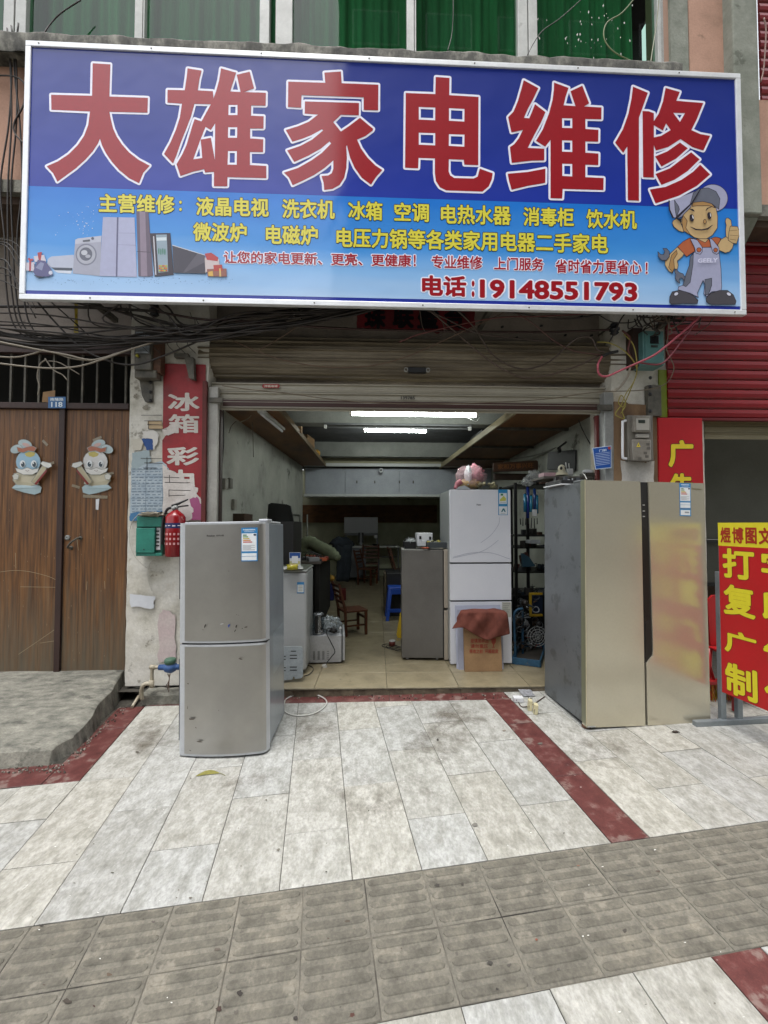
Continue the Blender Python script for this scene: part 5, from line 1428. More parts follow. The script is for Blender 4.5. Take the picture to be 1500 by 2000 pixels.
tr_ = MB(flat('#c9b53a')); ppoly(tr_, [(1247, 864), (1251, 873), (1243, 873)], MP, 0); tr_.use(flat('#2a2620')); ppoly(tr_, [(1247, 867), (1248, 871), (1246, 871)], MP, 0.001); tr_.build('warning_triangle', mtb)
tr_ = MB(flat('#55504a'))
for (x, y) in ((1262, 865), (1263, 873), (1257, 882), (1260, 889), (1246, 893)): ppoly(tr_, rect(x, y, x + 7, y + 5), MP, 0.0)
tr_.build('inner_parts', mtb)
cdp = MB(M['white']).tube(smooth_path([W(1223, 822, 3.55), W(1217, 823, 3.55), W(1216, 828, 3.55), W(1216, 888, 3.55), W(1218, 895, 3.55), W(1224, 896, 3.55)], 3), 0.011, 10)
tag(cdp.build('white_conduit'), 'short white plastic conduit bent at both ends left of the clear meter box', 'conduit')
tm = thing('teal_meter_box', 'old teal metal meter box with a small dark window above the right pier', 'meter box', W(1275, 680, 3.5))
teal = mk('teal_paint', [(0.3, '#486f6d'), (0.7, '#5f8785')], scale=8, rough=0.45, fine=0.14, speck=('#34504c', 8, 0.64, 0.6))
bpx(teal, 1256, 646, 1297, 713, 3.46, 0.14, tm, 'housing', 0.005)
bpx(flat('#4f7875', 0.4), 1261, 650, 1294, 709, 3.45, 0.009, tm, 'door', 0.003)
bpx(flat('#15181a', 0.15), 1270, 656, 1287, 671, 3.444, 0.004, tm, 'window', 0.002)
bpx(flat('#2e3331', 0.4), 1272, 674, 1285, 678, 3.444, 0.004, tm, 'slot', 0)
bpx(M['darkwood'], 1236, 640, 1256, 716, 3.52, 0.1, tm, 'back_box', 0.004)
bpx(M['rust'], 1266, 752, 1292, 812, 3.56, 0.05, tm, 'iron_bracket', 0.003)
for (x, y) in ((1270, 738), (1270, 755), (1270, 770), (1270, 803)):
    MB(M['black']).lathe(W(x, y, 3.555), [(0.016, 0), (0.012, 0.008), (0, 0.01)], 10, (0, -1, 0)).build('bolt', tm)
# notice
bn = thing('blue_notice', 'tilted blue notice plate fixed to the right guide rail', 'notice', W(1175, 895, 3.57))
NP = lambda x, y, l=0.0: W(x, y, 3.57 - l)
nq = [(1157, 875), (1194, 870), (1194, 914), (1163, 917)]
MB(flat('#c3cede', 0.35)).prism([NP(*q) for q in nq], (0, 0.004, 0)).build('plate', bn)
m2 = MB(flat('#1d4f9c', 0.35)); ppoly(m2, [(1158.5, 876), (1193, 871.5), (1193, 912.5), (1164, 915.5)], NP, 0.001)
m2.use(flat('#c8d6ea')); ptext(m2, '门前', [(1170, 878), (1185, 876), (1185, 881), (1171, 883)], NP, 0.002, 0.03)
for k in range(8): pline(m2, [(1163 + k * 0.2, 886.5 + k * 3.2), (1191, 883 + k * 3.2)], 0.7, NP, 0.002)
m2.use(flat('#a33630')); ppoly(m2, circ(1190, 875, 3, 3, 10), NP, 0.0026); m2.build('print', bn)
# red banner with yellow characters
rd = thing('red_advert_banner', 'red vertical banner with yellow characters between pier and neighbouring shop', 'banner', W(1330, 900, 3.58))
RP = lambda x, y, l=0.0: W(x, y, 3.575 - l)
redp = mk('bright_red_print', [(0.3, '#a3121a'), (0.7, '#b0161f')], scale=3, rough=0.45, fine=0.04)
xb0, xb1 = RP(1287, 880).x, RP(1373, 880).x
MB(redp).box(xb0, xb1, 3.575, 3.60, 0.25, RP(1330, 816).z).build('panel', rd, 0.003)
yl = MB(flat('#1d1410')); q = rect(1305.5, 859.5, 1354.5, 912.5); ptext(yl, '广', q, RP, 0.001, 0.075, 0.05)
q2 = rect(1308, 924, 1354, 975); ptext(yl, '告', q2, RP, 0.001, 0.07, 0.05)
yl.use(flat('#d9c22f', 0.4)); ptext(yl, '广', q, RP, 0.002, 0.05, 0.05); ptext(yl, '告', q2, RP, 0.002, 0.045, 0.05)
yl.build('lettering', rd)
# couplet over the shutter
cp = thing('red_couplet_paper', 'dark red New Year couplet paper with black brush characters above the shutter drum', 'paper', W(810, 625, YL))
CPP = lambda x, y, l=0.0: W(x, y, YL - 0.004 - l)
mb = MB(mk('faded_couplet_red', [(0.3, '#50141a'), (0.7, '#771a22')], scale=8, rough=0.7, fine=0.15)); ppoly(mb, tornpts([(696, 585), (928, 590), (927, 640), (905, 645), (870, 643), (855, 652), (840, 647), (780, 643), (697, 641)], 1.5, 6, 31), CPP, 0); mb.build('sheet', cp)
mb = MB(flat('#0e0c12')); 
for s, x in (('珠', 713), ('联', 768), ('璧', 816), ('合', 868)): ptext(mb, s, [(x, 598), (x + 42, 598), (x + 40, 642), (x - 2, 642)], CPP, 0.001, 0.05, 0.05)
mb.build('lettering', cp)
# screws and stubs in the lintel wall
for k, (x, y) in enumerate([(980, 639), (1056, 637), (1103, 655), (1154, 656), (1008, 660), (1134, 619), (1186, 615)]):
    p = W(x, y, YL); o = MB(M['black']).cyl((p.x, YL, p.z), (p.x + 0.004, YL - 0.02, p.z - 0.004), 0.010, 8).build('wall_plug')
    tag(o, 'dark plug stub sticking out of the wall above the shutter', 'plug', 'wall plugs above the shutter')
# insulators
for (x, y, lab) in ((302, 606, 'dark glazed cable insulator over the old meter box on the left'), (1200, 643, 'dark glazed cable insulator near the teal meter box on the right')):
    c = W(x, y, 3.52)
    t = thing('cable_insulator', lab, 'insulator', c, 'glazed cable insulators')
    MB(flat('#23252a', 0.25)).lathe(c + Vector((0, 0, 0.05)), [(0.0, 0.0), (0.03, 0), (0.036, -0.02), (0.024, -0.03), (0.042, -0.045), (0.042, -0.06), (0.026, -0.07), (0.036, -0.085), (0.02, -0.1), (0, -0.1)], 18).build('ceramic_body', t)
    MB(M['rust']).cyl(c + Vector((0, 0.0, 0.05)), c + Vector((0, 0.25, 0.06)), 0.008, 8).build('pin', t)
# ================================================================== refrigerators on the pavement
class LF:
    """local frame: origin, x along the front, y into the depth, z up"""
    def __init__(s, o, x, tilt=None):
        s.o = Vector(o); s.x = Vector((x[0], x[1], 0)).normalized(); s.z = Vector(tilt or (0, 0, 1)).normalized()
        s.y = s.z.cross(s.x).normalized(); s.x = s.y.cross(s.z)
    def __call__(s, x, y, z): return s.o + s.x * x + s.y * y + s.z * z
    def box(s, mb, x0, x1, y0, y1, z0, z1):
        return mb.obox(s((x0 + x1) / 2, (y0 + y1) / 2, (z0 + z1) / 2), s.x * (x1 - x0) / 2, s.y * (y1 - y0) / 2, s.z * (z1 - z0) / 2)
    def extr(s, mb, prof, z0, z1, smooth=True):
        """plan outline (x, y) extruded upwards"""
        return mb.prism([s(x, y, z0) for x, y in prof], s.z * (z1 - z0), smooth)

def energy_label(fr, par, x0, x1, z1, z0, y, name='energy_label', qr=True):
    t = MB(flat('#2f7ab0', 0.35)); n = (y - 0.001)
    Pn = lambda u, v, l: fr(x0 + (x1 - x0) * u, n - l, z1 - (z1 - z0) * v)
    R4 = lambda a, b, c, d, l=0.0004: [Pn(a, b, l), Pn(c, b, l), Pn(c, d, l), Pn(a, d, l)]
    t.face(R4(0, 0, 1, 1, 0)); t.use(flat('#d9dde0', 0.4)); t.face(R4(0.06, 0.17, 0.94, 0.70)); t.face(R4(0.06, 0.76, 0.94, 0.97))
    for k, (c, w_) in enumerate((('#2c6b3f', .22), ('#5d8f3a', .3), ('#b9a93a', .38), ('#c9803a', .46), ('#b8332c', .54))):
        t.use(flat(c, 0.4)); t.face(R4(0.14, 0.205 + 0.052 * k, 0.14 + w_, 0.205 + 0.052 * k + 0.03, 0.0008))
    t.use(flat('#22314a', 0.4)); t.face([Pn(0.84 + 0.09 * math.cos(a * math.pi / 5), 0.215 + 0.03 * math.sin(-a * math.pi / 5), 0.0008) for a in range(10)])
    t.use(flat('#8d9399', 0.5))
    for k in range(5): t.face(R4(0.12, 0.52 + 0.033 * k, 0.12 + (0.5 if k % 2 else 0.72), 0.52 + 0.033 * k + 0.012, 0.0008))
    t.use(flat('#2f7ab0', 0.35)); t.face(R4(0.06, 0.845, 0.94, 0.855, 0.0008))
    t.use(flat('#d9e6ef', 0.4)); ptext(t, '中国能效标识', [(0.14, 0.04), (0.86, 0.04), (0.86, 0.085), (0.14, 0.085)], lambda a, b, l: Pn(a, b, l), 0.0008, 0.03); t.face(R4(0.2, 0.115, 0.8, 0.125, 0.0008))
    return t.build(name, par)

steelf = mk('brushed_steel_door', [(0.3, '#a19f9b'), (0.7, '#b0aea9')], scale=1.5, rough=0.30, metal=0.92, fine=0.05, bscale=5)
def brush(m, st=(60, 60, 1.5), amt=0.10, base=0.30):
    n, l = m.node_tree.nodes, m.node_tree.links
    tc = n.new('ShaderNodeTexCoord'); mp = n.new('ShaderNodeMapping'); mp.inputs['Scale'].default_value = st
    nz = n.new('ShaderNodeTexNoise'); nz.inputs['Scale'].default_value = 8; nz.inputs['Detail'].default_value = 4
    l.new(tc.outputs['Object'], mp.inputs[0]); l.new(mp.outputs[0], nz.inputs[0])
    mr = n.new('ShaderNodeMapRange'); mr.inputs['To Min'].default_value = base - amt; mr.inputs['To Max'].default_value = base + amt
    l.new(nz.outputs['Fac'], mr.inputs['Value']); l.new(mr.outputs[0], n['Principled BSDF'].inputs['Roughness'])
brush(steelf, (1.5, 1.5, 60), 0.05, 0.34)
greyside = mk('grey_fridge_side', [(0.3, '#7f868c'), (0.7, '#8e959a')], scale=2, rough=0.22, metal=0.0, fine=0.03, coat=0.3)
sil = mk('silver_plastic_trim', [(0.3, '#b3b6ba'), (0.7, '#c2c5c8')], scale=4, rough=0.35, metal=0.3, fine=0.04, speck=('#77777a', 8, 0.68, 0.5))

# --- silver two-door fridge
FLp, FRp = G(352, 1480), G(523, 1476)
f1 = LF(FLp + Vector((0, 0, 0.0)), FRp - FLp, (-0.016, 0.014, 1))
W1 = (FRp - FLp).length; H1 = 1.475; Dp = 0.53
sf = thing('silver_fridge', 'tall silver two door fridge with curved steel doors and scratches on the pavement left', 'fridge', FLp)
b = MB(greyside); f1.box(b, 0.006, W1 - 0.004, 0.082, Dp, 0.03, H1 - 0.004); b.build('cabinet', sf, 0.006)
b = MB(sil); f1.box(b, 0.004, W1 - 0.002, 0.04, Dp - 0.1, H1 - 0.003, H1 + 0.01); b.build('top_cap', sf, 0.004)
b = MB(M['black']); f1.box(b, 0.03, W1 - 0.03, 0.09, Dp - 0.03, 0.0, 0.032); b.build('plinth', sf)
def doorprof(y_off, x0, x1, bulge, rc=0.05, n=44):
    pts = []
    for i in range(n + 1):
        t = i / n; x = x0 + (x1 - x0) * t
        y = y_off - bulge * (1 - (2 * t - 1) ** 2)
        e = min(t, 1 - t) * (x1 - x0)
        if e < rc and t > 0.5: y += (rc - math.sqrt(max(0, rc * rc - (rc - e) ** 2))) * 0.9
        elif e < 0.01: y += (0.01 - e) * 0.5
        pts.append((x, y))
    return pts + [(x1, 0.066), (x0, 0.066)]
zs = H1 * (1478 - 1258) / (1478 - 1020)
for (z0, z1, nm) in ((zs + 0.006, H1 + 0.004, 'upper_door'), (0.012, zs - 0.006, 'lower_door')):
    d = MB(sil); f1.extr(d, doorprof(0.008, -0.012, W1, 0.030), z0, z1, False); dj = d.build(nm, sf, 0.004)
    pn = MB(steelf)
    pr_ = [p for p in doorprof(0.0065, -0.012, W1, 0.0302)[:-2] if p[0] > 0.022 and p[0] < W1 - 0.008]
    n_ = len(pr_); vs = [f1(x, y - 0.0012, z) for z in (z0 + 0.014, z1 - 0.012) for x, y in pr_]
    pn.add(vs, [(i, i + 1, i + 1 + n_, i + n_) for i in range(n_ - 1)], True); pn.build('steel_sheet', dj)
    hz0, hz1 = (zs + 0.28, H1 - 0.06) if nm == 'upper_door' else (0.10, zs - 0.10)
    hd = MB(M['black']); f1.box(hd, -0.018, 0.0, 0.016, 0.05, hz0, hz1); hd.build('handle_recess', dj, 0.003)
b = MB(M['black']); f1.box(b, 0.004, W1 - 0.006, 0.01, 0.074, zs - 0.006, zs + 0.006); b.build('door_gap', sf)
b = MB(M['black']); f1.box(b, 0.01, W1 - 0.006, 0.0665, 0.0815, 0.03, H1); b.build('gasket', sf)
b = MB(sil); f1.box(b, W1 - 0.06, W1 + 0.002, 0.03, 0.14, H1 + 0.006, H1 + 0.024); b.build('hinge_cover', sf, 0.006)
pxx = lambda px: (px - 350) / (523 - 350) * W1
pzz = lambda py: H1 * (1478 - py) / (1478 - 1020)
yf = lambda x: 0.0045 - 0.0302 * (1 - (2 * x / W1 - 1) ** 2)
energy_label(f1, sf, pxx(472), pxx(506), pzz(1030), pzz(1097), yf(pxx(490)) - 0.004)
b = MB(flat('#4c4a48', 0.4)); ptext(b, 'Ronshen', [(0, 0), (1, 0), (1, 1), (0, 1)], lambda u, v, l: f1(pxx(405 + 16 * u), yf(pxx(413)) - 0.003 - l, pzz(1043 + 3.6 * v)), 0, 0.03); b.build('badge', sf)
b = MB(flat('#4c4a48', 0.4)); ptext(b, '容声冰箱', [(0, 0), (1, 0), (1, 1), (0, 1)], lambda u, v, l: f1(pxx(424 + 15 * u), yf(pxx(430)) - 0.003 - l, pzz(1043 + 3.4 * v)), 0, 0.02); b.build('badge', sf)
# scratches and scuffs
scm = MB(flat('#241c16', 0.7))
r5 = random.Random(12)
def scuff(mb, fr, fx, fz_, fy, px, py, w_, h_, seed, rot=0.0):
    rr = random.Random(seed); pts = []
    for k in range(9):
        a = 2 * math.pi * k / 9; q = rr.uniform(0.45, 1.0)
        u, v = w_ * q * math.cos(a), h_ * q * math.sin(a)
        pts.append((px + u * math.cos(rot) - v * math.sin(rot), py + u * math.sin(rot) + v * math.cos(rot)))
    mb.face([fr(fx(x), fy(fx(x)) - 0.0022 - seed * 0.00002, fz_(y)) for x, y in pts])
for (px, py, w_, h_, rt_, c_) in ((402, 1222, 1.6, 5.5, 0.3, 0), (398, 1229, 1, 1, 0, 0), (436, 1218, 5, 1.4, -0.2, 1), (450, 1222, 2.2, 4, 0.5, 2), (464, 1224, 2, 4, 0.2, 0), (462, 1232, 1.2, 4, 0.4, 0), (483, 1226, 4, 2, -0.4, 3), (465, 1201, .8, .8, 0, 0), (469, 1202, .8, .8, 0, 0), (476, 1228, 1, 1, 0, 0), (450, 1115, .8, .8, 0, 0),
        (367, 1334, 2.2, 1.6, 0, 3), (366, 1380, .9, 5, 0.1, 3), (375, 1402, 9, 2, 0, 3), (372, 1462, 3, .8, .3, 3), (392, 1444, 8, 2, 0.1, 3), (384, 1418, 2, 1, 1, 3), (472, 1287, 5, 1.6, 0.2, 3), (430, 1385, .6, 2, 0, 3)):
    scm.use(flat(['#241c16', '#c4c4c4', '#3a4a8a', '#575049'][c_], 0.7)); scuff(scm, f1, pxx, pzz, yf, px, py, w_, h_, int(px), rt_)
scm.build('scuff_marks', sf, kind='stuff')
gt_ = MB(mk('old_tape', '#8f9399', rough=0.25)); 
for (a, b_, c_, d) in ((346, 1270, 357, 1284), (348, 1325, 356, 1338)): gt_.face([f1(pxx(a), 0.022, pzz(b_)), f1(pxx(c_), 0.004, pzz(b_)), f1(pxx(c_), 0.004, pzz(d)), f1(pxx(a), 0.022, pzz(d))])
gt_.build('tape', sf)
fl_ = MB(mk('protective_film', '#8f979c', rough=0.1)); fl_.face([f1(W1 - 0.0035, y, z) for y, z in ((0.18, 0.72), (Dp - 0.01, 0.73), (Dp - 0.01, 0.45), (0.18, 0.44))]); fl_.build('film_sheet', sf)
# its flex
pts = [G(553, 1385, 0.02), G(560, 1366, 0.006), G(585, 1357, 0.006), G(612, 1357, 0.006), G(634, 1366, 0.006), G(637, 1378, 0.006), G(620, 1392, 0.006), G(595, 1399, 0.006), G(570, 1398, 0.006), G(555, 1391, 0.006)]
wire('power_flex', pts, 0.0055, flat('#b9b9b4', 0.4), 'white power flex looped on the paving right of the silver fridge')

# --- gold side-by-side fridge
A, B = G(1145, 1427), G(1388, 1410)
W2 = (B - A).length; H2 = 1.765
f2 = LF(A, B - A, (0.014, 0.010, 1))
gf = thing('gold_fridge', 'large champagne gold side by side fridge standing on the pavement right', 'fridge', A)
gold = mk('champagne_glass_door', [(0.3, '#c6c0ab'), (0.7, '#ccc6b2')], scale=2, rough=0.235, metal=0.6, fine=0.03, coat=0.3)
D2_ = 0.60
sidem = mk('stained_grey_side', [(0.3, '#54585b'), (0.7, '#64686a')], scale=2, rough=0.35, fine=0.04, coat=0.08, speck=('#34342f', 6.5, 0.555, 0.5))
b = MB(sidem); f2.box(b, 0.004, W2 - 0.004, 0.062, D2_, 0.035, H2 - 0.012); b.build('cabinet', gf, 0.004)
b = MB(flat('#6f705a', 0.4)); f2.box(b, 0.001, 0.006, 0.004, 0.058, 0.04, H2 - 0.002); b.build('door_edge', gf, label='olive edge of the left door')
b = MB(M['black']); f2.box(b, 0.03, W2 - 0.03, 0.09, D2_ - 0.02, 0.0, 0.036); b.build('plinth', gf)
u2 = lambda px: (px - 1145) / (1387 - 1145) * W2
def v2(px, py):
    t = (px - 1145) / (1387 - 1145); yb = 1425 + (1407 - 1425) * t; yt = 935
    return 0.018 + (H2 - 0.018) * (yb - py) / (yb - yt)
def slab(pts, y0, y1, mat, name, par, bev=0.003, label=None):
    mb = MB(mat).prism([f2(u2(x), y0, v2(x, y)) for x, y in pts], f2.y * (y1 - y0)); return mb.build(name, par, bev, label)
ld = slab([(1146, 936), (1253, 936), (1255, 1020), (1258, 1417), (1146, 1424.5)], 0, 0.055, gold, 'left_door', gf)
rdoor = slab([(1269.5, 936), (1382, 936), (1387, 1407), (1262.5, 1416.5), (1261.5, 1297), (1274, 1281), (1275, 1270)], 0, 0.055, gold, 'right_door', gf)
slab([(1253.5, 937), (1269, 937), (1274.5, 1270), (1273, 1281), (1261, 1296), (1258.4, 1296)], 0.008, 0.05, flat('#1b1a19', 0.5), 'handle_channel', gf, 0.002)
slab([(1256, 1024), (1267, 1034), (1269.5, 1206), (1259, 1206)], 0.004, 0.0075, flat('#131212', 0.5), 'upper_recess', gf, 0.001)
slab([(1261, 1218), (1267.5, 1212), (1270, 1270), (1268, 1278), (1260, 1288)], 0.004, 0.0075, flat('#1a1918', 0.5), 'lower_recess', gf, 0.001)
trim = MB(flat('#c4bb9f', 0.3, 0.4))
f2.box(trim, -0.0005, 0.004, -0.0015, 0.003, 0.03, H2); trim.build('bright_edge', gf)
for y in (982, 994, 1005):
    b = MB(flat('#9a9a96')); b.face([f2(u2(x), 0.0070, v2(x, yy)) for x, yy in ((1258.5, y), (1263, y), (1263, y + 2), (1258.5, y + 2))]); b.build('control_mark', gf)
b = MB(flat('#8b8366', 0.3, 0.5)); ptext(b, 'Hisense', [(0, 0), (1, 0), (1, 1), (0, 1)], lambda u, v, l: f2(u2(1357 + 19 * u), -0.001 - l, v2(1365, 946 + 3.4 * v)), 0, 0.04); b.build('badge', gf)
energy_label(f2, gf, u2(1331), u2(1354), v2(1340, 937), v2(1340, 988), 0.0)
b = MB(flat('#2f7ab0', 0.35)); b.face([f2(u2(x), -0.0008, v2(x, y)) for x, y in ((1331, 989), (1354, 989), (1354, 1003), (1331, 1003))])
b.use(flat('#d9dde0')); b.face([f2(u2(x), -0.0012, v2(x, y)) for x, y in ((1333, 991), (1352, 991), (1352, 1001), (1333, 1001))]); b.use(flat('#8d9399')); b.face([f2(u2(x), -0.0016, v2(x, y)) for x, y in ((1341, 994), (1350, 994), (1350, 997), (1341, 997))]); b.build('small_sticker', gf)
b = MB(M['rusty']); f2.box(b, 0.0, 0.05, 0.02, 0.06, 0.002, 0.02); b.use(M['steel']); f2.box(b, 0.01, 0.07, -0.004, 0.05, 0.02, 0.03); b.build('lower_hinge', gf, 0.002)
b = MB(flat('#55585a')); f2.box(b, 0.0, 0.10, 0.05, 0.15, H2 - 0.012, H2 + 0.004); b.build('hinge_cover', gf, 0.004)
# --- small things between them: plugs, adaptor, film
def gbox(name, px, py, w_, d_, h_, rz, mat, label, cat, tilt=0.0):
    p = G(px, py); c, s = math.cos(rz), math.sin(rz)
    mb = MB(mat).obox(p + Vector((0, 0, h_ / 2 + 0.004)), (w_ / 2 * c, w_ / 2 * s, 0), (-d_ / 2 * s, d_ / 2 * c, 0), (math.sin(tilt) * h_ / 2, 0, math.cos(tilt) * h_ / 2))
    o = mb.build(name, bevel=0.003); tag(o, label, cat); return o
ad_ = thing('adaptor_box', 'white paper wrapped adaptor box lying by the red stone band', 'adaptor', G(1012, 1370))
p = G(1012, 1370)
MB(M['white']).obox(p + Vector((0, 0, 0.02)), (0.038, -0.006, 0), (0.004, 0.028, 0), (0, 0, 0.018)).build('housing', ad_, 0.004)
mb = MB(flat('#4b4b4b')); 
for k in range(4): mb.obox(p + Vector((-0.02 + 0.012 * k, -0.0245 - 0.0, 0.02 + 0.004 * (k % 2))), (0.004, 0, 0), (0, 0.001, 0), (0, 0, 0.006))
mb.build('label', ad_)
crm = flat('#bdb592', 0.5)
for (px, py, hh, lab) in ((1035, 1386, 0.075, 'cream switch piece standing upright, nearer the red band'), (1046, 1393, 0.07, 'cream switch piece leaning beside another, nearer the gold fridge')):
    t = thing('switch_piece', lab, 'switch', G(px, py)); p = G(px, py)
    MB(crm).obox(p + Vector((0, 0, hh / 2)), (0.014, -0.004, 0), (0.006, 0.026, 0), (0.004, 0, hh / 2)).build('housing', t, 0.003)
    MB(flat('#2f2c36')).obox(p + Vector((-0.012, -0.012, hh * 0.35)), (0.004, 0, 0), (0.002, 0.012, 0), (0, 0, hh * 0.22)).build('contact_block', t, 0.001)
    MB(crm).lathe(p + Vector((-0.02, -0.01, 0.028)), [(0, 0), (0.012, 0), (0.012, 0.008), (0, 0.008)], 10, (1, 0, 0)).build('knob', t)
wire('brown_flex', [G(1012, 1372, 0.006), G(1020, 1382, 0.006), G(1040, 1378, 0.006), G(1052, 1370, 0.006), G(1064, 1362, 0.006)], 0.004, flat('#4c4038'), 'brown flex running from the adaptor box under the gold fridge')
fm = MB(mk('grey_film', [(0.3, '#75767a'), (0.7, '#9b9ca0')], scale=30, rough=0.2, fine=0.15))
q = [G(1007, 1344, 0.02), G(1031, 1343, 0.015), G(1046, 1361, 0.006), G(1022, 1362, 0.008)]
vs = []; N = 8
for i in range(N + 1):
    for j in range(N + 1):
        u, v = i / N, j / N
        pnt = (q[0] * (1 - u) + q[1] * u) * (1 - v) + (q[3] * (1 - u) + q[2] * u) * v
        vs.append(pnt + Vector((0, 0, 0.008 * noise.noise(pnt * 25))))
fm.add(vs, [(i * (N + 1) + j, (i + 1) * (N + 1) + j, (i + 1) * (N + 1) + j + 1, i * (N + 1) + j + 1) for i in range(N) for j in range(N)], True)
tag(fm.build('plastic_film'), 'crumpled grey plastic film lying on the door sill', 'plastic')

# ================================================================== sign stand at the right
ss = thing('pavement_sign', 'red and yellow print shop sign panel on a grey steel stand at the right edge', 'sign', G(1410, 1412))
pTL, pBL = W(1402, 1021, 2.93), W(1404, 1351, 2.93)
XS = pTL.x
ycut = lambda px: None
# the panel runs straight towards the street from the gold fridge
pr1 = ray(1500, 1200); yR = XS / (pr1.x / pr1.y)
zt, zbm = pTL.z, pBL.z
yN = 2.93 - 0.62
# plane of the panel through the left edge and the point seen at the frame edge
SXN = XS + 0.065
dirv = Vector((SXN - XS, -0.62, 0)); nrm_ = Vector((-dirv.y, dirv.x, 0)).normalized()
if nrm_.x > 0: nrm_ = -nrm_
def SPn(px, py, l=0.0):
    d = ray(px, py); o_ = Vector((XS, 2.93, 0)); t = (o_ - CAM).dot(nrm_) / d.dot(nrm_)
    return CAM + d * t + nrm_ * l
uR = W(1500, 1200, 2.93)
def UV(u, v, l=0.0):      # u metres from the far edge, v metres down from the top
    return Vector((XS, 2.93, zt)) + dirv.normalized() * u + Vector((0, 0, -v)) + nrm_ * l
HH = zt - zbm
MB(flat('#8e9296', 0.4, 0.6)).prism([UV(0, 0, -0.012), UV(0.64, 0, -0.012), UV(0.64, HH, -0.012), UV(0, HH, -0.012)], nrm_ * 0.011).build('backing_panel', ss)
redp2 = mk('sign_red_print', [(0.3, '#ac141b'), (0.7, '#b8181f')], scale=3, rough=0.35, fine=0.04)
yelp = flat('#d8cb2c', 0.35)
hy = HH * (1066 - 1021) / 330
MB(redp2).face([UV(0.003, hy, 0.0005), UV(0.637, hy, 0.0005), UV(0.637, HH, 0.0005), UV(0.003, HH, 0.0005)]).build('red_print', ss)
MB(yelp).face([UV(0, 0, 0.0005), UV(0.64, 0, 0.0005), UV(0.64, hy, 0.0005), UV(0, hy, 0.0005)]).build('yellow_print', ss)
def uof(px):
    p = SPn(px, 1150); return (Vector((p.x, p.y, 0)) - Vector((XS, 2.93, 0))).length
def vof(py): return HH * (py - 1021) / 330
SV = lambda u, v, l: UV(u, v, 0.001 + l)
def schar(s, pxa, pxb, py0, py1, mat, off=0.034, omat=None):
    q = [(uof(pxa), vof(py0)), (uof(pxb), vof(py0)), (uof(pxb), vof(py1)), (uof(pxa), vof(py1))]
    mb = MB(mat); ptext(mb, s, q, SV, 0.0012, off, 0.03)
    w_ = mb.build('lettering', ss)
    if omat:
        m2_ = MB(omat); ptext(m2_, s, q, SV, 0.0002, off + 0.02, 0.03); m2_.build('lettering_outline', w_)
rt2 = flat('#9c2a17', 0.4)
for s, a, b_ in (('煜', 1410, 1430), ('博', 1433, 1455), ('图', 1459, 1481)): schar(s, a, b_, 1030, 1060, rt2, 0.035)
du = uof(1455) - uof(1433)
def schar_u(s, u0, u1, v0, v1, mat, off=0.05, omat=None):
    q = [(u0, v0), (u1, v0), (u1, v1), (u0, v1)]; mb = MB(mat); ptext(mb, s, q, SV, 0.0012, off, 0.03); w_ = mb.build('lettering', ss)
    if omat:
        m2_ = MB(omat); ptext(m2_, s, q, SV, 0.0002, off + 0.02, 0.03); m2_.build('lettering_outline', w_)
u_ = uof(1485)
schar_u('文', u_, u_ + du, vof(1030), vof(1060), rt2, 0.035)
oc = flat('#7a1a12')
c2 = uof(1488.5); cw = uof(1474) - uof(1413)
for s, s2, y0, y1 in (('打', '字', 1070, 1130), ('复', '印', 1139, 1200), ('广', '告', 1226, 1272), ('制', '作', 1288, 1350)):
    schar(s, 1413, 1475, y0, y1 - 3, yelp, 0.034, oc)
    v0, v1 = vof(y0), vof(y1 - 3)
    schar_u(s2, c2, c2 + cw, v0, v1, yelp, 0.034, oc)
stl = mk('grey_steel_tube', [(0.3, '#767d80'), (0.7, '#8d9497')], scale=6, rough=0.4, metal=0.4, fine=0.08)
for pxs, hy_ in ((1411, 2.96), (1443, 2.96)):
    p = G(pxs, 1412); 
    MB(stl).box(p.x - 0.018, p.x + 0.018, p.y - 0.018, p.y + 0.018, p.z + 0.02, 1.1).build('post', ss, 0.003)
    MB(M['rusty']).box(p.x - 0.02, p.x + 0.02, p.y - 0.021, p.y + 0.021, p.z + 0.02, p.z + 0.028).build('weld', ss)
pa, pb = G(1356, 1418), G(1540, 1408)
MB(stl).obox((pa + pb) / 2 + Vector((0, 0, 0.018)), (pb - pa) / 2, (0, 0.02, 0), (0, 0, 0.018)).build('foot_rail', ss, 0.003)
pn_ = UV(0.60, 0, -0.04); gzz = gz(pn_.x, pn_.y)
MB(stl).box(pn_.x - 0.0, pn_.x + 0.036, pn_.y - 0.018, pn_.y + 0.018, gzz + 0.03, 1.1).build('post', ss, 0.003)
pc = Vector((pn_.x + 0.018, pn_.y, gzz + 0.015)); MB(stl).box(pc.x - 0.0, pc.x + 0.6, pc.y - 0.02, pc.y + 0.02, gzz + 0.002, gzz + 0.029).build('foot_rail', ss, 0.003)
MB(stl).obox((Vector((G(1411, 1412).x, 2.95, 1.0)) + Vector((pn_.x + 0.018, pn_.y, 1.0))) / 2, (Vector((pn_.x + 0.018, pn_.y, 0)) - Vector((G(1411, 1412).x, 2.95, 0))) / 2, (0.015, 0, 0), (0, 0, 0.015)).build('cross_rail', ss)
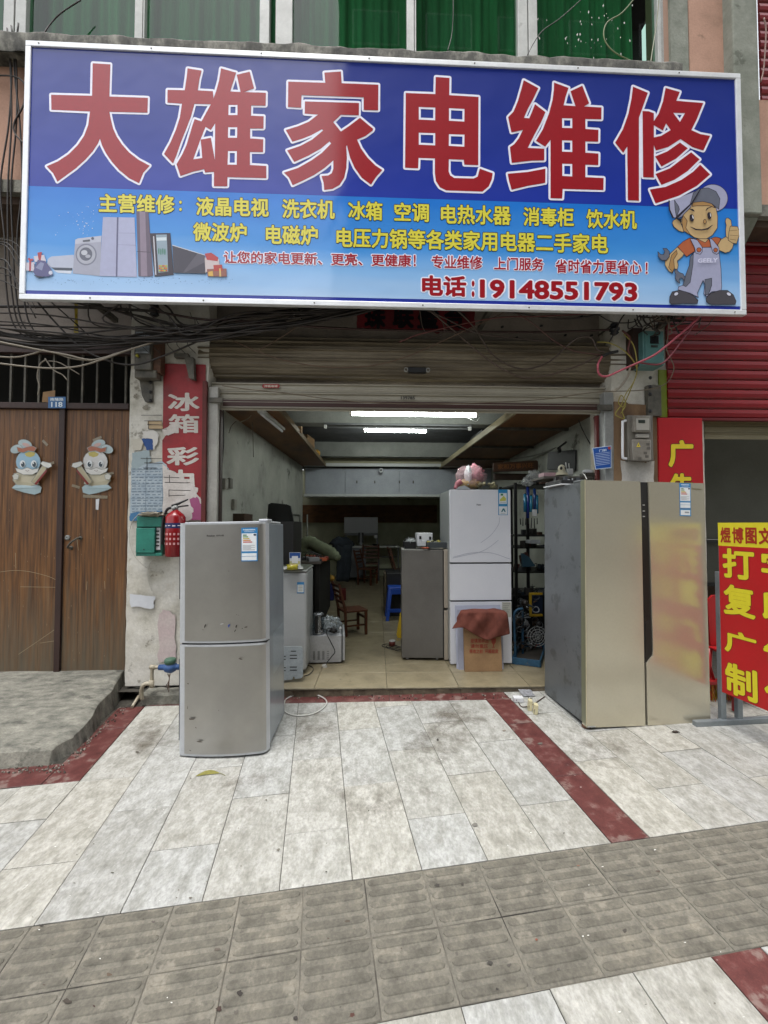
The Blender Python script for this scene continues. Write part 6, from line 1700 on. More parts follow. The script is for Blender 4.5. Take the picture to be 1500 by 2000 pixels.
# red chair and broom behind
rc = thing('red_plastic_chair', 'red plastic chair half hidden behind the gold fridge', 'chair', G(1398, 1345))
rp = mk('red_plastic', [(0.3, '#9d1a1d'), (0.7, '#b32226')], scale=4, rough=0.35, fine=0.04)
c = W(1394, 1235, 3.36)
bz = gz(c.x, c.y)
bk_ = MB(rp).prism([(c.x - 0.03, 3.36, 0.83), (c.x - 0.045, 3.36, 0.80), (c.x - 0.03, 3.36, 0.45), (c.x + 0.30, 3.36, 0.45), (c.x + 0.33, 3.36, 0.80), (c.x + 0.30, 3.36, 0.86), (c.x + 0.0, 3.36, 0.86)], (0, 0.02, 0)); bk_.build('backrest', rc, 0.006)
MB(rp).box(c.x - 0.05, c.x + 0.34, 3.0 + 0.10, 3.38, 0.42, 0.445).build('seat', rc, 0.008)
for (x, y) in ((c.x - 0.04, 3.12), (c.x + 0.31, 3.12), (c.x - 0.04, 3.36), (c.x + 0.31, 3.36)):
    MB(rp).tube([(x, y, 0.43), (x + (0.02 if x > c.x else -0.02), y, bz)], [0.022, 0.014], 8).build('leg', rc)
brm = thing('broom', 'broom with red and yellow bristles behind the gold fridge', 'broom', G(1400, 1368))
p = G(1400, 1366)
mb = MB(); 
for k in range(240):
    x = p.x - 0.14 + 0.40 * R.random(); y = p.y + R.uniform(-0.03, 0.03)
    mb.use(flat(R.choice(['#b89a35', '#b3451f', '#a82a24', '#c7a93f']), 0.6))
    mb.tube([(x, y, p.z + 0.13), (x + R.uniform(-0.03, 0.03), y + R.uniform(-0.03, 0.02), p.z + 0.003)], 0.0022, 3, False)
mb.build('bristles', brm, kind='stuff')
MB(rp).box(p.x - 0.14, p.x + 0.27, p.y - 0.03, p.y + 0.03, p.z + 0.125, p.z + 0.16).build('head', brm, 0.006)
MB(rp).tube([(p.x - 0.02, p.y, p.z + 0.15), (p.x - 0.10, p.y + 0.25, 1.2)], 0.011, 8).build('handle', brm)
# leaf, dark leaf, scraps
lf_ = MB(mk('yellow_green_leaf', [(0.3, '#5d5a1e'), (0.7, '#7f7a2f')], scale=20, rough=0.6))
a0, a1 = G(382, 1517.5), G(429, 1511.5)
ax = (a1 - a0); nn = Vector((-ax.y, ax.x, 0)).normalized()
top, bot = [], []
for k in range(11):
    t = k / 10; w_ = 0.014 * math.sin(math.pi * t) ** 0.8; b0 = a0 + ax * t + nn * (0.016 * math.sin(math.pi * t))
    top.append(b0 + nn * w_ + Vector((0, 0, 0.006 + 0.008 * math.sin(math.pi * t)))); bot.append(b0 - nn * w_ + Vector((0, 0, 0.004)))
vs = top + bot; lf_.add(vs, [(i, i + 1, i + 12, i + 11) for i in range(10)], True)
lf_.tube([a1 + Vector((0, 0, .006)), G(440, 1516, 0.004)], 0.0014, 5)
tag(lf_.build('fallen_leaf'), 'long yellow green leaf fallen on the paving before the silver fridge', 'leaf')
for (px, py, s_, lab) in ((1320, 1431, 0.02, 'dark dry leaf before the gold fridge'),):
    p = G(px, py, 0.006); o = MB(flat('#2b211a', 0.8)).blob(p, (s_ * 1.2, s_ * 0.6, 0.006), 0.5, 6, 4).build('dry_leaf'); tag(o, lab, 'leaf')
# ================================================================== inside the shop
FZ = lambda y, x=0.0: fz(x)
def pos(px, py, x_hint=0.0):
    """floor point of the shop seen at the pixel"""
    p = WZ(px, py, fz(x_hint)); return WZ(px, py, fz(p.x))
# fluorescent tubes
tubem = bpy.data.materials.new('lit_tube'); tubem.use_nodes = True
tb = tubem.node_tree.nodes['Principled BSDF']; tb.inputs['Emission Color'].default_value = (0.93, 1.0, 0.95, 1); tb.inputs['Emission Strength'].default_value = 24.0
tube2 = tubem.copy(); tube2.node_tree.nodes['Principled BSDF'].inputs['Emission Strength'].default_value = 60.0
def tubelight(px0, px1, py0, py1, Y, lab, lit=True, r=0.014):
    a, b = W(px0, py0, Y), W(px1, py1, Y)
    t = thing('tube_light', lab, 'light', (a + b) / 2, 'ceiling tube lights')
    d = (b - a).normalized()
    MB(M['whiteframe'] if lit else flat('#4d4f50')).obox((a + b) / 2 + Vector((0, 0, 0.035)), (b - a) / 2, (0, 0.02, 0), (0, 0, 0.012)).build('batten', t, 0.002)
    MB((tube2 if Y > 5 else tubem) if lit else flat('#77797a')).cyl(a + d * 0.03, b - d * 0.03, r, 14).build('tube', t)
    for p in (a, b):
        s_ = 1 if p is a else -1
        MB(M['whiteframe']).obox(p + d * 0.015 * s_ + Vector((0, 0, 0.008)), d * 0.015, (0, 0.018, 0), (0, 0, 0.026)).build('end_holder', t, 0.002)
    return t
tubelight(682, 935, 807.5, 811, 4.15, 'lit tube lamp nearest the shutter, the longer bright one', r=0.019)
tubelight(708, 836, 840.5, 843, 6.0, 'lit tube lamp further back, the shorter bright one', r=0.016)
tubelight(633, 920, 834, 838, 4.7, 'unlit dark tube batten between the two lit ones', False, 0.010)
t = thing('tube_light', 'unlit tube light fixed under the left loft board', 'light', W(500, 820, 4.6), 'ceiling tube lights')
a, b = WZ(510, 803, 2.515), WZ(551, 838, 2.515)
MB(M['whiteframe']).obox((a + b) / 2, (b - a) / 2, (0.035, 0, 0), (0, 0, 0.013)).build('batten', t, 0.003)
MB(M['white']).cyl(a + Vector((0, 0, -0.025)), b + Vector((0, 0, -0.025)), 0.013, 10).build('tube', t)
wire('tube_wire', [W(915, 816, 4.15), W(922, 821, 4.2), W(930, 823, 4.3), W(937, 815, 4.4)], 0.004, flat('#b8bab8'), 'short white wire looping from the right end of the front tube lamp', 'wire')

# --- white three-door fridge
wfm = mk('white_glass_door', [(0.3, '#dadce3'), (0.7, '#e4e5ea')], scale=1.5, rough=0.16, fine=0.015, coat=0.3)
wbm = flat('#8d908f', 0.4)
o = pos(880, 1299, 0.7); o2 = pos(1002, 1298, 1.3)
f3 = LF((o.x, o.y, fz(1.0)), (o2.x - o.x, o2.y - o.y)); W3 = (o2 - o).length * 0.985
z_ = lambda py: (W(940, py, o.y).z - fz(1.0))
wf3 = thing('white_fridge', 'tall white three door fridge just inside the entrance with a pink bundle on top', 'fridge', (o.x, o.y, fz(1)))
b = MB(wbm); f3.box(b, 0.0, W3 + 0.0, 0.055, 0.56, 0.03, z_(957)); b.build('cabinet', wf3, 0.004)
for (y0, y1, nm) in ((956, 1099, 'top_door'), (1101, 1173, 'middle_door'), (1175, 1297, 'bottom_door')):
    b = MB(wfm); f3.box(b, 0.0, W3, 0.0, 0.05, z_(y1) + 0.003, z_(y0) - 0.002); b.build(nm, wf3, 0.004)
b = MB(M['black']); f3.box(b, 0.01, W3 - 0.01, 0.02, 0.054, 0.03, z_(958)); b.build('gasket_backing', wf3)
b = MB(M['black']); f3.box(b, 0.03, W3 - 0.03, 0.08, 0.5, 0.0, 0.03); b.build('plinth', wf3)
u3 = lambda px: (px - 879) / 121 * W3
def el3(x0, x1, y0, y1, fn): pass
t = MB(flat('#2f86b8', 0.35))
F3 = lambda x, y, l: f3(u3(x), -0.001 - l, z_(y))
ppoly(t, rect(975, 956, 994, 1006), F3, 0); t.use(flat('#d9dde0')); ppoly(t, rect(977, 963, 992, 984), F3, 0.0006); ppoly(t, rect(976.5, 989, 993, 1005), F3, 0.0006)
t.use(flat('#c4c25a')); ppoly(t, [(978, 976), (986, 968), (991, 974), (990, 978), (979, 979)], F3, 0.001); t.use(flat('#3f7f5a')); ppoly(t, rect(980, 964, 985, 968), F3, 0.001)
t.use(flat('#2f6f7a')); ppoly(t, [(984, 993), (987, 993), (990, 1000), (987.5, 1000), (985.5, 996), (983, 1000), (980.5, 1000)], F3, 0.001); t.use(flat('#8d9399')); ppoly(t, rect(979, 981, 990, 981.8), F3, 0.001); ppoly(t, rect(980, 1002.5, 989, 1003.2), F3, 0.001)
t.build('energy_label', wf3)
t = MB(flat('#6a6d76')); ptext(t, 'Haier', rect(932, 984, 941, 987.4), F3, 0.0005, 0.04); t.build('badge', wf3)
t = MB(flat('#b8b8ac')); ppoly(t, rect(981, 1176, 999, 1206), F3, 0.0); t.use(flat('#77776f'))
for k in range(6): ppoly(t, rect(983, 1179 + 4 * k, 997 - (k % 3) * 2, 1180 + 4 * k), F3, 0.0006)
t.build('data_sheet', wf3)
curl = MB(flat('#a9adbc', 0.2))
for pts in ([(884, 1090), (910, 1084), (935, 1079), (955, 1070), (975, 1055)], [(940, 1060), (960, 1045), (975, 1025), (978, 1010)], [(885, 1088), (920, 1080), (960, 1080), (997, 1092)]):
    sp_ = smooth_path([Vector((x, y, 0)) for x, y in pts], 5); pline(curl, [(q.x, q.y) for q in sp_], 0.7, F3, 0.0004)
curl.build('printed_swirl', wf3)
# bundle, cream pieces, cloth
top3 = z_(956) + fz(1.0)
bun = thing('pink_bundle', 'clear bag stuffed with pink and white cloth on top of the white fridge', 'bag', (W(920, 955, 4.2).x, 4.25, top3))
c = W(921, 932, 4.30)
MB(mk('pink_cloth', [(0.3, '#cf7a8a'), (0.7, '#e8aab4')], scale=18, rough=0.8, fine=0.2)).blob(W(927, 926, 4.27), (0.09, 0.10, 0.09), 0.5, 16, 2, 4).build('pink_cloth', bun)
MB(flat('#eceef2')).blob(W(914, 929, 4.2), (0.035, 0.05, 0.09), 0.4, 12, 5, 3).build('white_cloth', bun)
MB(flat('#caa878')).blob(W(917, 944, 4.25), (0.12, 0.09, 0.05), 0.3, 12, 6, 3).build('tan_cloth', bun)
bagm = film_mat('clear_bag', '#d8b9c0', 0.35)
MB(bagm).blob(W(920, 932, 4.27), (0.155, 0.13, 0.125), 0.25, 18, 9, 3).build('bag_film', bun)
MB(mk('pink_knot', [(0.3, '#8d4a52'), (0.7, '#b5717b')], scale=20, rough=0.5)).tube(smooth_path([W(901, 940, 4.2), W(893, 946, 4.2), W(889, 954, 4.18)], 4), [0.03] * 5 + [0.02] * 4, 8).build('bag_knot', bun)
tr3 = thing('tray_of_pieces', 'small clear tray of cream coloured pieces on the white fridge', 'tray', W(950, 954, 4.2))
for k in range(16):
    p = W(R.uniform(930, 967), R.uniform(944, 952), R.uniform(4.15, 4.25)); MB(flat('#b0a886')).blob(p, R.uniform(0.012, 0.022), 0.5, 5, k).build('cream_piece', tr3)
p = W(949, 955, 4.2); MB(glass_mat('tray_plastic', '#e2e2dc', 0.1, 0.1)).box(p.x - 0.1, p.x + 0.1, 4.12, 4.3, top3 + 0.001, top3 + 0.05).build('tray', tr3)
o = MB(flat('#a9b0b4')).prism([W(892, 955, 4.12), W(900, 950, 4.12), (W(907, 948, 4.12)), W(918, 954, 4.12), W(918, 955.3, 4.12), W(892, 955.3, 4.12)], (0, 0.06, 0)).build('white_clip'); tag(o, 'pale plastic piece lying at the front left corner of the white fridge top', 'plastic')
# leaning panels, box and towel
lp = thing('spare_fridge_shelves', 'white fridge shelf panels leaning against the white fridge behind the cardboard box', 'panel', pos(940, 1306, 1))
pY = 3.98
z0 = fz(1.0)
def lean(name, px0, px1, py0, py1, Y, mat, par, th=0.012, lean_=0.06, bev=0.004):
    a, b_ = W(px0, py1, Y), W(px1, py1, Y); t0 = W((px0 + px1) / 2, py0, Y + lean_).z
    z0_ = fz((a.x + b_.x) / 2)
    mb = MB(mat).prism([(a.x, Y, z0_), (b_.x, Y, z0_), (b_.x, Y + lean_, t0), (a.x, Y + lean_, t0)], (0, th, 0)); return mb.build(name, par, bev)
lean('shelf_panel', 892, 982, 1182, 1306, 4.01, flat('#b3b6c6', 0.3), lp)
lean('shelf_panel', 896, 984, 1190, 1304, 3.985, flat('#9fa2b2', 0.3), lp)
cb = thing('glass_box', 'flat brown cardboard box printed with fragile glass warnings leaning on the white fridge', 'box', pos(945, 1308, 1))
lean('carton', 908, 981, 1196, 1308, 3.93, card, cb, 0.035, 0.045, 0.003)
def CBp(x, y, l=0.0):
    t = (1308 - y) / 112.0; return W(x, y, 3.93 + 0.045 * t - 0.0015 - l)
rp_ = flat('#8f3a28', 0.7)
mb = MB(rp_); ptext(mb, '玻璃易碎品', rect(919, 1247, 954, 1256), CBp, 0, 0.025); ptext(mb, '请勿重压', rect(919, 1258, 953, 1266), CBp, 0, 0.025); ptext(mb, '签收之前', rect(917, 1268, 943, 1276), CBp, 0, 0.025); ptext(mb, '开箱验货', rect(947, 1268, 973, 1276), CBp, 0, 0.025)
ppoly(mb, [(959, 1247), (969, 1247), (968, 1255), (965, 1259), (964.6, 1263), (967, 1265), (960, 1265), (963.4, 1263), (963, 1259), (960, 1255)], CBp, 0); mb.build('print', cb)
tw = mk('brown_towel', [(0.3, '#5b2f25'), (0.7, '#744034')], scale=14, rough=0.95, fine=0.12, bump=0.0006, bscale=250)
TO = [(900, 1192), (925, 1189), (950, 1190), (965, 1188), (985, 1193), (991, 1198), (994, 1220), (996, 1238), (985, 1241), (970, 1244), (957, 1250), (948, 1249), (935, 1244), (915, 1232), (905, 1226), (896, 1226), (883, 1228), (886, 1222), (892, 1214), (892, 1206)]
mb = MB(tw); N = 26; vs = []; idx = {}
def inside(x, y):
    c_ = False; j = len(TO) - 1
    for i in range(len(TO)):
        if (TO[i][1] > y) != (TO[j][1] > y) and x < (TO[j][0] - TO[i][0]) * (y - TO[i][1]) / (TO[j][1] - TO[i][1]) + TO[i][0]: c_ = not c_
        j = i
    return c_
cenx, ceny = 945, 1212
rings = 16; M_ = 90
per = []
tot = [TO[i] for i in range(len(TO))]
for k in range(M_):
    f_ = k / M_ * len(tot); i = int(f_); t = f_ - i; a, b_ = tot[i], tot[(i + 1) % len(tot)]
    per.append((a[0] + (b_[0] - a[0]) * t, a[1] + (b_[1] - a[1]) * t))
def TY(x, y):
    return 3.905 - 0.03 * noise.noise(Vector((x * 0.045 + y * 0.03, y * 0.02, 1))) - 0.012 * noise.noise(Vector((x * 0.10 - y * 0.05, y * 0.03, 4))) + 0.06 * max(0, (1196 - y) / 8)
vs.append(W(cenx, ceny, TY(cenx, ceny)))
for r_ in range(1, rings + 1):
    for (x, y) in per:
        X, Y_ = cenx + (x - cenx) * r_ / rings, ceny + (y - ceny) * r_ / rings
        vs.append(W(X, Y_, TY(X, Y_)))
fs = [(0, 1 + k, 1 + (k + 1) % M_) for k in range(M_)]
for r_ in range(rings - 1):
    for k in range(M_): fs.append((1 + r_ * M_ + k, 1 + (r_ + 1) * M_ + k, 1 + (r_ + 1) * M_ + (k + 1) % M_, 1 + r_ * M_ + (k + 1) % M_))
mb.add(vs, fs, True); o = mb.build('towel'); so_ = o.modifiers.new('thick', 'SOLIDIFY'); so_.thickness = 0.003
tag(o, 'brown towel draped over the cardboard box by the white fridge', 'towel')

# --- grey fridge seen from its side
gfi = thing('grey_fridge', 'short grey fridge standing sideways left of the white fridge, beige door edge', 'fridge', pos(826, 1290, 0.3))
a = pos(785, 1290, 0.3); b_ = pos(866, 1291, 0.6); c_ = pos(877, 1289, 0.7)
f4 = LF((a.x, a.y, fz(0.4)), (b_.x - a.x, b_.y - a.y)); w4 = (b_ - a).length; h4 = W(826, 1074, a.y).z - fz(0.4)
gm4 = mk('matt_grey_side', [(0.3, '#5f5c57'), (0.7, '#6c6964')], scale=3, rough=0.5, fine=0.05, speck=('#77704f', 3, 0.66, 0.4))
b = MB(gm4); f4.box(b, 0, w4, 0, 0.5, 0.025, h4); b.build('cabinet', gfi, 0.005)
z4 = lambda py: W(870, py, a.y).z - fz(0.4)
for y0, y1, nm in ((1073, 1187, 'upper_door'), (1191, 1288, 'lower_door')):
    b = MB(flat('#a59a8b', 0.5)); f4.box(b, w4 + 0.008, w4 + 0.055, 0.0, 0.5, z4(y1), z4(y0)); b.build(nm, gfi, 0.01)
b = MB(M['black']); f4.box(b, w4, w4 + 0.008, 0.004, 0.49, 0.03, h4 - 0.01); b.build('gasket', gfi)
for x in (0.06, w4 - 0.06):
    b = MB(M['white']); b.cyl(f4(x, 0.05, 0), f4(x, 0.05, 0.026), 0.015, 10); b.build('foot', gfi)
tz4 = fz(0.4) + h4
# things on it
def onbox(name, px0, px1, py0, py1, Y, dep, mat, label, cat, bev=0.004, parts=None):
    a_, b__ = W(px0, py1, Y), W(px1, py0, Y)
    o_ = MB(mat).box(a_.x, b__.x, Y, Y + dep, a_.z, b__.z).build(name, bevel=bev); tag(o_, label, cat); return o_
dsp = thing('white_appliance_box', 'small white appliance with two dark slots on top of the grey fridge', 'appliance', W(830, 1066, 4.5))
bpx(M['white'], 815, 1041, 845, 1067, 4.45, 0.2, dsp, 'housing', 0.006)
bpx(M['black'], 819, 1047, 823, 1053, 4.445, 0.004, dsp, 'slot', 0); bpx(M['black'], 838, 1048, 842, 1054, 4.445, 0.004, dsp, 'slot', 0)
onbox('white_jar', 824, 832, 1055, 1067, 4.38, 0.04, M['white'], 'small white jar in front of the slotted appliance on the grey fridge', 'jar', 0.006)
grt = thing('grey_tool_tray', 'grey tray of yellow screws and parts on top of the grey fridge', 'tray', W(855, 1068, 4.3))
bpx(flat('#3c4144', 0.5), 836, 1059, 873, 1070, 4.28, 0.18, grt, 'tray', 0.004)
for k in range(14):
    p = W(R.uniform(835, 862), 1058 + R.uniform(-1.5, 1), 4.3 + R.random() * 0.12); MB(flat(R.choice(['#b5a84e', '#8c8a6b', '#c7c3a8']))).blob(p, R.uniform(0.008, 0.013), 0.4, 4, k).build('small_part', grt)
o = MB(flat('#a34a2b', 0.7)).blob(W(831, 1070, 4.25), (0.04, 0.03, 0.008), 0.5, 7, 3).build('orange_rag'); tag(o, 'orange scrap of cloth at the front edge of the grey fridge top', 'cloth')
ct = thing('clutter_basket', 'dark basket with crumpled plastic at the left end of the grey fridge top', 'basket', W(798, 1066, 4.5))
MB(M['black']).tube(smooth_path([W(789, 1066, 4.5), W(790, 1056, 4.5), W(797, 1051, 4.5), W(812, 1051, 4.5)], 4), 0.006, 6).box(W(790, 1066, 4.5).x, W(812, 1066, 4.5).x, 4.48, 4.7, tz4, W(800, 1058, 4.5).z).build('basket', ct)
MB(flat('#a9adad', 0.3)).blob(W(802, 1058, 4.55), (0.05, 0.06, 0.035), 0.7, 9, 5, 5).build('crumpled_film', ct)
# small wiring lump on the floor left of the grey fridge
rl_ = thing('wire_reel', 'small red and white wire reel on the floor left of the grey fridge', 'reel', pos(766, 1262, 0.2))
p = pos(766, 1261, 0.2); MB(flat('#6b2b22')).lathe(p, [(0.0, 0.0), (0.035, 0), (0.035, 0.05), (0, 0.05)], 16).build('reel_body', rl_); MB(flat('#b7b7b2')).lathe(p + Vector((0, 0, 0.05)), [(0.036, 0), (0.036, 0.01), (0.02, 0.012), (0.02, 0)], 16).build('reel_rim', rl_)
for k in range(4):
    p = pos(758 + 8 * k, 1262 + 3 * k, 0.2); o = MB(flat('#2b2622')).tube([p + Vector((0.07 * math.cos(t / 10 * 6.28), 0.07 * math.sin(t / 10 * 6.28), 0.006 + 0.004 * k)) for t in range(10)], 0.004, 5, closed=True).build('wire_coil', rl_)
# blue stool
bs_ = thing('blue_stool', 'blue plastic stool beside the grey fridge', 'stool', pos(768, 1212, 0.1))
bp_ = mk('blue_plastic', [(0.3, '#123e96'), (0.7, '#1a4cae')], scale=4, rough=0.4, fine=0.04)
c = pos(775, 1208, 0.1); w_ = 0.15; ht = 0.47
MB(bp_).box(c.x - 0.13, c.x + 0.13, c.y - 0.1, c.y + 0.14, c.z + ht - 0.03, c.z + ht).build('seat', bs_, 0.02)
for sx in (-1, 1):
    for sy in (-1, 1):
        MB(bp_).prism([(c.x + sx * 0.125, c.y + sy * 0.11, c.z + ht - 0.02), (c.x + sx * 0.07, c.y + sy * 0.115, c.z + ht - 0.02), (c.x + sx * 0.125, c.y + sy * 0.17, c.z), (c.x + sx * 0.17, c.y + sy * 0.17, c.z)], (0, -sy * 0.035, 0)).build('leg', bs_, 0.004)
MB(bp_).box(c.x - 0.09, c.x + 0.09, c.y - 0.125, c.y - 0.115, c.z + ht - 0.10, c.z + ht - 0.02).box(c.x - 0.15, c.x + 0.15, c.y - 0.155, c.y - 0.145, c.z + 0.12, c.z + 0.17).build('skirt', bs_, 0.003)
ys = MB(mk('yellow_plastic', [(0.3, '#b3941a'), (0.7, '#c9a821')], scale=5, rough=0.4)); q = pos(779, 1250, 0.2)
ys.prism([W(784, 1196, 4.6), W(781, 1200, 4.6), W(774.5, 1240, 4.6), W(777, 1246, 4.6), W(792, 1248, 4.6), W(792, 1196, 4.6)], (0, 0.03, 0)); ys.tube(smooth_path([W(777, 1245, 4.6), W(776, 1250, 4.58), W(783, 1249, 4.6)], 4), 0.004, 5)
tag(ys.build('yellow_sheet', bevel=0.004), 'yellow plastic sheet poking out behind the grey fridge', 'plastic')
cbx = thing('black_cabinet', 'black cabinet with a brown side behind the blue stool', 'cabinet', pos(770, 1190, 0.1))
MB(M['black']).box(W(755, 1150, 6.3).x, W(800, 1150, 6.3).x, 6.3, 6.8, fz(0), W(770, 1119, 6.3).z).build('body', cbx, 0.01); MB(flat('#4b4130', 0.7)).box(W(751, 1150, 6.35).x, W(754.7, 1150, 6.35).x, 6.35, 6.8, fz(0), W(770, 1122, 6.3).z).build('side_panel', cbx)

# --- washing machine and its things
wmc = thing('white_washing_machine', 'white top loading washing machine behind the silver fridge', 'washing machine', pos(575, 1318, -0.8))
a = pos(520, 1318, -0.9); b_ = pos(598, 1317, -0.7)
f5 = LF((a.x, a.y, fz(-0.7)), (b_.x - a.x, b_.y - a.y)); w5 = (b_ - a).length; h5 = W(575, 1118, a.y).z - fz(-0.7)
wht = mk('washer_enamel', [(0.3, '#9ea1a2'), (0.7, '#acafb0')], scale=2, rough=0.3, fine=0.04)
b = MB(wht); f5.box(b, 0, w5, 0, 0.5, 0.03, h5); b.build('body', wmc, 0.02)
b = MB(flat('#8e928f', 0.4)); f5.box(b, -0.002, w5 + 0.004, -0.003, 0.5, h5 + 0.001, h5 + 0.02); b.build('top_rim', wmc, 0.006)
b = MB(flat('#55594f', 0.4)); f5.box(b, 0.02, w5 - 0.01, 0.03, 0.48, h5 + 0.0205, h5 + 0.03); b.build('lid', wmc, 0.003)
b = MB(flat('#6d7072', 0.5)); f5.box(b, 0.03, w5 - 0.03, 0.03, 0.47, 0.0, 0.03); b.build('base', wmc)
zz5 = lambda py: W(580, py, a.y).z - fz(-0.7)
u5 = lambda px: (px - 520) / 78 * w5
b = MB(flat('#2f7ab0')); F5 = lambda x, y, l: f5(u5(x), -0.0012 - l, zz5(y)); ppoly(b, rect(579, 1137, 593, 1159), F5, 0); b.use(flat('#cfd3d2')); ppoly(b, rect(580, 1142, 592, 1157), F5, 0.0006); b.use(flat('#9a9a88')); 
for k in range(4): ppoly(b, rect(582, 1144 + 3 * k, 590, 1145 + 3 * k), F5, 0.001)
b.build('energy_label', wmc)
ztw = fz(-0.7) + h5 + 0.03
qs = thing('payment_card_stand', 'small blue and white card stand on the washing machine', 'card stand', W(576, 1112, 3.95))
QP = lambda x, y, l=0.0: W(x, y, 3.93 - l)
MB(flat('#c9ccd3', 0.3)).prism([QP(565, 1079), QP(587, 1079), QP(587, 1108), QP(566, 1107)], (0, 0.004, 0)).build('card', qs)
b = MB(flat('#2c4f8f', 0.3)); ppoly(b, [(565.5, 1079.5), (586.5, 1079.5), (586, 1090), (566, 1090)], QP, 0.001); b.use(flat('#b5b27c')); ppoly(b, rect(566, 1096, 586, 1102), QP, 0.001); b.use(flat('#d7dadf')); ppoly(b, rect(570, 1086, 582, 1100), QP, 0.0016); b.build('print', qs)
tpr = thing('tape_roll', 'roll of yellow tape lying on the washing machine', 'tape', W(571, 1118, 3.86))
c = W(571, 1117, 3.87); c.z = ztw
MB(mk('yellow_tape', [(0.3, '#a39a2c'), (0.7, '#bdb33b')], scale=8, rough=0.2)).lathe(c, [(0.034, 0), (0.05, 0), (0.05, 0.045), (0.034, 0.045), (0.034, 0)], 24).build('tape', tpr); MB(card).lathe(c, [(0.031, 0), (0.0335, 0), (0.0335, 0.044), (0.031, 0.044), (0.031, 0)], 24).build('core', tpr)
pp_ = MB(flat('#bfc0bd', 0.6)).face([Vector((W(552, 1110, 3.95).x, 3.86, ztw + .002)), Vector((W(594, 1110, 3.95).x, 3.88, ztw + .002)), Vector((W(592, 1106, 4.1).x, 4.1, ztw + .004)), Vector((W(556, 1106, 4.1).x, 4.15, ztw + .004))])
tag(pp_.build('printed_leaflet'), 'printed leaflet lying flat on the washing machine lid', 'paper')
# back panel
bpn = thing('back_cover_plate', 'grey slotted appliance back cover leaning on the washing machine', 'panel', pos(575, 1327, -0.8))
mb = MB(mk('zinc_plate', [(0.3, '#868d90'), (0.7, '#989fa2')], scale=6, rough=0.4, metal=0.3))
BP = lambda x, y, l=0.0: W(x, y, 3.70 + 0.08 * (1328 - y) / 66 - l)
outl = [BP(x, y) for x, y in ((545, 1263), (588, 1263), (591, 1267), (592, 1320), (588, 1325), (576, 1326), (575, 1322), (572, 1322), (571, 1327), (545, 1330))]
mb.prism(outl, (0, 0.012, 0)); mb.build('plate', bpn, 0.002)
for (x0, x1, y) in [(566, 580, 1279), (566, 580, 1285), (566, 580, 1302), (566, 580, 1308), (552, 558, 1281), (552, 558, 1287), (552, 558, 1303), (552, 558, 1309), (568, 578, 1271)]:
    s_ = MB(M['black']); ppoly(s_, rect(x0, y, x1, y + 1.8), BP, 0.0015); s_.build('vent_slot', bpn)
wire('black_flex', [pos(594, 1322, -.7) + Vector((0, 0, 0.006)), pos(606, 1317, -.7) + Vector((0, 0, 0.006)), pos(612, 1308, -.7) + Vector((0, 0, 0.006)), pos(606, 1302, -.7) + Vector((0, 0, 0.006)), pos(596, 1300, -.7) + Vector((0, 0, 0.006))], 0.004, flat('#33312d'), 'thin dark flex curling on the floor beside the slotted back cover')

# --- microwave
mw = thing('microwave', 'white microwave oven turned sideways with rows of vent slots', 'microwave', pos(640, 1300, -0.5))
a = pos(602, 1298, -0.6); b_ = pos(667, 1296, -0.5)
f6 = LF((a.x, a.y, fz(-0.5)), (b_.x - a.x, b_.y - a.y)); w6 = (b_ - a).length; h6 = W(640, 1242, a.y).z - fz(-0.5)
b = MB(mk('microwave_enamel', [(0.3, '#a7a9ac'), (0.7, '#b5b7ba')], scale=3, rough=0.3)); f6.box(b, 0, w6, 0, 0.45, 0.012, h6); b.build('body', mw, 0.006)
b = MB(flat('#55595c', 0.3)); f6.box(b, w6 + 0.002, w6 + 0.012, 0.0, 0.45, 0.02, h6 - 0.004); b.build('door_glass', mw, 0.003)
b = MB(flat('#aeb0b2', 0.3)); f6.box(b, w6 + 0.012, w6 + 0.034, -0.002, 0.45, 0.025, h6); b.build('door', mw, 0.006)
for gx in range(4):
    for gy in range(9):
        if gx == 3 and gy % 2: continue
        b = MB(M['black']); x = 0.045 + gx * 0.045; z = 0.045 + gy * 0.0095; f6.box(b, x, x + 0.022, -0.001, 0.001, z, z + 0.0038); b.build('vent_slot', mw)
for x in (0.03, w6 - 0.03): b = MB(M['black']); b.cyl(f6(x, 0.04, 0), f6(x, 0.04, 0.013), 0.012, 8); b.build('foot', mw)
zmw = fz(-0.5) + h6
kt = thing('kettle', 'glass kettle jug with black handle standing on the microwave', 'kettle', f6(0.10, 0.10, h6))
c = W(622, 1240, a.y + 0.08); c.z = zmw
MB(mk('brushed_kettle_steel', [(0.3, '#8d9194'), (0.7, '#a4a8ab')], scale=5, rough=0.2, metal=0.8)).lathe(c, [(0, 0), (0.06, 0), (0.062, 0.03), (0.056, 0.04)], 24).lathe(c + Vector((0, 0, 0.19)), [(0.05, 0), (0.048, 0.018), (0.03, 0.022), (0, 0.022)], 24).build('base_and_lid', kt)
MB(glass_mat('kettle_glass', '#b9c3c6', 0.15, 0.05)).lathe(c, [(0.056, 0.04), (0.056, 0.10), (0.05, 0.19)], 24).build('glass_body', kt)
MB(M['black']).obox(c + Vector((-0.012, -0.075, 0.11)), (0.015, 0, 0), (0, 0.012, 0), (0, 0, 0.085)).obox(c + Vector((-0.012, -0.05, 0.185)), (0.013, 0, 0), (0, 0.03, 0), (0, 0, 0.01)).build('handle', kt, 0.006)
pb_ = MB(film_mat('plastic_bag', '#a9b2b6', 0.45)).blob(W(643, 1219, a.y + 0.14), (0.11, 0.09, 0.075), 0.5, 18, 4, 4).blob(W(632, 1224, a.y + 0.20), (0.15, 0.05, 0.05), 0.4, 14, 7, 4); tag(pb_.build('clear_bag'), 'crumpled clear plastic bag behind the kettle on the microwave', 'bag')
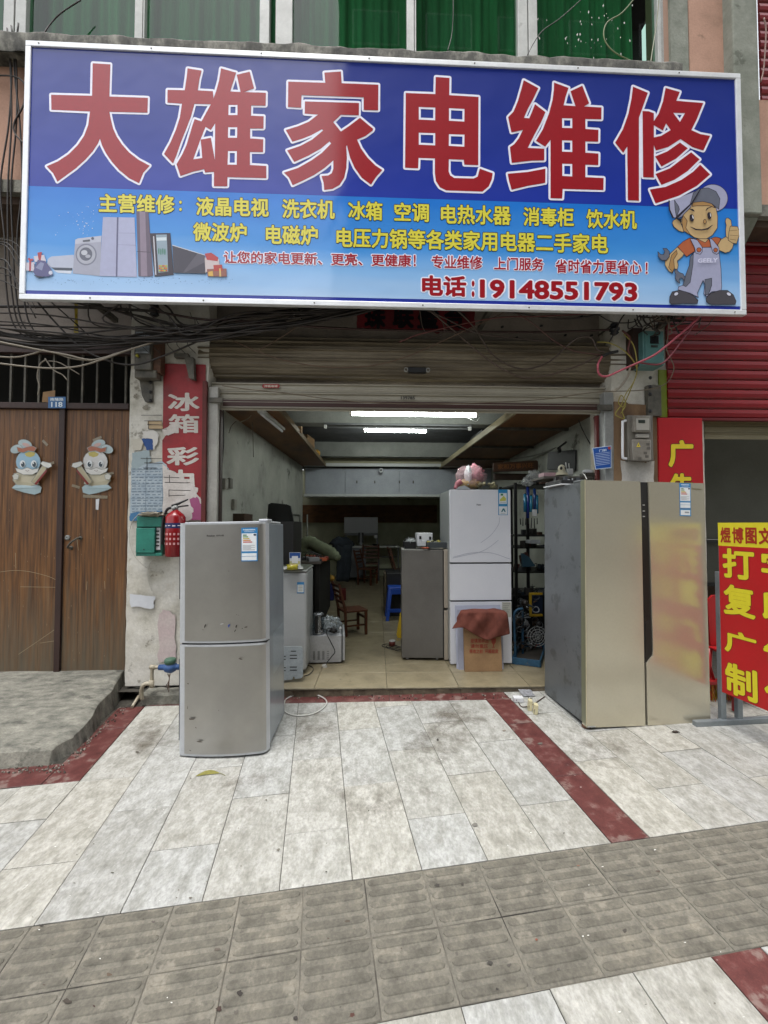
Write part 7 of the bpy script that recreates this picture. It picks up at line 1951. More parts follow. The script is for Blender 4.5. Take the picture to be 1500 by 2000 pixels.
lmp = MB(M['black']).blob(W(651, 1231, a.y + 0.02), (0.035, 0.03, 0.025), 0.6, 9, 3, 5); lmp.tube(smooth_path([W(650, 1228, a.y), W(641, 1227, a.y - 0.01), W(638, 1237, a.y - 0.015), W(646, 1254, a.y - 0.03), W(654, 1272, a.y - 0.04), W(648, 1282, a.y - 0.05), W(636, 1297, a.y - 0.07)], 6), 0.0045, 6)
lmp.use(flat('#c9c9c4')).obox(W(634, 1301, a.y - 0.08), (0.018, 0, 0.006), (0, 0.014, 0), (-0.006, 0, 0.014)); lmp.use(M['steel']).obox(W(637, 1304, a.y - 0.08), (0.008, 0, 0), (0, 0.002, 0), (0, 0, 0.005))
lmp.build('power_cord', mw)
sp_ = MB(M['white']).lathe(W(664, 1229, a.y + 0.1), [(0, 0.0), (0.016, 0.0), (0.018, 0.02), (0, 0.03)], 10); sp_.build('rear_cap', mw)

# --- chairs (seat, backrest, legs, rails), built once and copied
def chair(name, label):
    t = thing(name, label, 'chair', (0, 0, 0), 'wooden chairs in the shop')
    m = M['chairwood']
    def P(nm, *b, bev=0.004): MB(m).box(*b).build(nm, t, bev, local=True)
    P('seat', -0.16, 0.16, -0.16, 0.16, 0.30, 0.325)
    for sx in (-1, 1):
        P('leg', sx * 0.145 - 0.016, sx * 0.145 + 0.016, -0.155, -0.12, 0, 0.299)
        mb = MB(m).prism([(sx * 0.145 - 0.014, 0.12, 0), (sx * 0.145 - 0.014, 0.15, 0), (sx * 0.145 - 0.014, 0.165, 0.34), (sx * 0.145 - 0.014, 0.25, 0.68), (sx * 0.145 - 0.014, 0.225, 0.685), (sx * 0.145 - 0.014, 0.135, 0.34)], (0.028, 0, 0)); mb.build('leg', t, 0.003, local=True)
        P('side_rail', sx * 0.145 - 0.01, sx * 0.145 + 0.01, -0.12, 0.13, 0.12, 0.14, bev=0.002)
    P('front_rail', -0.13, 0.13, -0.15, -0.13, 0.20, 0.23)
    for k in range(4):
        z = 0.42 + 0.07 * k; y = 0.18 + 0.018 * k
        P('back_slat', -0.132, 0.132, y, y + 0.014, z, z + 0.03, bev=0.002)
    return t
ch = chair('wooden_chair', 'small reddish wooden chair nearest the entrance, behind the microwave')
p = pos(688, 1236, -0.2); ch.location = p; ch.rotation_euler = (0, 0, rad(112)); ch.scale = (0.95, 0.95, 0.95)
def chair_at(px, py, rz, sc, label):
    c_ = copy_tree(ch); c_['label'] = label; c_.location = pos(px, py); c_.rotation_euler = (0, 0, rz); c_.scale = (sc, sc, sc)
chair_at(718, 1141, rad(65), 1.15, 'dark wooden chair seen side on before the desk at the rear')
chair_at(724, 1132, rad(180), 1.3, 'wooden slatted chair with its back to the entrance, tucked under the rear desk')
chair_at(787, 1150, rad(95), 1.3, 'wooden chair half hidden behind the grey fridge near the black cabinet')

# --- desk with TV
dk_ = thing('rear_desk', 'long pale desk against the back wall of the shop', 'desk', (0, 10.4, fz(0)))
x0, x1 = W(662, 1068, 10.2).x, W(781, 1068, 10.2).x; zt_ = W(740, 1067, 10.2).z
MB(flat('#b9bbb7', 0.4)).box(x0, x1, 10.2, 10.9, zt_ - 0.03, zt_).build('top', dk_, 0.004)
MB(flat('#63666c', 0.5)).box(x0 + 0.15, x0 + 0.65, 10.25, 10.85, fz(0) + 0.08, zt_ - 0.031).build('drawer_unit', dk_, 0.004)
MB(flat('#63666c', 0.5)).box(x0 + 0.18, x0 + 0.62, 10.235, 10.25, fz(0) + 0.4, fz(0) + 0.62).build('drawer', dk_, 0.003)
for x in (x0 + 0.02, x1 - 0.05, x0 + 0.95): MB(flat('#4a4c4e')).box(x, x + 0.03, 10.24, 10.27, fz(0), zt_ - 0.031).build('leg', dk_)
for z in (0.25, 0.55): MB(M['black']).box(x0 + 0.98, x1 - 0.05, 10.4, 10.43, fz(0) + z, fz(0) + z + 0.03).build('cross_rail', dk_)
tv = thing('white_television', 'pale television back in a stand on the rear desk', 'television', W(705, 1068, 10.4))
bpx(flat('#b5b8bf', 0.4), 672, 1010, 738, 1041, 10.35, 0.06, tv, 'rear_panel', 0.01)
bpx(flat('#75787d', 0.4), 673, 1041, 738, 1046, 10.33, 0.08, tv, 'lower_bar', 0.003)
for x in (674, 735): bpx(flat('#75787d'), x, 1046, x + 3.5, 1063, 10.4, 0.03, tv, 'leg', 0)
bpx(M['black'], 700, 1040, 710, 1060, 10.32, 0.04, tv, 'clamp', 0.004); bpx(flat('#90939a'), 703, 1040, 707, 1064, 10.31, 0.02, tv, 'neck', 0.002)
pl_ = MB(M['black']).lathe((W(733, 1062, 10.3).x, 10.4, zt_), [(0.03, 0), (0.10, 0.05)], 16); tag(pl_.build('black_bowl'), 'black bowl on the rear desk right of the television', 'bowl')
wtb = onbox('white_note', 731, 737, 1045, 1051, 10.28, 0.01, M['white'], 'small white note clipped to the television stand', 'note', 0)

# --- left bench, clutter
bh = thing('left_workbench', 'dark cluttered workbench along the left wall', 'workbench', W(600, 1180, 5))
bx0, bx1 = W(540, 1100, 4.9).x, W(627, 1100, 4.9).x; bz = W(600, 1097, 4.9).z
MB(flat('#5d5650', 0.6)).box(bx0, bx1, 4.9, 7.2, bz - 0.03, bz).build('top', bh, 0.004)
MB(flat('#0b0b0a', 0.8)).box(bx0 + 0.02, bx1 - 0.08, 4.95, 7.1, fz(-1), bz - 0.031).build('body', bh)
MB(flat('#1c1a17', 0.8)).box(bx1 - 0.07, bx1 - 0.02, 4.93, 5.0, fz(-1), bz - 0.031).build('leg', bh)
for k in range(16):
    px, py = R.uniform(592, 632), R.uniform(1090, 1096); p = W(px, py, R.uniform(4.95, 5.5)); p.z = bz
    s_ = R.uniform(0.02, 0.05); col = R.choice(['#17171a', '#2b2b2e', '#7b2b1f', '#a84f2a', '#55585a', '#8a8c8e', '#191919'])
    o = MB(flat(col, 0.5)).obox(p + Vector((0, 0, s_ * 0.5)), (s_ * 1.3, s_ * 0.4, 0), (-s_ * 0.4, s_, 0), (0, 0, s_ * 0.5)).build('bench_part', bevel=0.004)
    tag(o, 'small repair part lying among tools on the left workbench', 'part', 'loose parts on the left workbench')
for k in range(5):
    p = [W(596 + 8 * k, 1094, 5.0), W(598 + 7 * k, 1080 + 2 * k, 5.0), W(612 + 5 * k, 1079 + 2 * k, 5.05), W(622 + 4 * k, 1092, 5.1)]
    o = MB(flat('#0f0f10')).tube(smooth_path(p, 5), 0.006, 6).build('bench_lead'); tag(o, 'black lead looping over the tools on the left workbench', 'lead', 'leads on the left workbench')
gc = MB(mk('sage_cloth', [(0.3, '#4a503c'), (0.7, '#636a52')], scale=9, rough=0.9, fine=0.1))
gc.tube(smooth_path([W(588, 1082, 5.4), W(592, 1066, 5.4), W(604, 1059, 5.4), W(620, 1067, 5.4), W(640, 1077, 5.35), W(655, 1086, 5.3), W(661, 1092, 5.25)], 5), [0.05, 0.075, 0.09] + [0.075, 0.085] * 10 + [0.07, 0.06, 0.065, 0.05, 0.045, 0.05, 0.03, 0.02], 14)
gc.blob(W(606, 1086, 5.5), (0.30, 0.2, 0.09), 0.5, 16, 3, 4)
tag(gc.build('green_cloth_roll'), 'sage green rolled cloth on top of the left workbench', 'cloth')
tl_ = thing('leaning_black_panel', 'large black television panel leaning on the left wall', 'panel', W(550, 1090, 5.6))
MB(M['black']).prism([W(522, 986, 5.6), W(530, 982, 5.6), W(560, 985, 5.6), W(567, 988, 5.6), W(584, 1075, 5.4), W(560, 1090, 5.4), W(515, 1090, 5.4)], (0, 0.06, 0)).build('panel', tl_, 0.01)
o = MB(flat('#33332f', 0.7)).prism([W(575, 1036, 5.9), W(580, 1035, 5.9), W(592, 1060, 5.8), W(592, 1080, 5.8), W(572, 1080, 5.8)], (0, 0.03, 0)).build('dark_board'); tag(o, 'dark board leaning behind the black panel on the left wall', 'board')
# wiring pipes on the left wall
for px in (586, 600):
    o = MB(flat('#7b7d76')).cyl(W(px, 1005, 7.6), W(px, 1062, 7.6), 0.014, 8).build('wall_pipe'); tag(o, 'thin grey conduit running down the left inside wall' if px == 586 else 'thin grey conduit next to the corner of the left inside wall', 'conduit')
o = MB(flat('#7b7d76')).cyl(W(430, 995, 4.05), W(586, 1006, 7.6), 0.008, 6).build('wall_pipe'); tag(o, 'long thin grey conduit running level along the left inside wall', 'conduit')
for k, (px, py, c_) in enumerate([(432, 945, '#8c8a80'), (445, 944, '#66645c'), (431, 985, '#8c8a80')]):
    p = W(px, py, 4.05 + 0.12 * k); p.x = wx(-1.36, p.y) + 0.02
    o = MB(flat(c_)).box(p.x - 0.02, p.x + 0.01, p.y - 0.04, p.y + 0.04, p.z - 0.05, p.z + 0.05).build('wall_socket', bevel=0.004); tag(o, ['pale broken socket at the front edge of the left inside wall', 'dark switch plate beside the broken socket on the left inside wall', 'pale socket low on the left inside wall'][k], 'socket')
o = MB(flat('#3f2c1d')).box(W(432, 1012, 4.3).x, W(478, 1012, 4.3).x, 4.3, 4.6, W(450, 1018, 4.3).z, W(450, 1003, 4.3).z).build('brown_box', bevel=0.004); tag(o, 'dark brown box behind the top of the silver fridge', 'box')
MBb = MB(flat('#1d1c1a')).box(-1.30, -0.75, 4.35, 4.9, fz(-1), W(450, 1018, 4.3).z - 0.002).build('dark_crate'); tag(MBb, 'dark crate behind the silver fridge against the left wall', 'crate')
# jeans / coat and bits by the desk
jn = MB(mk('dark_denim', [(0.3, '#171c22'), (0.7, '#252d36')], scale=8, rough=0.9))
for k, x in enumerate((666, 676)):
    jn.tube(smooth_path([W(x, 1064, 8.6), W(x + 1, 1100, 8.6), W(x - 2, 1135, 8.6)], 4), [0.13, 0.12, 0.11, 0.1, 0.1, 0.1, 0.09, 0.09, 0.08], 10)
jn.blob(W(668, 1062, 8.6), (0.22, 0.12, 0.14), 0.4, 10, 4)
tag(jn.build('hanging_clothes'), 'dark clothes hanging at the end of the rear desk', 'clothes')
for (px, py, w_, h_, c_, lab) in ((657, 1152, 9, 16, '#8f8f88', 'white carton on the floor at the foot of the hanging clothes'), (669, 1155, 13, 10, '#5a1214', 'red box on the floor right of the white carton'), (648, 1150, 7, 20, '#1c2258', 'blue bottle shaped pack on the floor left of the white carton'), (612, 1178, 9, 28, '#8a1216', 'red bag hanging beside the washing machine')):
    z = 6.3 if px < 640 else 7.6
    a_, b__ = W(px - w_ / 2, py + h_ / 2, z), W(px + w_ / 2, py - h_ / 2, z)
    o = MB(flat(c_, 0.5)).box(a_.x, b__.x, z, z + 0.12, a_.z if px < 640 else fz(0), b__.z).build('carton' if px != 612 else 'red_bag', bevel=0.012); tag(o, lab, 'bag' if px == 612 else 'box')
o = MB(flat('#b5892f')).blob(W(648, 1129, 7.6), (0.05, 0.04, 0.05), 0.5, 7, 3).build('yellow_toy'); tag(o, 'small yellow and violet toy on the blue pack by the wall', 'toy')

# --- right side: rack, monitor, boards
rk = thing('storage_rack', 'dark metal storage rack crammed with parts behind the white fridge', 'rack', (W(1030, 1200, 4.8).x, 4.8, fz(1.3)))
rx0, rx1 = W(1003, 1100, 4.9).x, W(1062, 1100, 4.9).x + 0.25
for x in (rx0, rx0 + 0.14, rx1):
    for y in (4.8, 5.35):
        MB(M['black']).box(x - 0.015, x + 0.015, y, y + 0.03, fz(1.3), 1.93).build('upright', rk)
lev = [W(1030, y, 4.9).z for y in (947, 1045, 1068, 1115, 1160)]
for z in lev: MB(M['black']).box(rx0, rx1, 4.8, 5.38, z - 0.015, z).build('shelf', rk)
r7 = random.Random(3)
kinds = ['#141414', '#23211e', '#2f2d2a', '#3d3a36', '#4a3326', '#1e2a33', '#55585a', '#6a2420', '#191c20']
cnt = 0
for i, z in enumerate(lev):
    for k in range(15):
        x = r7.uniform(rx0 + 0.02, rx1 - 0.05); y = r7.uniform(4.8, 5.0); s_ = r7.uniform(0.015, 0.05); h_ = r7.uniform(0.02, 0.09)
        mb = MB(flat(r7.choice(kinds), 0.55))
        if r7.random() < 0.5:
            a_ = r7.uniform(0, 1.5); mb.obox((x, y, z + h_ / 2 + 0.001), (s_ * math.cos(a_), s_ * math.sin(a_), 0), (-0.03 * math.sin(a_), 0.03 * math.cos(a_), 0), (0, 0, h_ / 2)); o = mb.build('rack_part', bevel=0.004)
        elif r7.random() < 0.6:
            mb.lathe((x, y, z), [(0, 0), (s_ * 0.6, 0), (s_ * 0.7, h_ * 0.5), (s_ * 0.5, h_), (0, h_)], 10); o = mb.build('rack_part')
        else:
            mb.tube(smooth_path([Vector((x + r7.uniform(-.07, .07), y + r7.uniform(-.03, .03), z + 0.01 + r7.uniform(0, .08))) for _ in range(5)], 4), 0.005, 5); o = mb.build('rack_part')
        tag(o, 'spare part crammed onto the dark storage rack', 'spare part', 'spare parts on the storage rack')
for k, (px, py0, py1, c_, m_) in enumerate([(1025.5, 965, 1000, '#1f6f95', 'leftmost pale blue film roll hanging on the storage rack'), (1031, 951, 1012, '#142b7a', 'dark blue film roll next to the leftmost pale blue one'), (1037, 968, 1000, '#2a7f9f', 'pale blue film roll in the middle of the rolls'), (1044, 955, 995, '#10306a', 'short dark blue film roll right of the middle pale one'), (1048.5, 968, 1003, '#1b6a8c', 'rightmost blue film roll touching the gold fridge edge')]):
    a_, b__ = W(px, py1, 4.55), W(px, py0, 4.55)
    t = thing('film_roll', m_, 'roll', a_, 'blue rolls on the storage rack')
    MB(flat(c_, 0.18, coat=0.5)).cyl(a_, b__, 0.017, 14).build('roll', t); MB(M['black']).cyl(b__, b__ + Vector((0, 0, 0.012)), 0.01, 10).build('core', t)
for k in range(7):   # hanging hand tools
    px = 1016 + 5.5 * k; y0 = 1013 + r7.uniform(-3, 3)
    o = MB(flat(r7.choice(['#55585b', '#3b3d40', '#1a1a1a', '#6a6d70']), 0.35, 0.5)).tube([W(px, y0, 4.6), W(px + r7.uniform(-1, 1), y0 + r7.uniform(12, 26), 4.6)], [0.004, 0.006], 6).build('hanging_tool')
    tag(o, 'steel hand tool hanging below the blue rolls', 'tool', 'tools hanging on the storage rack')
onbox('white_box_label', 1041, 1049, 995, 1008, 4.5, 0.03, M['white'], 'small white box under the blue rolls beside the gold fridge', 'box', 0.003)
onbox('white_sheet', 1036, 1056, 1055, 1062, 4.6, 0.15, flat('#9ea2a6'), 'white folded sheet on a middle rack shelf beside the gold fridge', 'sheet', 0.006)
tp2 = MB(flat('#2f4f5f')).prism([W(1020, 1080, 4.7), W(1034, 1088, 4.7), W(1046, 1106, 4.7), (W(1022, 1108, 4.7))], (0, 0.05, 0)).build('bag_of_parts', bevel=0.01); tag(tp2, 'dull teal bag slumped on the rack shelf at mid height', 'bag')
tp2 = MB(flat('#4a2a20')).prism([W(1016, 1086, 4.75), W(1030, 1078, 4.75), W(1036, 1096, 4.75), (W(1020, 1104, 4.75))], (0, 0.05, 0)).build('brown_pouch', bevel=0.01); tag(tp2, 'brown pouch slumped left of the teal bag on the rack', 'bag')
# hand truck, yellow frame, tray, fan grille
ht_ = thing('blue_hand_truck', 'blue hand truck standing between the white fridge and the rack', 'hand truck', pos(1008, 1290, 1.4))
blm = mk('worn_blue_paint', [(0.3, '#17384f'), (0.7, '#2c5874')], scale=14, rough=0.5, fine=0.2, speck=('#5a5348', 12, 0.6, 0.7))
MB(blm).tube(smooth_path([W(1021, 1189, 4.2), W(1012, 1190, 4.2), W(1005, 1197, 4.2), W(1004, 1215, 4.2), W(1006, 1265, 4.2), W(1007, 1290, 4.2)], 5), 0.013, 8).build('frame', ht_)
MB(blm).tube([W(1021, 1192, 4.5), W(1021, 1290, 4.4)], 0.013, 8).build('frame', ht_)
yfm = thing('yellow_tool_frame', 'yellow metal frame on the rack beside the gold fridge', 'frame', W(1046, 1205, 4.5))
ym = flat('#a5851c', 0.5)
for b4 in ((1035, 1160, 1039, 1203), (1035, 1158, 1060, 1162), (1035, 1200, 1060, 1204)): bpx(ym, b4[0], b4[1], b4[2], b4[3], 4.45, 0.03, yfm, 'frame_bar', 0.003)
bpx(flat('#101c33'), 1040, 1164, 1060, 1199, 4.48, 0.05, yfm, 'dark_insert', 0.003)
ty = thing('worn_blue_tray', 'worn blue metal tray on the floor in front of the rack', 'tray', pos(1030, 1300, 1.4))
q = [pos(1003, 1282, 1.3), pos(1001, 1296, 1.3), pos(1055, 1303, 1.5), pos(1062, 1268, 1.5), pos(1018, 1264, 1.4)]
q = [pos(1001, 1297, 1.3), pos(1055, 1304, 1.5), pos(1066, 1268, 1.5), pos(1016, 1266, 1.4)]
MB(flat('#3a3630', 0.8)).prism([v + Vector((0, 0, 0.01)) for v in q], (0, 0, 0.008)).build('tray_floor', ty)
for i in range(4):
    a_, b__ = q[i], q[(i + 1) % 4]; d = (b__ - a_); nn = Vector((-d.y, d.x, 0)).normalized() * 0.008
    MB(blm).obox((a_ + b__) / 2 + Vector((0, 0, 0.035)), d / 2, nn, (0, 0, 0.033)).build('tray_wall', ty, 0.003)
fn = thing('fan_grille', 'round wire fan grille lying in the clutter beside the gold fridge', 'fan', W(1048, 1240, 4.3))
c = W(1049, 1243, 4.25)
for r_ in (0.025, 0.05, 0.075, 0.1): MB(M['steel']).tube([c + Vector((r_ * math.cos(t / 20 * 6.283), -0.02 * (1 - r_ * 8), r_ * math.sin(t / 20 * 6.283))) for t in range(20)], 0.003, 5, closed=True).build('ring_wire', fn)
for k in range(10): a_ = k * math.pi / 5; MB(M['steel']).tube([c + Vector((0, -0.03, 0)), c + Vector((0.1 * math.cos(a_), 0, 0.1 * math.sin(a_)))], 0.002, 4).build('spoke_wire', fn)
for k in range(60):
    px, py = r7.uniform(1006, 1056), r7.uniform(1165, 1268); Y = r7.uniform(4.35, 4.75); p = W(px, py, Y)
    mb = MB(flat(r7.choice(['#17181a', '#3f4346', '#6b7073', '#8a1c20', '#2a2521', '#57402c', '#9a9d9f', '#1a1a1b', '#262626']), 0.45))
    if k % 3 == 0: mb.tube([p + Vector((0.035 * math.cos(t / 12 * 6.283), 0.01 * math.sin(t), 0.03 * math.sin(t / 12 * 6.283))) for t in range(12)], 0.005, 5, closed=True)
    elif k % 3 == 1: mb.tube(smooth_path([p + Vector((r7.uniform(-.08, .08), r7.uniform(-.03, .03), r7.uniform(-.05, .05))) for _ in range(4)], 4), r7.uniform(0.004, 0.011), 6)
    else: mb.blob(p, r7.uniform(0.015, 0.04), 0.5, 6, k)
    tag(mb.build('scrap_part'), 'scrap metal part or hose in the heap beside the gold fridge', 'scrap', 'scrap heap beside the gold fridge')
MB(flat('#0c0c0b', 0.9)).box(W(1003, 1200, 4.8).x, rx1, 4.82, 5.3, fz(1.4), W(1030, 1165, 4.8).z).build('heap_core', rk)
# monitor on right wall, wooden plank sign, shelf with router
mn = thing('black_monitor', 'black monitor mounted high on the right inside wall', 'monitor', W(1097, 900, 4.5))
MP_ = lambda x, y, Y: W(x, y, Y)
MB(M['black']).prism([MP_(1070, 883, 4.75), MP_(1124, 878, 4.4), MP_(1123, 919, 4.4), MP_(1068, 917, 4.75)], (0.03, 0.03, 0)).build('screen_body', mn, 0.004)
MB(M['black']).tube([W(1092, 875, 4.5), W(1093, 882, 4.55)], 0.02, 8).tube([W(1092, 874, 4.5), W(1106, 863, 4.5)], 0.012, 6).build('wall_arm', mn)
bds = thing('wooden_plank_sign', 'brown wooden plank with faded orange characters high on the right wall', 'plank', W(1005, 912, 5.2))
pk_ = lambda x, y, l=0.0: W(x, y, 5.2 - l)
MB(flat('#3c2415', 0.6)).prism([pk_(964, 904), pk_(1048, 899), pk_(1051, 901), pk_(1051, 917), pk_(1048, 919), pk_(964, 921)], (0, 0.04, 0)).build('plank', bds, 0.004)
mb = MB(flat('#7a4a22', 0.6)); ptext(mb, '家和万事兴旺', [(972, 907), (1042, 903), (1042, 914), (972, 917)], pk_, 0.002, 0.02); mb.build('lettering', bds)
o = MB(flat('#2c1c11', 0.7)).box(W(966, 930, 5.3).x, W(1048, 930, 5.3).x, 5.3, 5.36, W(1000, 937, 5.3).z, W(1000, 925, 5.3).z).build('dark_plank', bevel=0.003); tag(o, 'darker bare plank just below the lettered plank', 'plank')
shf = thing('high_shelf', 'small dark shelf behind the top of the gold fridge holding a router and camera', 'shelf', W(1125, 935, 3.95))
sy = 3.85
MB(flat('#55504a', 0.6)).box(W(1062, 935, sy).x, W(1160, 935, sy).x, sy, sy + 0.3, W(1110, 935, sy).z, W(1110, 930, sy).z).build('shelf_top', shf, 0.003)
MB(M['black']).box(W(1095, 935, sy).x, W(1160, 935, sy).x, sy + 0.02, sy + 0.28, fz(2) , W(1110, 935.2, sy).z).build('shelf_body', shf)
wc = thing('white_web_camera', 'white round headed web camera on the high shelf', 'camera', W(1096, 925, 3.9))
p = W(1097, 916, 3.9); 
MB(flat('#b9b39c', 0.35)).blob(p, (0.034, 0.034, 0.042), 0.03, 12).build('head', wc); MB(M['black']).blob(p + Vector((-0.016, -0.024, 0.004)), (0.013, 0.014, 0.017), 0.02, 8).blob(p + Vector((0.02, -0.02, 0.006)), (0.01, 0.014, 0.015), 0.02, 8).build('lens', wc); MB(flat('#aaa48e', 0.35)).lathe(W(1097, 928.5, 3.9), [(0.062, 0), (0.05, 0.02), (0.02, 0.045)], 18).build('base', wc)
ro = thing('white_router', 'white router with two aerials on the high shelf', 'router', W(1115, 928, 3.9))
bpx(flat('#b0b0ad', 0.35), 1110, 915, 1120, 928, 3.92, 0.04, ro, 'housing', 0.005)
MB(flat('#b0b0ad')).cyl(W(1107, 926, 3.95), W(1105, 903, 3.95), 0.004, 6).build('aerial', ro); MB(flat('#b0b0ad')).cyl(W(1112, 916, 3.95), W(1111, 905, 3.95), 0.004, 6).build('aerial', ro)
onbox('pink_box', 1062, 1087, 923, 934, 3.92, 0.12, flat('#b08f94', 0.5), 'pale pink box on the high shelf left of the web camera', 'box', 0.003)
onbox('white_adaptor', 1143, 1158, 917, 923, 3.9, 0.05, M['white'], 'small white adaptor at the right end of the high shelf', 'adaptor', 0.003)
o = MB(flat('#44403a')).box(W(1142, 926, 3.9).x, W(1160, 926, 3.9).x, 3.88, 4.0, W(1150, 930, 3.9).z, W(1150, 923.3, 3.9).z).build('dark_adaptor', bevel=0.003); tag(o, 'dark block under the white adaptor on the high shelf', 'block')
wr = wire('white_wire', [W(1143, 922, 3.88), W(1137, 923, 3.8), W(1142, 928, 3.6), W(1146, 936, 3.45)], 0.004, flat('#b9b9b3'), 'white wire hanging from the high shelf onto the gold fridge', 'wire')
top2 = A.z + H2
pcb = thing('circuit_board_tray', 'white edged tray of circuit boards on the rear corner of the gold fridge', 'circuit board', Vector((W(1075, 945, 3.3).x, 3.3, 1.76)))
q0 = f2(0.0, 0.26, H2 - 0.008)
b = MB(M['white']); f2.box(b, -0.03, 0.16, 0.27, 0.55, H2 - 0.01, H2 - 0.002); b.build('tray', pcb, 0.002)
b = MB(M['black']); f2.box(b, -0.02, 0.15, 0.28, 0.54, H2 - 0.0015, H2 + 0.03); b.build('board', pcb, 0.003)
for k in range(18):
    b = MB(flat(r7.choice(['#1c1c1d', '#3f4145', '#a9abad', '#2c2722', '#121212']), 0.4)); x, y = r7.uniform(-0.015, 0.13), r7.uniform(0.28, 0.5); f2.box(b, x, x + r7.uniform(0.01, 0.03), y, y + 0.02, H2 + 0.031, H2 + 0.031 + r7.uniform(0.008, 0.04)); b.build('component', pcb)
for (px, py, s_) in ((1043, 928, 0.07), (1030, 941, 0.06)):
    o = MB(film_mat('poly_bag', '#b5b7b8', 0.35)).blob(W(px, py, 4.5), (s_, s_, s_ * 0.8), 0.5, 12, px).build('poly_bag'); tag(o, 'crumpled clear bag on the rack top nearer the high shelf' if px > 1035 else 'crumpled clear bag lower on the rack top by the blue rolls', 'bag')
# pipes and cables on the right inside wall
wire('wall_cable', [W(1165, 838, 4.05), W(1130, 855, 4.4), W(1092, 872, 4.9), W(1050, 888, 5.4), W(1000, 897, 6.0)], 0.011, flat('#6d6d66'), 'grey conduit sagging along the right inside wall', 'conduit')
wire('wall_cable', [W(1130, 820, 4.0), W(1138, 840, 4.0), W(1150, 862, 4.0), W(1156, 872, 4.0)], 0.005, M['black'], 'black lead hanging near the top of the right inside wall', 'cable')
wire('wall_cable', [W(1160, 815, 3.9), W(1163, 835, 3.9), W(1166, 870, 3.9), W(1168, 930, 3.9)], 0.007, flat('#5a1713'), 'dark red cable running down inside the right guide rail', 'cable')
wire('wall_cable', [W(436, 800, 3.9), W(437, 860, 3.9), W(434, 905, 3.9)], 0.006, M['black'], 'black cable dropping inside the left guide rail', 'cable')
wire('wall_cable', [W(438, 805, 3.95), W(462, 820, 4.1), W(470, 824, 4.1), W(485, 817, 4.2), W(493, 808, 4.2)], 0.004, flat('#8f8a78'), 'pale wire draped under the left loft board', 'wire')
wire('wall_cable', [W(462, 822, 4.1), W(452, 832, 4.1), W(447, 846, 4.1)], 0.004, flat('#4c463a'), 'short brown wire end hanging under the left loft board', 'wire')
wire('wall_cable', [W(493, 822, 4.2), W(494, 850, 4.2), W(495, 893, 4.2)], 0.0035, flat('#4c463a'), 'long thin wire hanging below the left loft board', 'wire')
# ================================================================== overhead cables
def cab(pts, r=0.008, mat=None, label=None, group=None, name='overhead_cable', cat='cable', k=7):
    """pts: (px, py, distance)"""
    return wire(name, [W(x, y, Y) for x, y, Y in pts], r, mat or M['cable'], label, cat, group, k)
GL, GLl = 'dark cables tangled under the signboard', 'dark cable in the tangle running under the signboard'
rc_ = random.Random(21)
# bundle crossing from the far left to the drum
for k in range(16):
    y0 = rc_.uniform(650, 676); y1 = rc_.uniform(652, 672); s_ = rc_.uniform(4, 26)
    Y = rc_.uniform(3.38, 3.5)
    pts = [(-60, y0 - rc_.uniform(0, 25), Y), (60, y0 + s_ * 0.4, Y), (170, y0 + s_ * 0.5 + rc_.uniform(-4, 4), Y), (290, y1 + rc_.uniform(-6, 8), Y), (400, 658 + rc_.uniform(-6, 8), Y), (480, 648 + rc_.uniform(-8, 8), Y), (580, 632 + rc_.uniform(-8, 6), Y), (680, 612 + rc_.uniform(-8, 6), Y - 0.03), (760, 596, Y - 0.05)]
    cab(pts, rc_.uniform(0.005, 0.010), M['cable'], GLl, GL)
for k in range(9):
    Y = rc_.uniform(3.36, 3.46)
    pts = [(rc_.uniform(60, 300), 575, 3.34), (rc_.uniform(180, 330), rc_.uniform(600, 640), Y), (rc_.uniform(340, 430), rc_.uniform(628, 655), Y), (rc_.uniform(450, 560), rc_.uniform(610, 640), Y), (rc_.uniform(600, 700), rc_.uniform(595, 612), Y), (rc_.uniform(720, 800), 588, Y)]
    cab(pts, rc_.uniform(0.004, 0.009), M['cable'], GLl, GL)
for k in range(6):
    Y = rc_.uniform(3.36, 3.46)
    pts = [(-60, rc_.uniform(600, 640), Y), (90, rc_.uniform(612, 660), Y), (250, rc_.uniform(640, 668), Y), (380, rc_.uniform(640, 666), Y), (560, rc_.uniform(628, 650), Y)]
    cab(pts, rc_.uniform(0.004, 0.007), M['cable'], GLl, GL)
cab([(-60, 598, 3.4), (150, 600, 3.4), (290, 607, 3.42), (304, 608, 3.45)], 0.011, M['cable'], 'thick dark cable reaching the left insulator from the left')
cab([(306, 608, 3.45), (340, 615, 3.42), (400, 624, 3.4), (470, 627, 3.42), (640, 640, 3.5), (780, 645, 3.6), (930, 648, 3.6), (1080, 648, 3.55), (1190, 644, 3.48)], 0.009, flat('#35201c', 0.6), 'long maroon cable strung between the two insulators')
cab([(72, 588, 3.34), (110, 632, 3.4), (160, 680, 3.4), (215, 706, 3.4), (265, 712, 3.42), (320, 695, 3.44), (390, 665, 3.46)], 0.0075, M['cable'], 'black cable dropping steeply from the signboard and sweeping back up to the shutter drum')
cab([(100, 590, 3.34), (140, 625, 3.42), (170, 652, 3.5), (195, 670, 3.5)], 0.005, M['cable'], 'thin black cable slanting down beside the yellow strip')
pale_c = flat('#7f776a', 0.6)
cab([(-60, 655, 3.3), (0, 668, 3.32), (80, 684, 3.34), (130, 693, 3.35), (180, 703, 3.36), (230, 690, 3.38), (300, 668, 3.4)], 0.007, pale_c, 'greyish cable sagging lowest over the transom')
cab([(-60, 700, 3.3), (0, 710, 3.32), (90, 719, 3.34), (150, 716, 3.35), (200, 702, 3.36), (260, 680, 3.4)], 0.0065, pale_c, 'greyish cable curving across the transom bars')
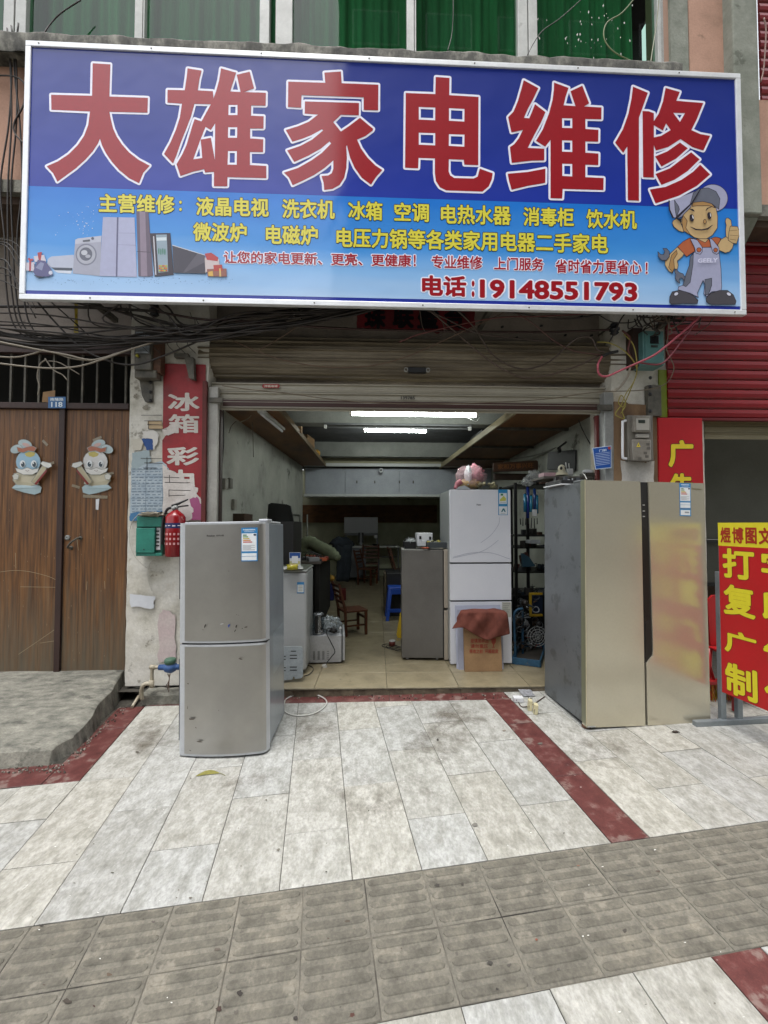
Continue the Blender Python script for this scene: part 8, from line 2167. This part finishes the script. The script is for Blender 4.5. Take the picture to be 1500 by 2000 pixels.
cab([(-60, 690, 3.32), (20, 698, 3.33), (60, 692, 3.34), (86, 683, 3.35)], 0.006, pale_c, 'grey cable joining the knot above the left door')
cab([(85, 684, 3.34), (110, 690, 3.35), (140, 700, 3.36), (180, 705, 3.36)], 0.005, pale_c, 'short grey cable hanging from the knot above the left door')
cab([(90, 702, 3.4), (78, 712, 3.4), (73, 735, 3.4), (77, 755, 3.4), (74, 772, 3.4)], 0.005, pale_c, 'loose grey cable tail hanging before the transom bars')
cab([(88, 700, 3.4), (104, 722, 3.4), (122, 732, 3.4), (131, 742, 3.4)], 0.005, pale_c, 'cut cable end with a frayed tip before the transom')
cab([(95, 705, 3.4), (115, 708, 3.4), (140, 722, 3.4), (155, 731, 3.4)], 0.004, pale_c, 'thin grey cable slanting across the transom bars')
ys_ = MB(mk('yellow_tape_strip', [(0.3, '#8f7d22'), (0.7, '#b39c2c')], scale=30, rough=0.5)); ys_.prism([W(145, 590, 3.45), W(152, 590, 3.45), W(151, 620, 3.46), W(153, 650, 3.46), W(144, 650, 3.46), W(146, 620, 3.45)], (0, 0.004, 0)); tag(ys_.build('yellow_strip'), 'faded yellow strip hanging from the signboard on the left', 'strip')
for k in range(5):
    x = 275 + 22 * k + rc_.uniform(-5, 5)
    cab([(x, 640, 3.4), (x + 12, 655, 3.4), (x + 4, 672, 3.42), (x + 20, 690, 3.44)], 0.003, M['cable'], 'thin stray wire hanging in the tangle over the left pier', 'stray wires over the left pier', 'stray_wire', 'wire')
for (x, y) in ((330, 618), (383, 622), (356, 634), (371, 610), (247, 600)):
    cab([(x, y, 3.4), (x + 3, y + 8, 3.38), (x + 9, y + 14, 3.38), (x + 10, y + 24, 3.4)], 0.003, M['cable'], 'thin stray wire hanging in the tangle over the left pier', 'stray wires over the left pier', 'stray_wire', 'wire')
# swags across the drum
thin = flat('#5b4838', 0.6)
cab([(455, 665, 3.5), (500, 685, 3.5), (560, 705, 3.5), (640, 717, 3.5), (720, 715, 3.5), (790, 698, 3.5), (860, 668, 3.48), (920, 640, 3.44), (975, 615, 3.4), (1000, 598, 3.36)], 0.0045, thin, 'thin brown wire sagging across the left half of the shutter drum')
cab([(505, 685, 3.5), (530, 670, 3.5), (560, 652, 3.48), (590, 630, 3.45)], 0.004, thin, 'thin brown wire rising from the sagging wire towards the tangle')
cab([(835, 603, 3.34), (870, 632, 3.42), (905, 662, 3.5), (950, 700, 3.52), (990, 725, 3.5), (1025, 738, 3.5), (1070, 733, 3.5), (1120, 718, 3.5), (1172, 694, 3.46)], 0.007, flat('#4a3c33'), 'greyish cable sagging in a deep V across the right half of the drum')
cab([(890, 603, 3.34), (925, 638, 3.42), (960, 690, 3.5), (1000, 716, 3.5), (1035, 720, 3.5), (1075, 705, 3.5), (1105, 678, 3.48), (1130, 660, 3.44), (1155, 660, 3.42), (1166, 682, 3.42), (1180, 688, 3.42)], 0.007, flat('#41352d'), 'brown cable dipping then rising to loop by the right end of the drum')
cab([(1010, 612, 3.36), (1045, 635, 3.42), (1080, 664, 3.46), (1120, 685, 3.48), (1180, 694, 3.44)], 0.006, flat('#4d332c'), 'reddish brown cable slanting down to the right end of the drum')
cab([(832, 605, 3.34), (870, 622, 3.38), (930, 650, 3.42), (1000, 660, 3.46), (1080, 668, 3.48)], 0.005, flat('#3c3029'), 'thin dark wire slanting from the signboard over the couplet')
cab([(820, 606, 3.36), (826, 640, 3.5), (842, 657, 3.55), (858, 656, 3.55), (868, 645, 3.5), (862, 625, 3.45), (845, 606, 3.4)], 0.0045, flat('#3c3029'), 'loose wire loop hanging over the couplet paper')
cab([(1240, 596, 3.36), (1150, 618, 3.38), (1080, 622, 3.38), (1000, 610, 3.36), (900, 600, 3.34)], 0.006, M['cable'], 'dark cable skimming just below the signboard on the right half')
cab([(1180, 610, 3.36), (1110, 615, 3.37), (1050, 618, 3.37), (960, 622, 3.38), (830, 650, 3.45), (780, 668, 3.48)], 0.005, flat('#5a2a26'), 'thin maroon wire running from the right tangle down to the drum')
cab([(434, 753, 3.6), (480, 760, 3.6), (560, 768, 3.62), (650, 780, 3.62), (760, 788, 3.62), (900, 788, 3.6), (1060, 780, 3.6), (1130, 770, 3.58), (1180, 765, 3.56), (1240, 763, 3.54), (1280, 758, 3.52), (1305, 745, 3.5), (1316, 720, 3.48), (1310, 700, 3.46), (1302, 682, 3.44), (1305, 650, 3.42), (1305, 615, 3.38)], 0.004, flat('#6b604f'), 'long thin wire strung along the shutter foot and up past the teal box')
# right cluster
pink = mk('pink_cable_sheath', [(0.3, '#8f3a45'), (0.7, '#b35563')], scale=8, rough=0.5)
cab([(1176, 696, 3.44), (1168, 712, 3.42), (1170, 730, 3.42), (1185, 735, 3.40), (1215, 722, 3.38), (1245, 709, 3.36), (1280, 692, 3.34), (1320, 660, 3.32), (1352, 632, 3.32), (1372, 610, 3.32)], 0.009, pink, 'thick pink cable looping from the drum end up to the signboard on the right')
cab([(1246, 708, 3.38), (1285, 712, 3.36), (1305, 700, 3.35), (1330, 668, 3.34), (1355, 634, 3.33), (1375, 610, 3.32)], 0.007, mk('dull_pink_sheath', '#7a3840', rough=0.5), 'duller pink cable running just under the thick pink one')
cab([(1176, 696, 3.44), (1190, 690, 3.43), (1207, 686, 3.42)], 0.012, M['black'], 'black taped cable joint at the right end of the drum')
yel = flat('#8d8238', 0.6)
cab([(1166, 668, 3.46), (1190, 670, 3.44), (1215, 682, 3.42), (1235, 702, 3.40), (1244, 722, 3.42), (1238, 745, 3.48), (1222, 770, 3.52), (1214, 790, 3.54), (1202, 808, 3.55), (1210, 815, 3.55), (1219, 818, 3.55)], 0.0045, yel, 'yellowish green wire curling down to the white conduit')
cab([(1218, 652, 3.44), (1236, 672, 3.42), (1243, 700, 3.40), (1243, 730, 3.44), (1230, 765, 3.52), (1216, 800, 3.55), (1220, 818, 3.55)], 0.0045, yel, 'second yellowish wire running straighter down to the white conduit')
cab([(1222, 785, 3.55), (1216, 795, 3.54), (1208, 786, 3.54), (1214, 772, 3.54), (1222, 790, 3.54), (1212, 808, 3.54)], 0.004, yel, 'curled yellowish wire over the brown meter board')
cab([(1215, 645, 3.44), (1230, 660, 3.43), (1227, 685, 3.42), (1236, 705, 3.42)], 0.008, flat('#52241e'), 'dark red brown cable bending beside the teal meter box')
cab([(1232, 712, 3.46), (1226, 735, 3.5), (1212, 755, 3.52), (1203, 762, 3.54)], 0.009, flat('#8d8577'), 'pale stiff cable slanting from the teal box towards the guide rail')
for k in range(22):
    x = rc_.uniform(1230, 1360); Y = rc_.uniform(3.34, 3.46)
    x2 = x + rc_.uniform(-60, 40)
    cab([(x, 603, Y - 0.03), (x + rc_.uniform(-14, 14), rc_.uniform(612, 630), Y), (x2, rc_.uniform(618, 650), Y), (x2 + rc_.uniform(-40, 20), rc_.uniform(612, 660), Y)], rc_.uniform(0.003, 0.007), M['cable'] if k % 3 else flat('#5a4b3f', 0.6), 'stray wire in the tangle at the right end under the signboard', 'stray wires under the right end of the signboard', 'stray_wire', 'wire')
cab([(1235, 600, 3.34), (1215, 620, 3.38), (1200, 650, 3.42), (1190, 668, 3.44)], 0.006, M['cable'], 'dark cable dropping from the signboard to the right insulator')
cab([(1396, 618, 3.34), (1382, 636, 3.4), (1366, 648, 3.44), (1357, 655, 3.46)], 0.004, flat('#4c4038'), 'short wire end sticking out over the red shutter')
# verticals at the far left wall
for k, (x, dx) in enumerate(((4, 18), (14, 6), (22, 10), (36, -8))):
    cab([(x, 60 - 5 * k, 3.34), (x + dx, 130, 3.34), (x + dx * 0.4 + 6, 240, 3.34), (x + 4 - dx * 0.4, 360, 3.34), (x + dx * 0.3, 470, 3.34), (x + 8, 560, 3.35), (x + 22, 632, 3.38), (x + 60, 662, 3.42), (x + 150, 668, 3.42)], 0.006, M['cable'], 'dark cable hanging down the peach wall at the far left', 'cables down the far left wall')
cab([(-30, 148, 3.36), (18, 148, 3.34), (40, 155, 3.33), (50, 172, 3.33), (46, 205, 3.33), (28, 240, 3.33), (30, 262, 3.33), (52, 285, 3.33)], 0.006, M['cable'], 'cable looping in an S beside the left frame of the signboard')
for k in range(7):
    y = rc_.uniform(455, 560)
    cab([(-40, y, 3.36), (10, y + rc_.uniform(-15, 25), 3.34), (40, y + rc_.uniform(10, 50), 3.34), (70, y + rc_.uniform(30, 90), 3.36)], rc_.uniform(0.003, 0.006), M['cable'], 'dark cable hanging down the peach wall at the far left', 'cables down the far left wall')
# cables over the windows
cab([(158, 0, 3.36), (120, 25, 3.34), (100, 45, 3.33), (85, 66, 3.3)], 0.005, M['cable'], 'black cable slanting over the leftmost green window')
cab([(885, -10, 3.38), (885, 30, 3.37), (882, 70, 3.36), (874, 100, 3.3)], 0.0035, M['cable'], 'thin black cable hanging over the dark green window')
cab([(1140, -5, 3.38), (1095, 35, 3.36), (1060, 60, 3.34), (1042, 85, 3.32), (1030, 108, 3.3)], 0.0035, M['cable'], 'thin black cable slanting over the double mullion on the right')
cab([(1245, -10, 3.36), (1215, 25, 3.36), (1185, 45, 3.36), (1180, 75, 3.35), (1200, 102, 3.34), (1240, 122, 3.32), (1262, 130, 3.28)], 0.005, flat('#6e7a52', 0.6), 'grey green cable looping over the right hand window')
cab([(1288, -10, 3.36), (1283, 40, 3.36), (1274, 100, 3.32), (1269, 134, 3.27)], 0.004, flat('#8a8a74', 0.6), 'pale wire running down the right edge of the windows')
cab([(1492, 35, 3.28), (1496, 60, 3.28), (1492, 130, 3.28), (1486, 160, 3.28)], 0.006, flat('#86685f', 0.6), 'pinkish cable down the right corner pilaster')
# ================================================================== the other side of the street
def block(name, label, x0, x1, y0, dep, h, mat, floors, bays):
    t = thing(name, label, 'building', ((x0 + x1) / 2, y0, 0))
    MB(mat).box(x0, x1, y0 - dep, y0, -0.8, h).build('wall', t)
    MB(M['concrete']).box(x0 - 0.2, x1 + 0.2, y0 - dep, y0 + 0.35, h, h + 0.35).build('parapet', t)
    gl = mk('far_window_glass', '#2a3338', rough=0.1)
    for f in range(floors):
        for b in range(bays):
            xa = x0 + (x1 - x0) * (b + 0.2) / bays; xb = x0 + (x1 - x0) * (b + 0.8) / bays; z = 3.4 + f * 3.0
            w_ = MB(M['whiteframe']).box(xa - 0.06, xb + 0.06, y0 + 0.001, y0 + 0.05, z + 0.54, z + 2.06).build('window', t)
            MB(gl).box(xa, xb, y0 + 0.05, y0 + 0.06, z + 0.6, z + 2.0).build('pane', w_)
    for b in range(bays):
        xa = x0 + (x1 - x0) * (b + 0.08) / bays; xb = x0 + (x1 - x0) * (b + 0.92) / bays
        MB(flat(R.choice(['#6b6a66', '#5a5550', '#7a7870']), 0.5)).box(xa, xb, y0 + 0.001, y0 + 0.06, -0.4, 2.8).build('shopfront', t)
wallm = mk('opposite_facade', [(0.3, '#393631'), (0.7, '#4d4943')], scale=0.6, rough=0.9)
block('tall_apartment_block', 'tall dull apartment block across the street from the shop', -1.2, 24.0, -10.5, 8, 27, wallm, 7, 8)
block('low_shop_row', 'low row of shops across the street to the left', -42.0, -1.6, -11.5, 8, 4.6, mk('low_row_wall', [(0.3, '#8a857c'), (0.7, '#9d988f')], scale=0.6, rough=0.9), 0, 12)
rd_ = MB(mk('asphalt_road', [(0.3, '#3c3c3b'), (0.7, '#4d4d4b')], scale=3, rough=0.9)); rd_.face([(-60, -9, gz(0, -4.5) - 0.15), (60, -9, gz(0, -4.5) - 0.15), (60, -3.5, gz(0, -3.5) - 0.0), (-60, -3.5, gz(0, -3.5) - 0.0)])
# ================================================================== gum spots, stains, specks on the paving
r9 = random.Random(4)
sm = MB()
def stain(px, py, w_, h_, col, k, n=12, lift=0.0035, jag=0.35):
    sm.use(flat(col, 0.8)); pts = []
    for i in range(n):
        a = 2 * math.pi * i / n; q = 1 + r9.uniform(-jag, jag)
        pts.append(G(px + w_ * q * math.cos(a), py + h_ * q * math.sin(a), lift + k * 0.00002))
    sm.face(pts)
for k, (px, py, w_, h_, c) in enumerate([(220, 1706, 5, 2.2, '#4a453d'), (544, 1661, 5, 4, '#6a655b'), (268, 1470, 7, 2.5, '#5b564e'), (468, 1941, 9, 9, '#2f2a26'), (428, 1972, 9, 9, '#3a2a24'), (213, 1905, 10, 5, '#57493c'), (462, 1979, 7, 7, '#57524a'), (130, 1957, 15, 7, '#3d362f'),
        (184, 1967, 4, 4, '#3a2520'), (688, 1985, 8, 7, '#4a2d24'), (578, 1990, 7, 8, '#35302c'), (679, 1801, 8, 4, '#4b4238'), (425, 1856, 10, 4, '#5a5249'), (300, 1802, 6, 4, '#57504a'), (81, 1809, 6, 3, '#3a3530'), (372, 1755, 5, 2.5, '#69635a'), (349, 1740, 2, 1.5, '#5b3e34'), (345, 1755, 2.4, 1.6, '#4c3a30'),
        (854, 1730, 8, 5, '#3c3833'), (903, 1728, 5, 4, '#433e38'), (1220, 1820, 7, 6, '#45403a'), (1048, 1837, 4, 3, '#7a4434'), (957, 1883, 9, 7, '#3b3833'), (994, 1887, 7, 5, '#4c4842'), (971, 1934, 4, 4, '#35322e'), (1091, 1895, 5, 4, '#54504a'), (1285, 1703, 8, 3, '#4a3f36'), (1230, 1712, 14, 2, '#4a4a44'), (1403, 1690, 5, 3, '#4a423a'), (1129, 1692, 5, 2, '#7c5a48'),
        (928, 1612, 8, 5, '#6d6a63'), (520, 1564, 4, 2.5, '#69645a'), (720, 1585, 2, 2, '#57524a'), (985, 1428, 5, 2.4, '#7a7267'), (1055, 1453, 8, 3, '#5f5b54'), (855, 1446, 3, 4, '#3a3530')]):
    stain(px, py, w_ * 0.62, h_ * 0.62, c, k)
for k in range(110):
    px, py = r9.uniform(60, 1480), r9.uniform(1420, 1990); sc_ = (py - 1000) / 700
    stain(px, py, r9.uniform(0.7, 2.2) * sc_, r9.uniform(0.4, 1.1) * sc_, r9.choice(['#3e3933', '#5c554b', '#d8d6cf', '#4a3a30', '#dadad4']), 40 + k, 6)
tag(sm.build('paving_spots'), 'gum spots and specks of dirt scattered over the paving', 'spots', kind='stuff')
# oil stained patches before the threshold: a thin film of grime with a ragged outline
gm_ = mk('brown_grime_film', [(0.35, '#4d4335'), (0.65, '#6b6150')], scale=20, rough=0.7)
n, l = gm_.node_tree.nodes, gm_.node_tree.links
tc = n.new('ShaderNodeTexCoord'); nz = n.new('ShaderNodeTexNoise'); nz.inputs['Scale'].default_value = 7; nz.inputs['Detail'].default_value = 9; nz.inputs['Roughness'].default_value = 0.7
l.new(tc.outputs['Object'], nz.inputs[0])
vd = n.new('ShaderNodeAttribute'); vd.attribute_name = 'film'
mu = n.new('ShaderNodeMath'); mu.operation = 'MULTIPLY_ADD'; mu.inputs[1].default_value = 1.6; l.new(nz.outputs['Fac'], mu.inputs[0])
ad = n.new('ShaderNodeMath'); ad.operation = 'ADD'; ad.inputs[1].default_value = -1.22; l.new(vd.outputs['Fac'], ad.inputs[0]); l.new(ad.outputs[0], mu.inputs[2])
cl = n.new('ShaderNodeMath'); cl.operation = 'MULTIPLY'; cl.inputs[1].default_value = 1.15; cl.use_clamp = True; l.new(mu.outputs[0], cl.inputs[0])
l.new(cl.outputs[0], n['Principled BSDF'].inputs['Alpha'])
def film(cx, cy, wx_, wy_, dens, lift=0.003, N=14, fn=None):
    vs, at_, fs = [], [], []
    for j in range(N + 1):
        for i in range(N + 1):
            u, v = 2 * i / N - 1, 2 * j / N - 1
            x, y = cx + u * wx_, cy + v * wy_
            vs.append(fn(x, y) if fn else G(x, y, lift)); at_.append(dens * max(0.0, 1 - (u * u + v * v)) ** 0.7)
    for j in range(N):
        for i in range(N): fs.append((j * (N + 1) + i, j * (N + 1) + i + 1, (j + 1) * (N + 1) + i + 1, (j + 1) * (N + 1) + i))
    mb = MB(gm_); mb.add(vs, fs); o = mb.build('grime_film', kind='stuff')
    a = o.data.attributes.new('film', 'FLOAT', 'POINT'); a.data.foreach_set('value', at_)
    return o
for k, (lab, *f) in enumerate([('brown grime spread over the slabs between the two big fridges', 860, 1452, 110, 62, 0.6), ('dark grime patch near the red corner of the paving', 895, 1400, 75, 34, 0.72), ('brown grime on the slabs right of the silver fridge', 610, 1420, 80, 50, 0.6), ('grime on the slabs left of the silver fridge', 290, 1440, 70, 60, 0.62), ('grime in front of the gold fridge', 1180, 1470, 130, 50, 0.55), ('faint brown grime before the silver fridge', 470, 1550, 150, 70, 0.5), ('faint brown grime across the middle slabs', 760, 1560, 190, 90, 0.5)]):
    tag(film(*f, lift=0.003 + 0.0004 * k), lab, 'grime', kind='stuff')
# pale scratches on the brown doors
sc2 = MB(flat('#9c8f74', 0.8))
DP = lambda x, y, l=0.0: W(x, y, YD - 0.0015 - l)
for k, pts in enumerate(([(0, 1117), (30, 1114), (60, 1117), (95, 1126), (114, 1135)], [(36, 1278), (70, 1255), (112, 1226)], [(78, 1256), (112, 1251)], [(40, 1146), (114, 1147)], [(204, 1135), (205, 1150)], [(170, 1136), (169, 1152)], [(150, 1050), (153, 1075)], [(30, 1080), (31, 1110)])):
    pline(sc2, [(q.x, q.y) for q in smooth_path([Vector((x, y, 0)) for x, y in pts], 4)], 0.7, DP, k * 0.00002)
for k in range(70):
    x, y = r9.choice([r9.uniform(2, 112), r9.uniform(130, 246)]), r9.uniform(820, 1290); h_ = r9.uniform(1, 7)
    ppoly(sc2, [(x, y), (x + 0.6, y + h_ / 2), (x + 0.2, y + h_)], DP, 0.0002)
tag(sc2.build('door_scratches'), 'pale scratches scored across the brown double door', 'scratches', kind='stuff')
# grit and small stones along the foot of the ramp, the sill and the pier
gv = MB()
for k in range(260):
    q = k % 3
    if q == 0: t = r9.random(); p = G(130 + 110 * t + r9.uniform(-3, 10), 1487 - 110 * t + r9.uniform(-2, 8))
    elif q == 1: p = G(r9.uniform(0, 128), 1505 - r9.uniform(-6, 12))
    else: p = G(r9.uniform(560, 1050), r9.uniform(1357, 1366))
    gv.use(flat(r9.choice(['#5c584f', '#77736a', '#8d897f', '#3f3c36']), 0.9)); gv.blob(p + Vector((0, 0, 0.003)), r9.uniform(0.0025, 0.008), 0.6, 3, k)
tag(gv.build('grit'), 'grit and small stones gathered along the ramp foot and the door sill', 'grit', kind='stuff')
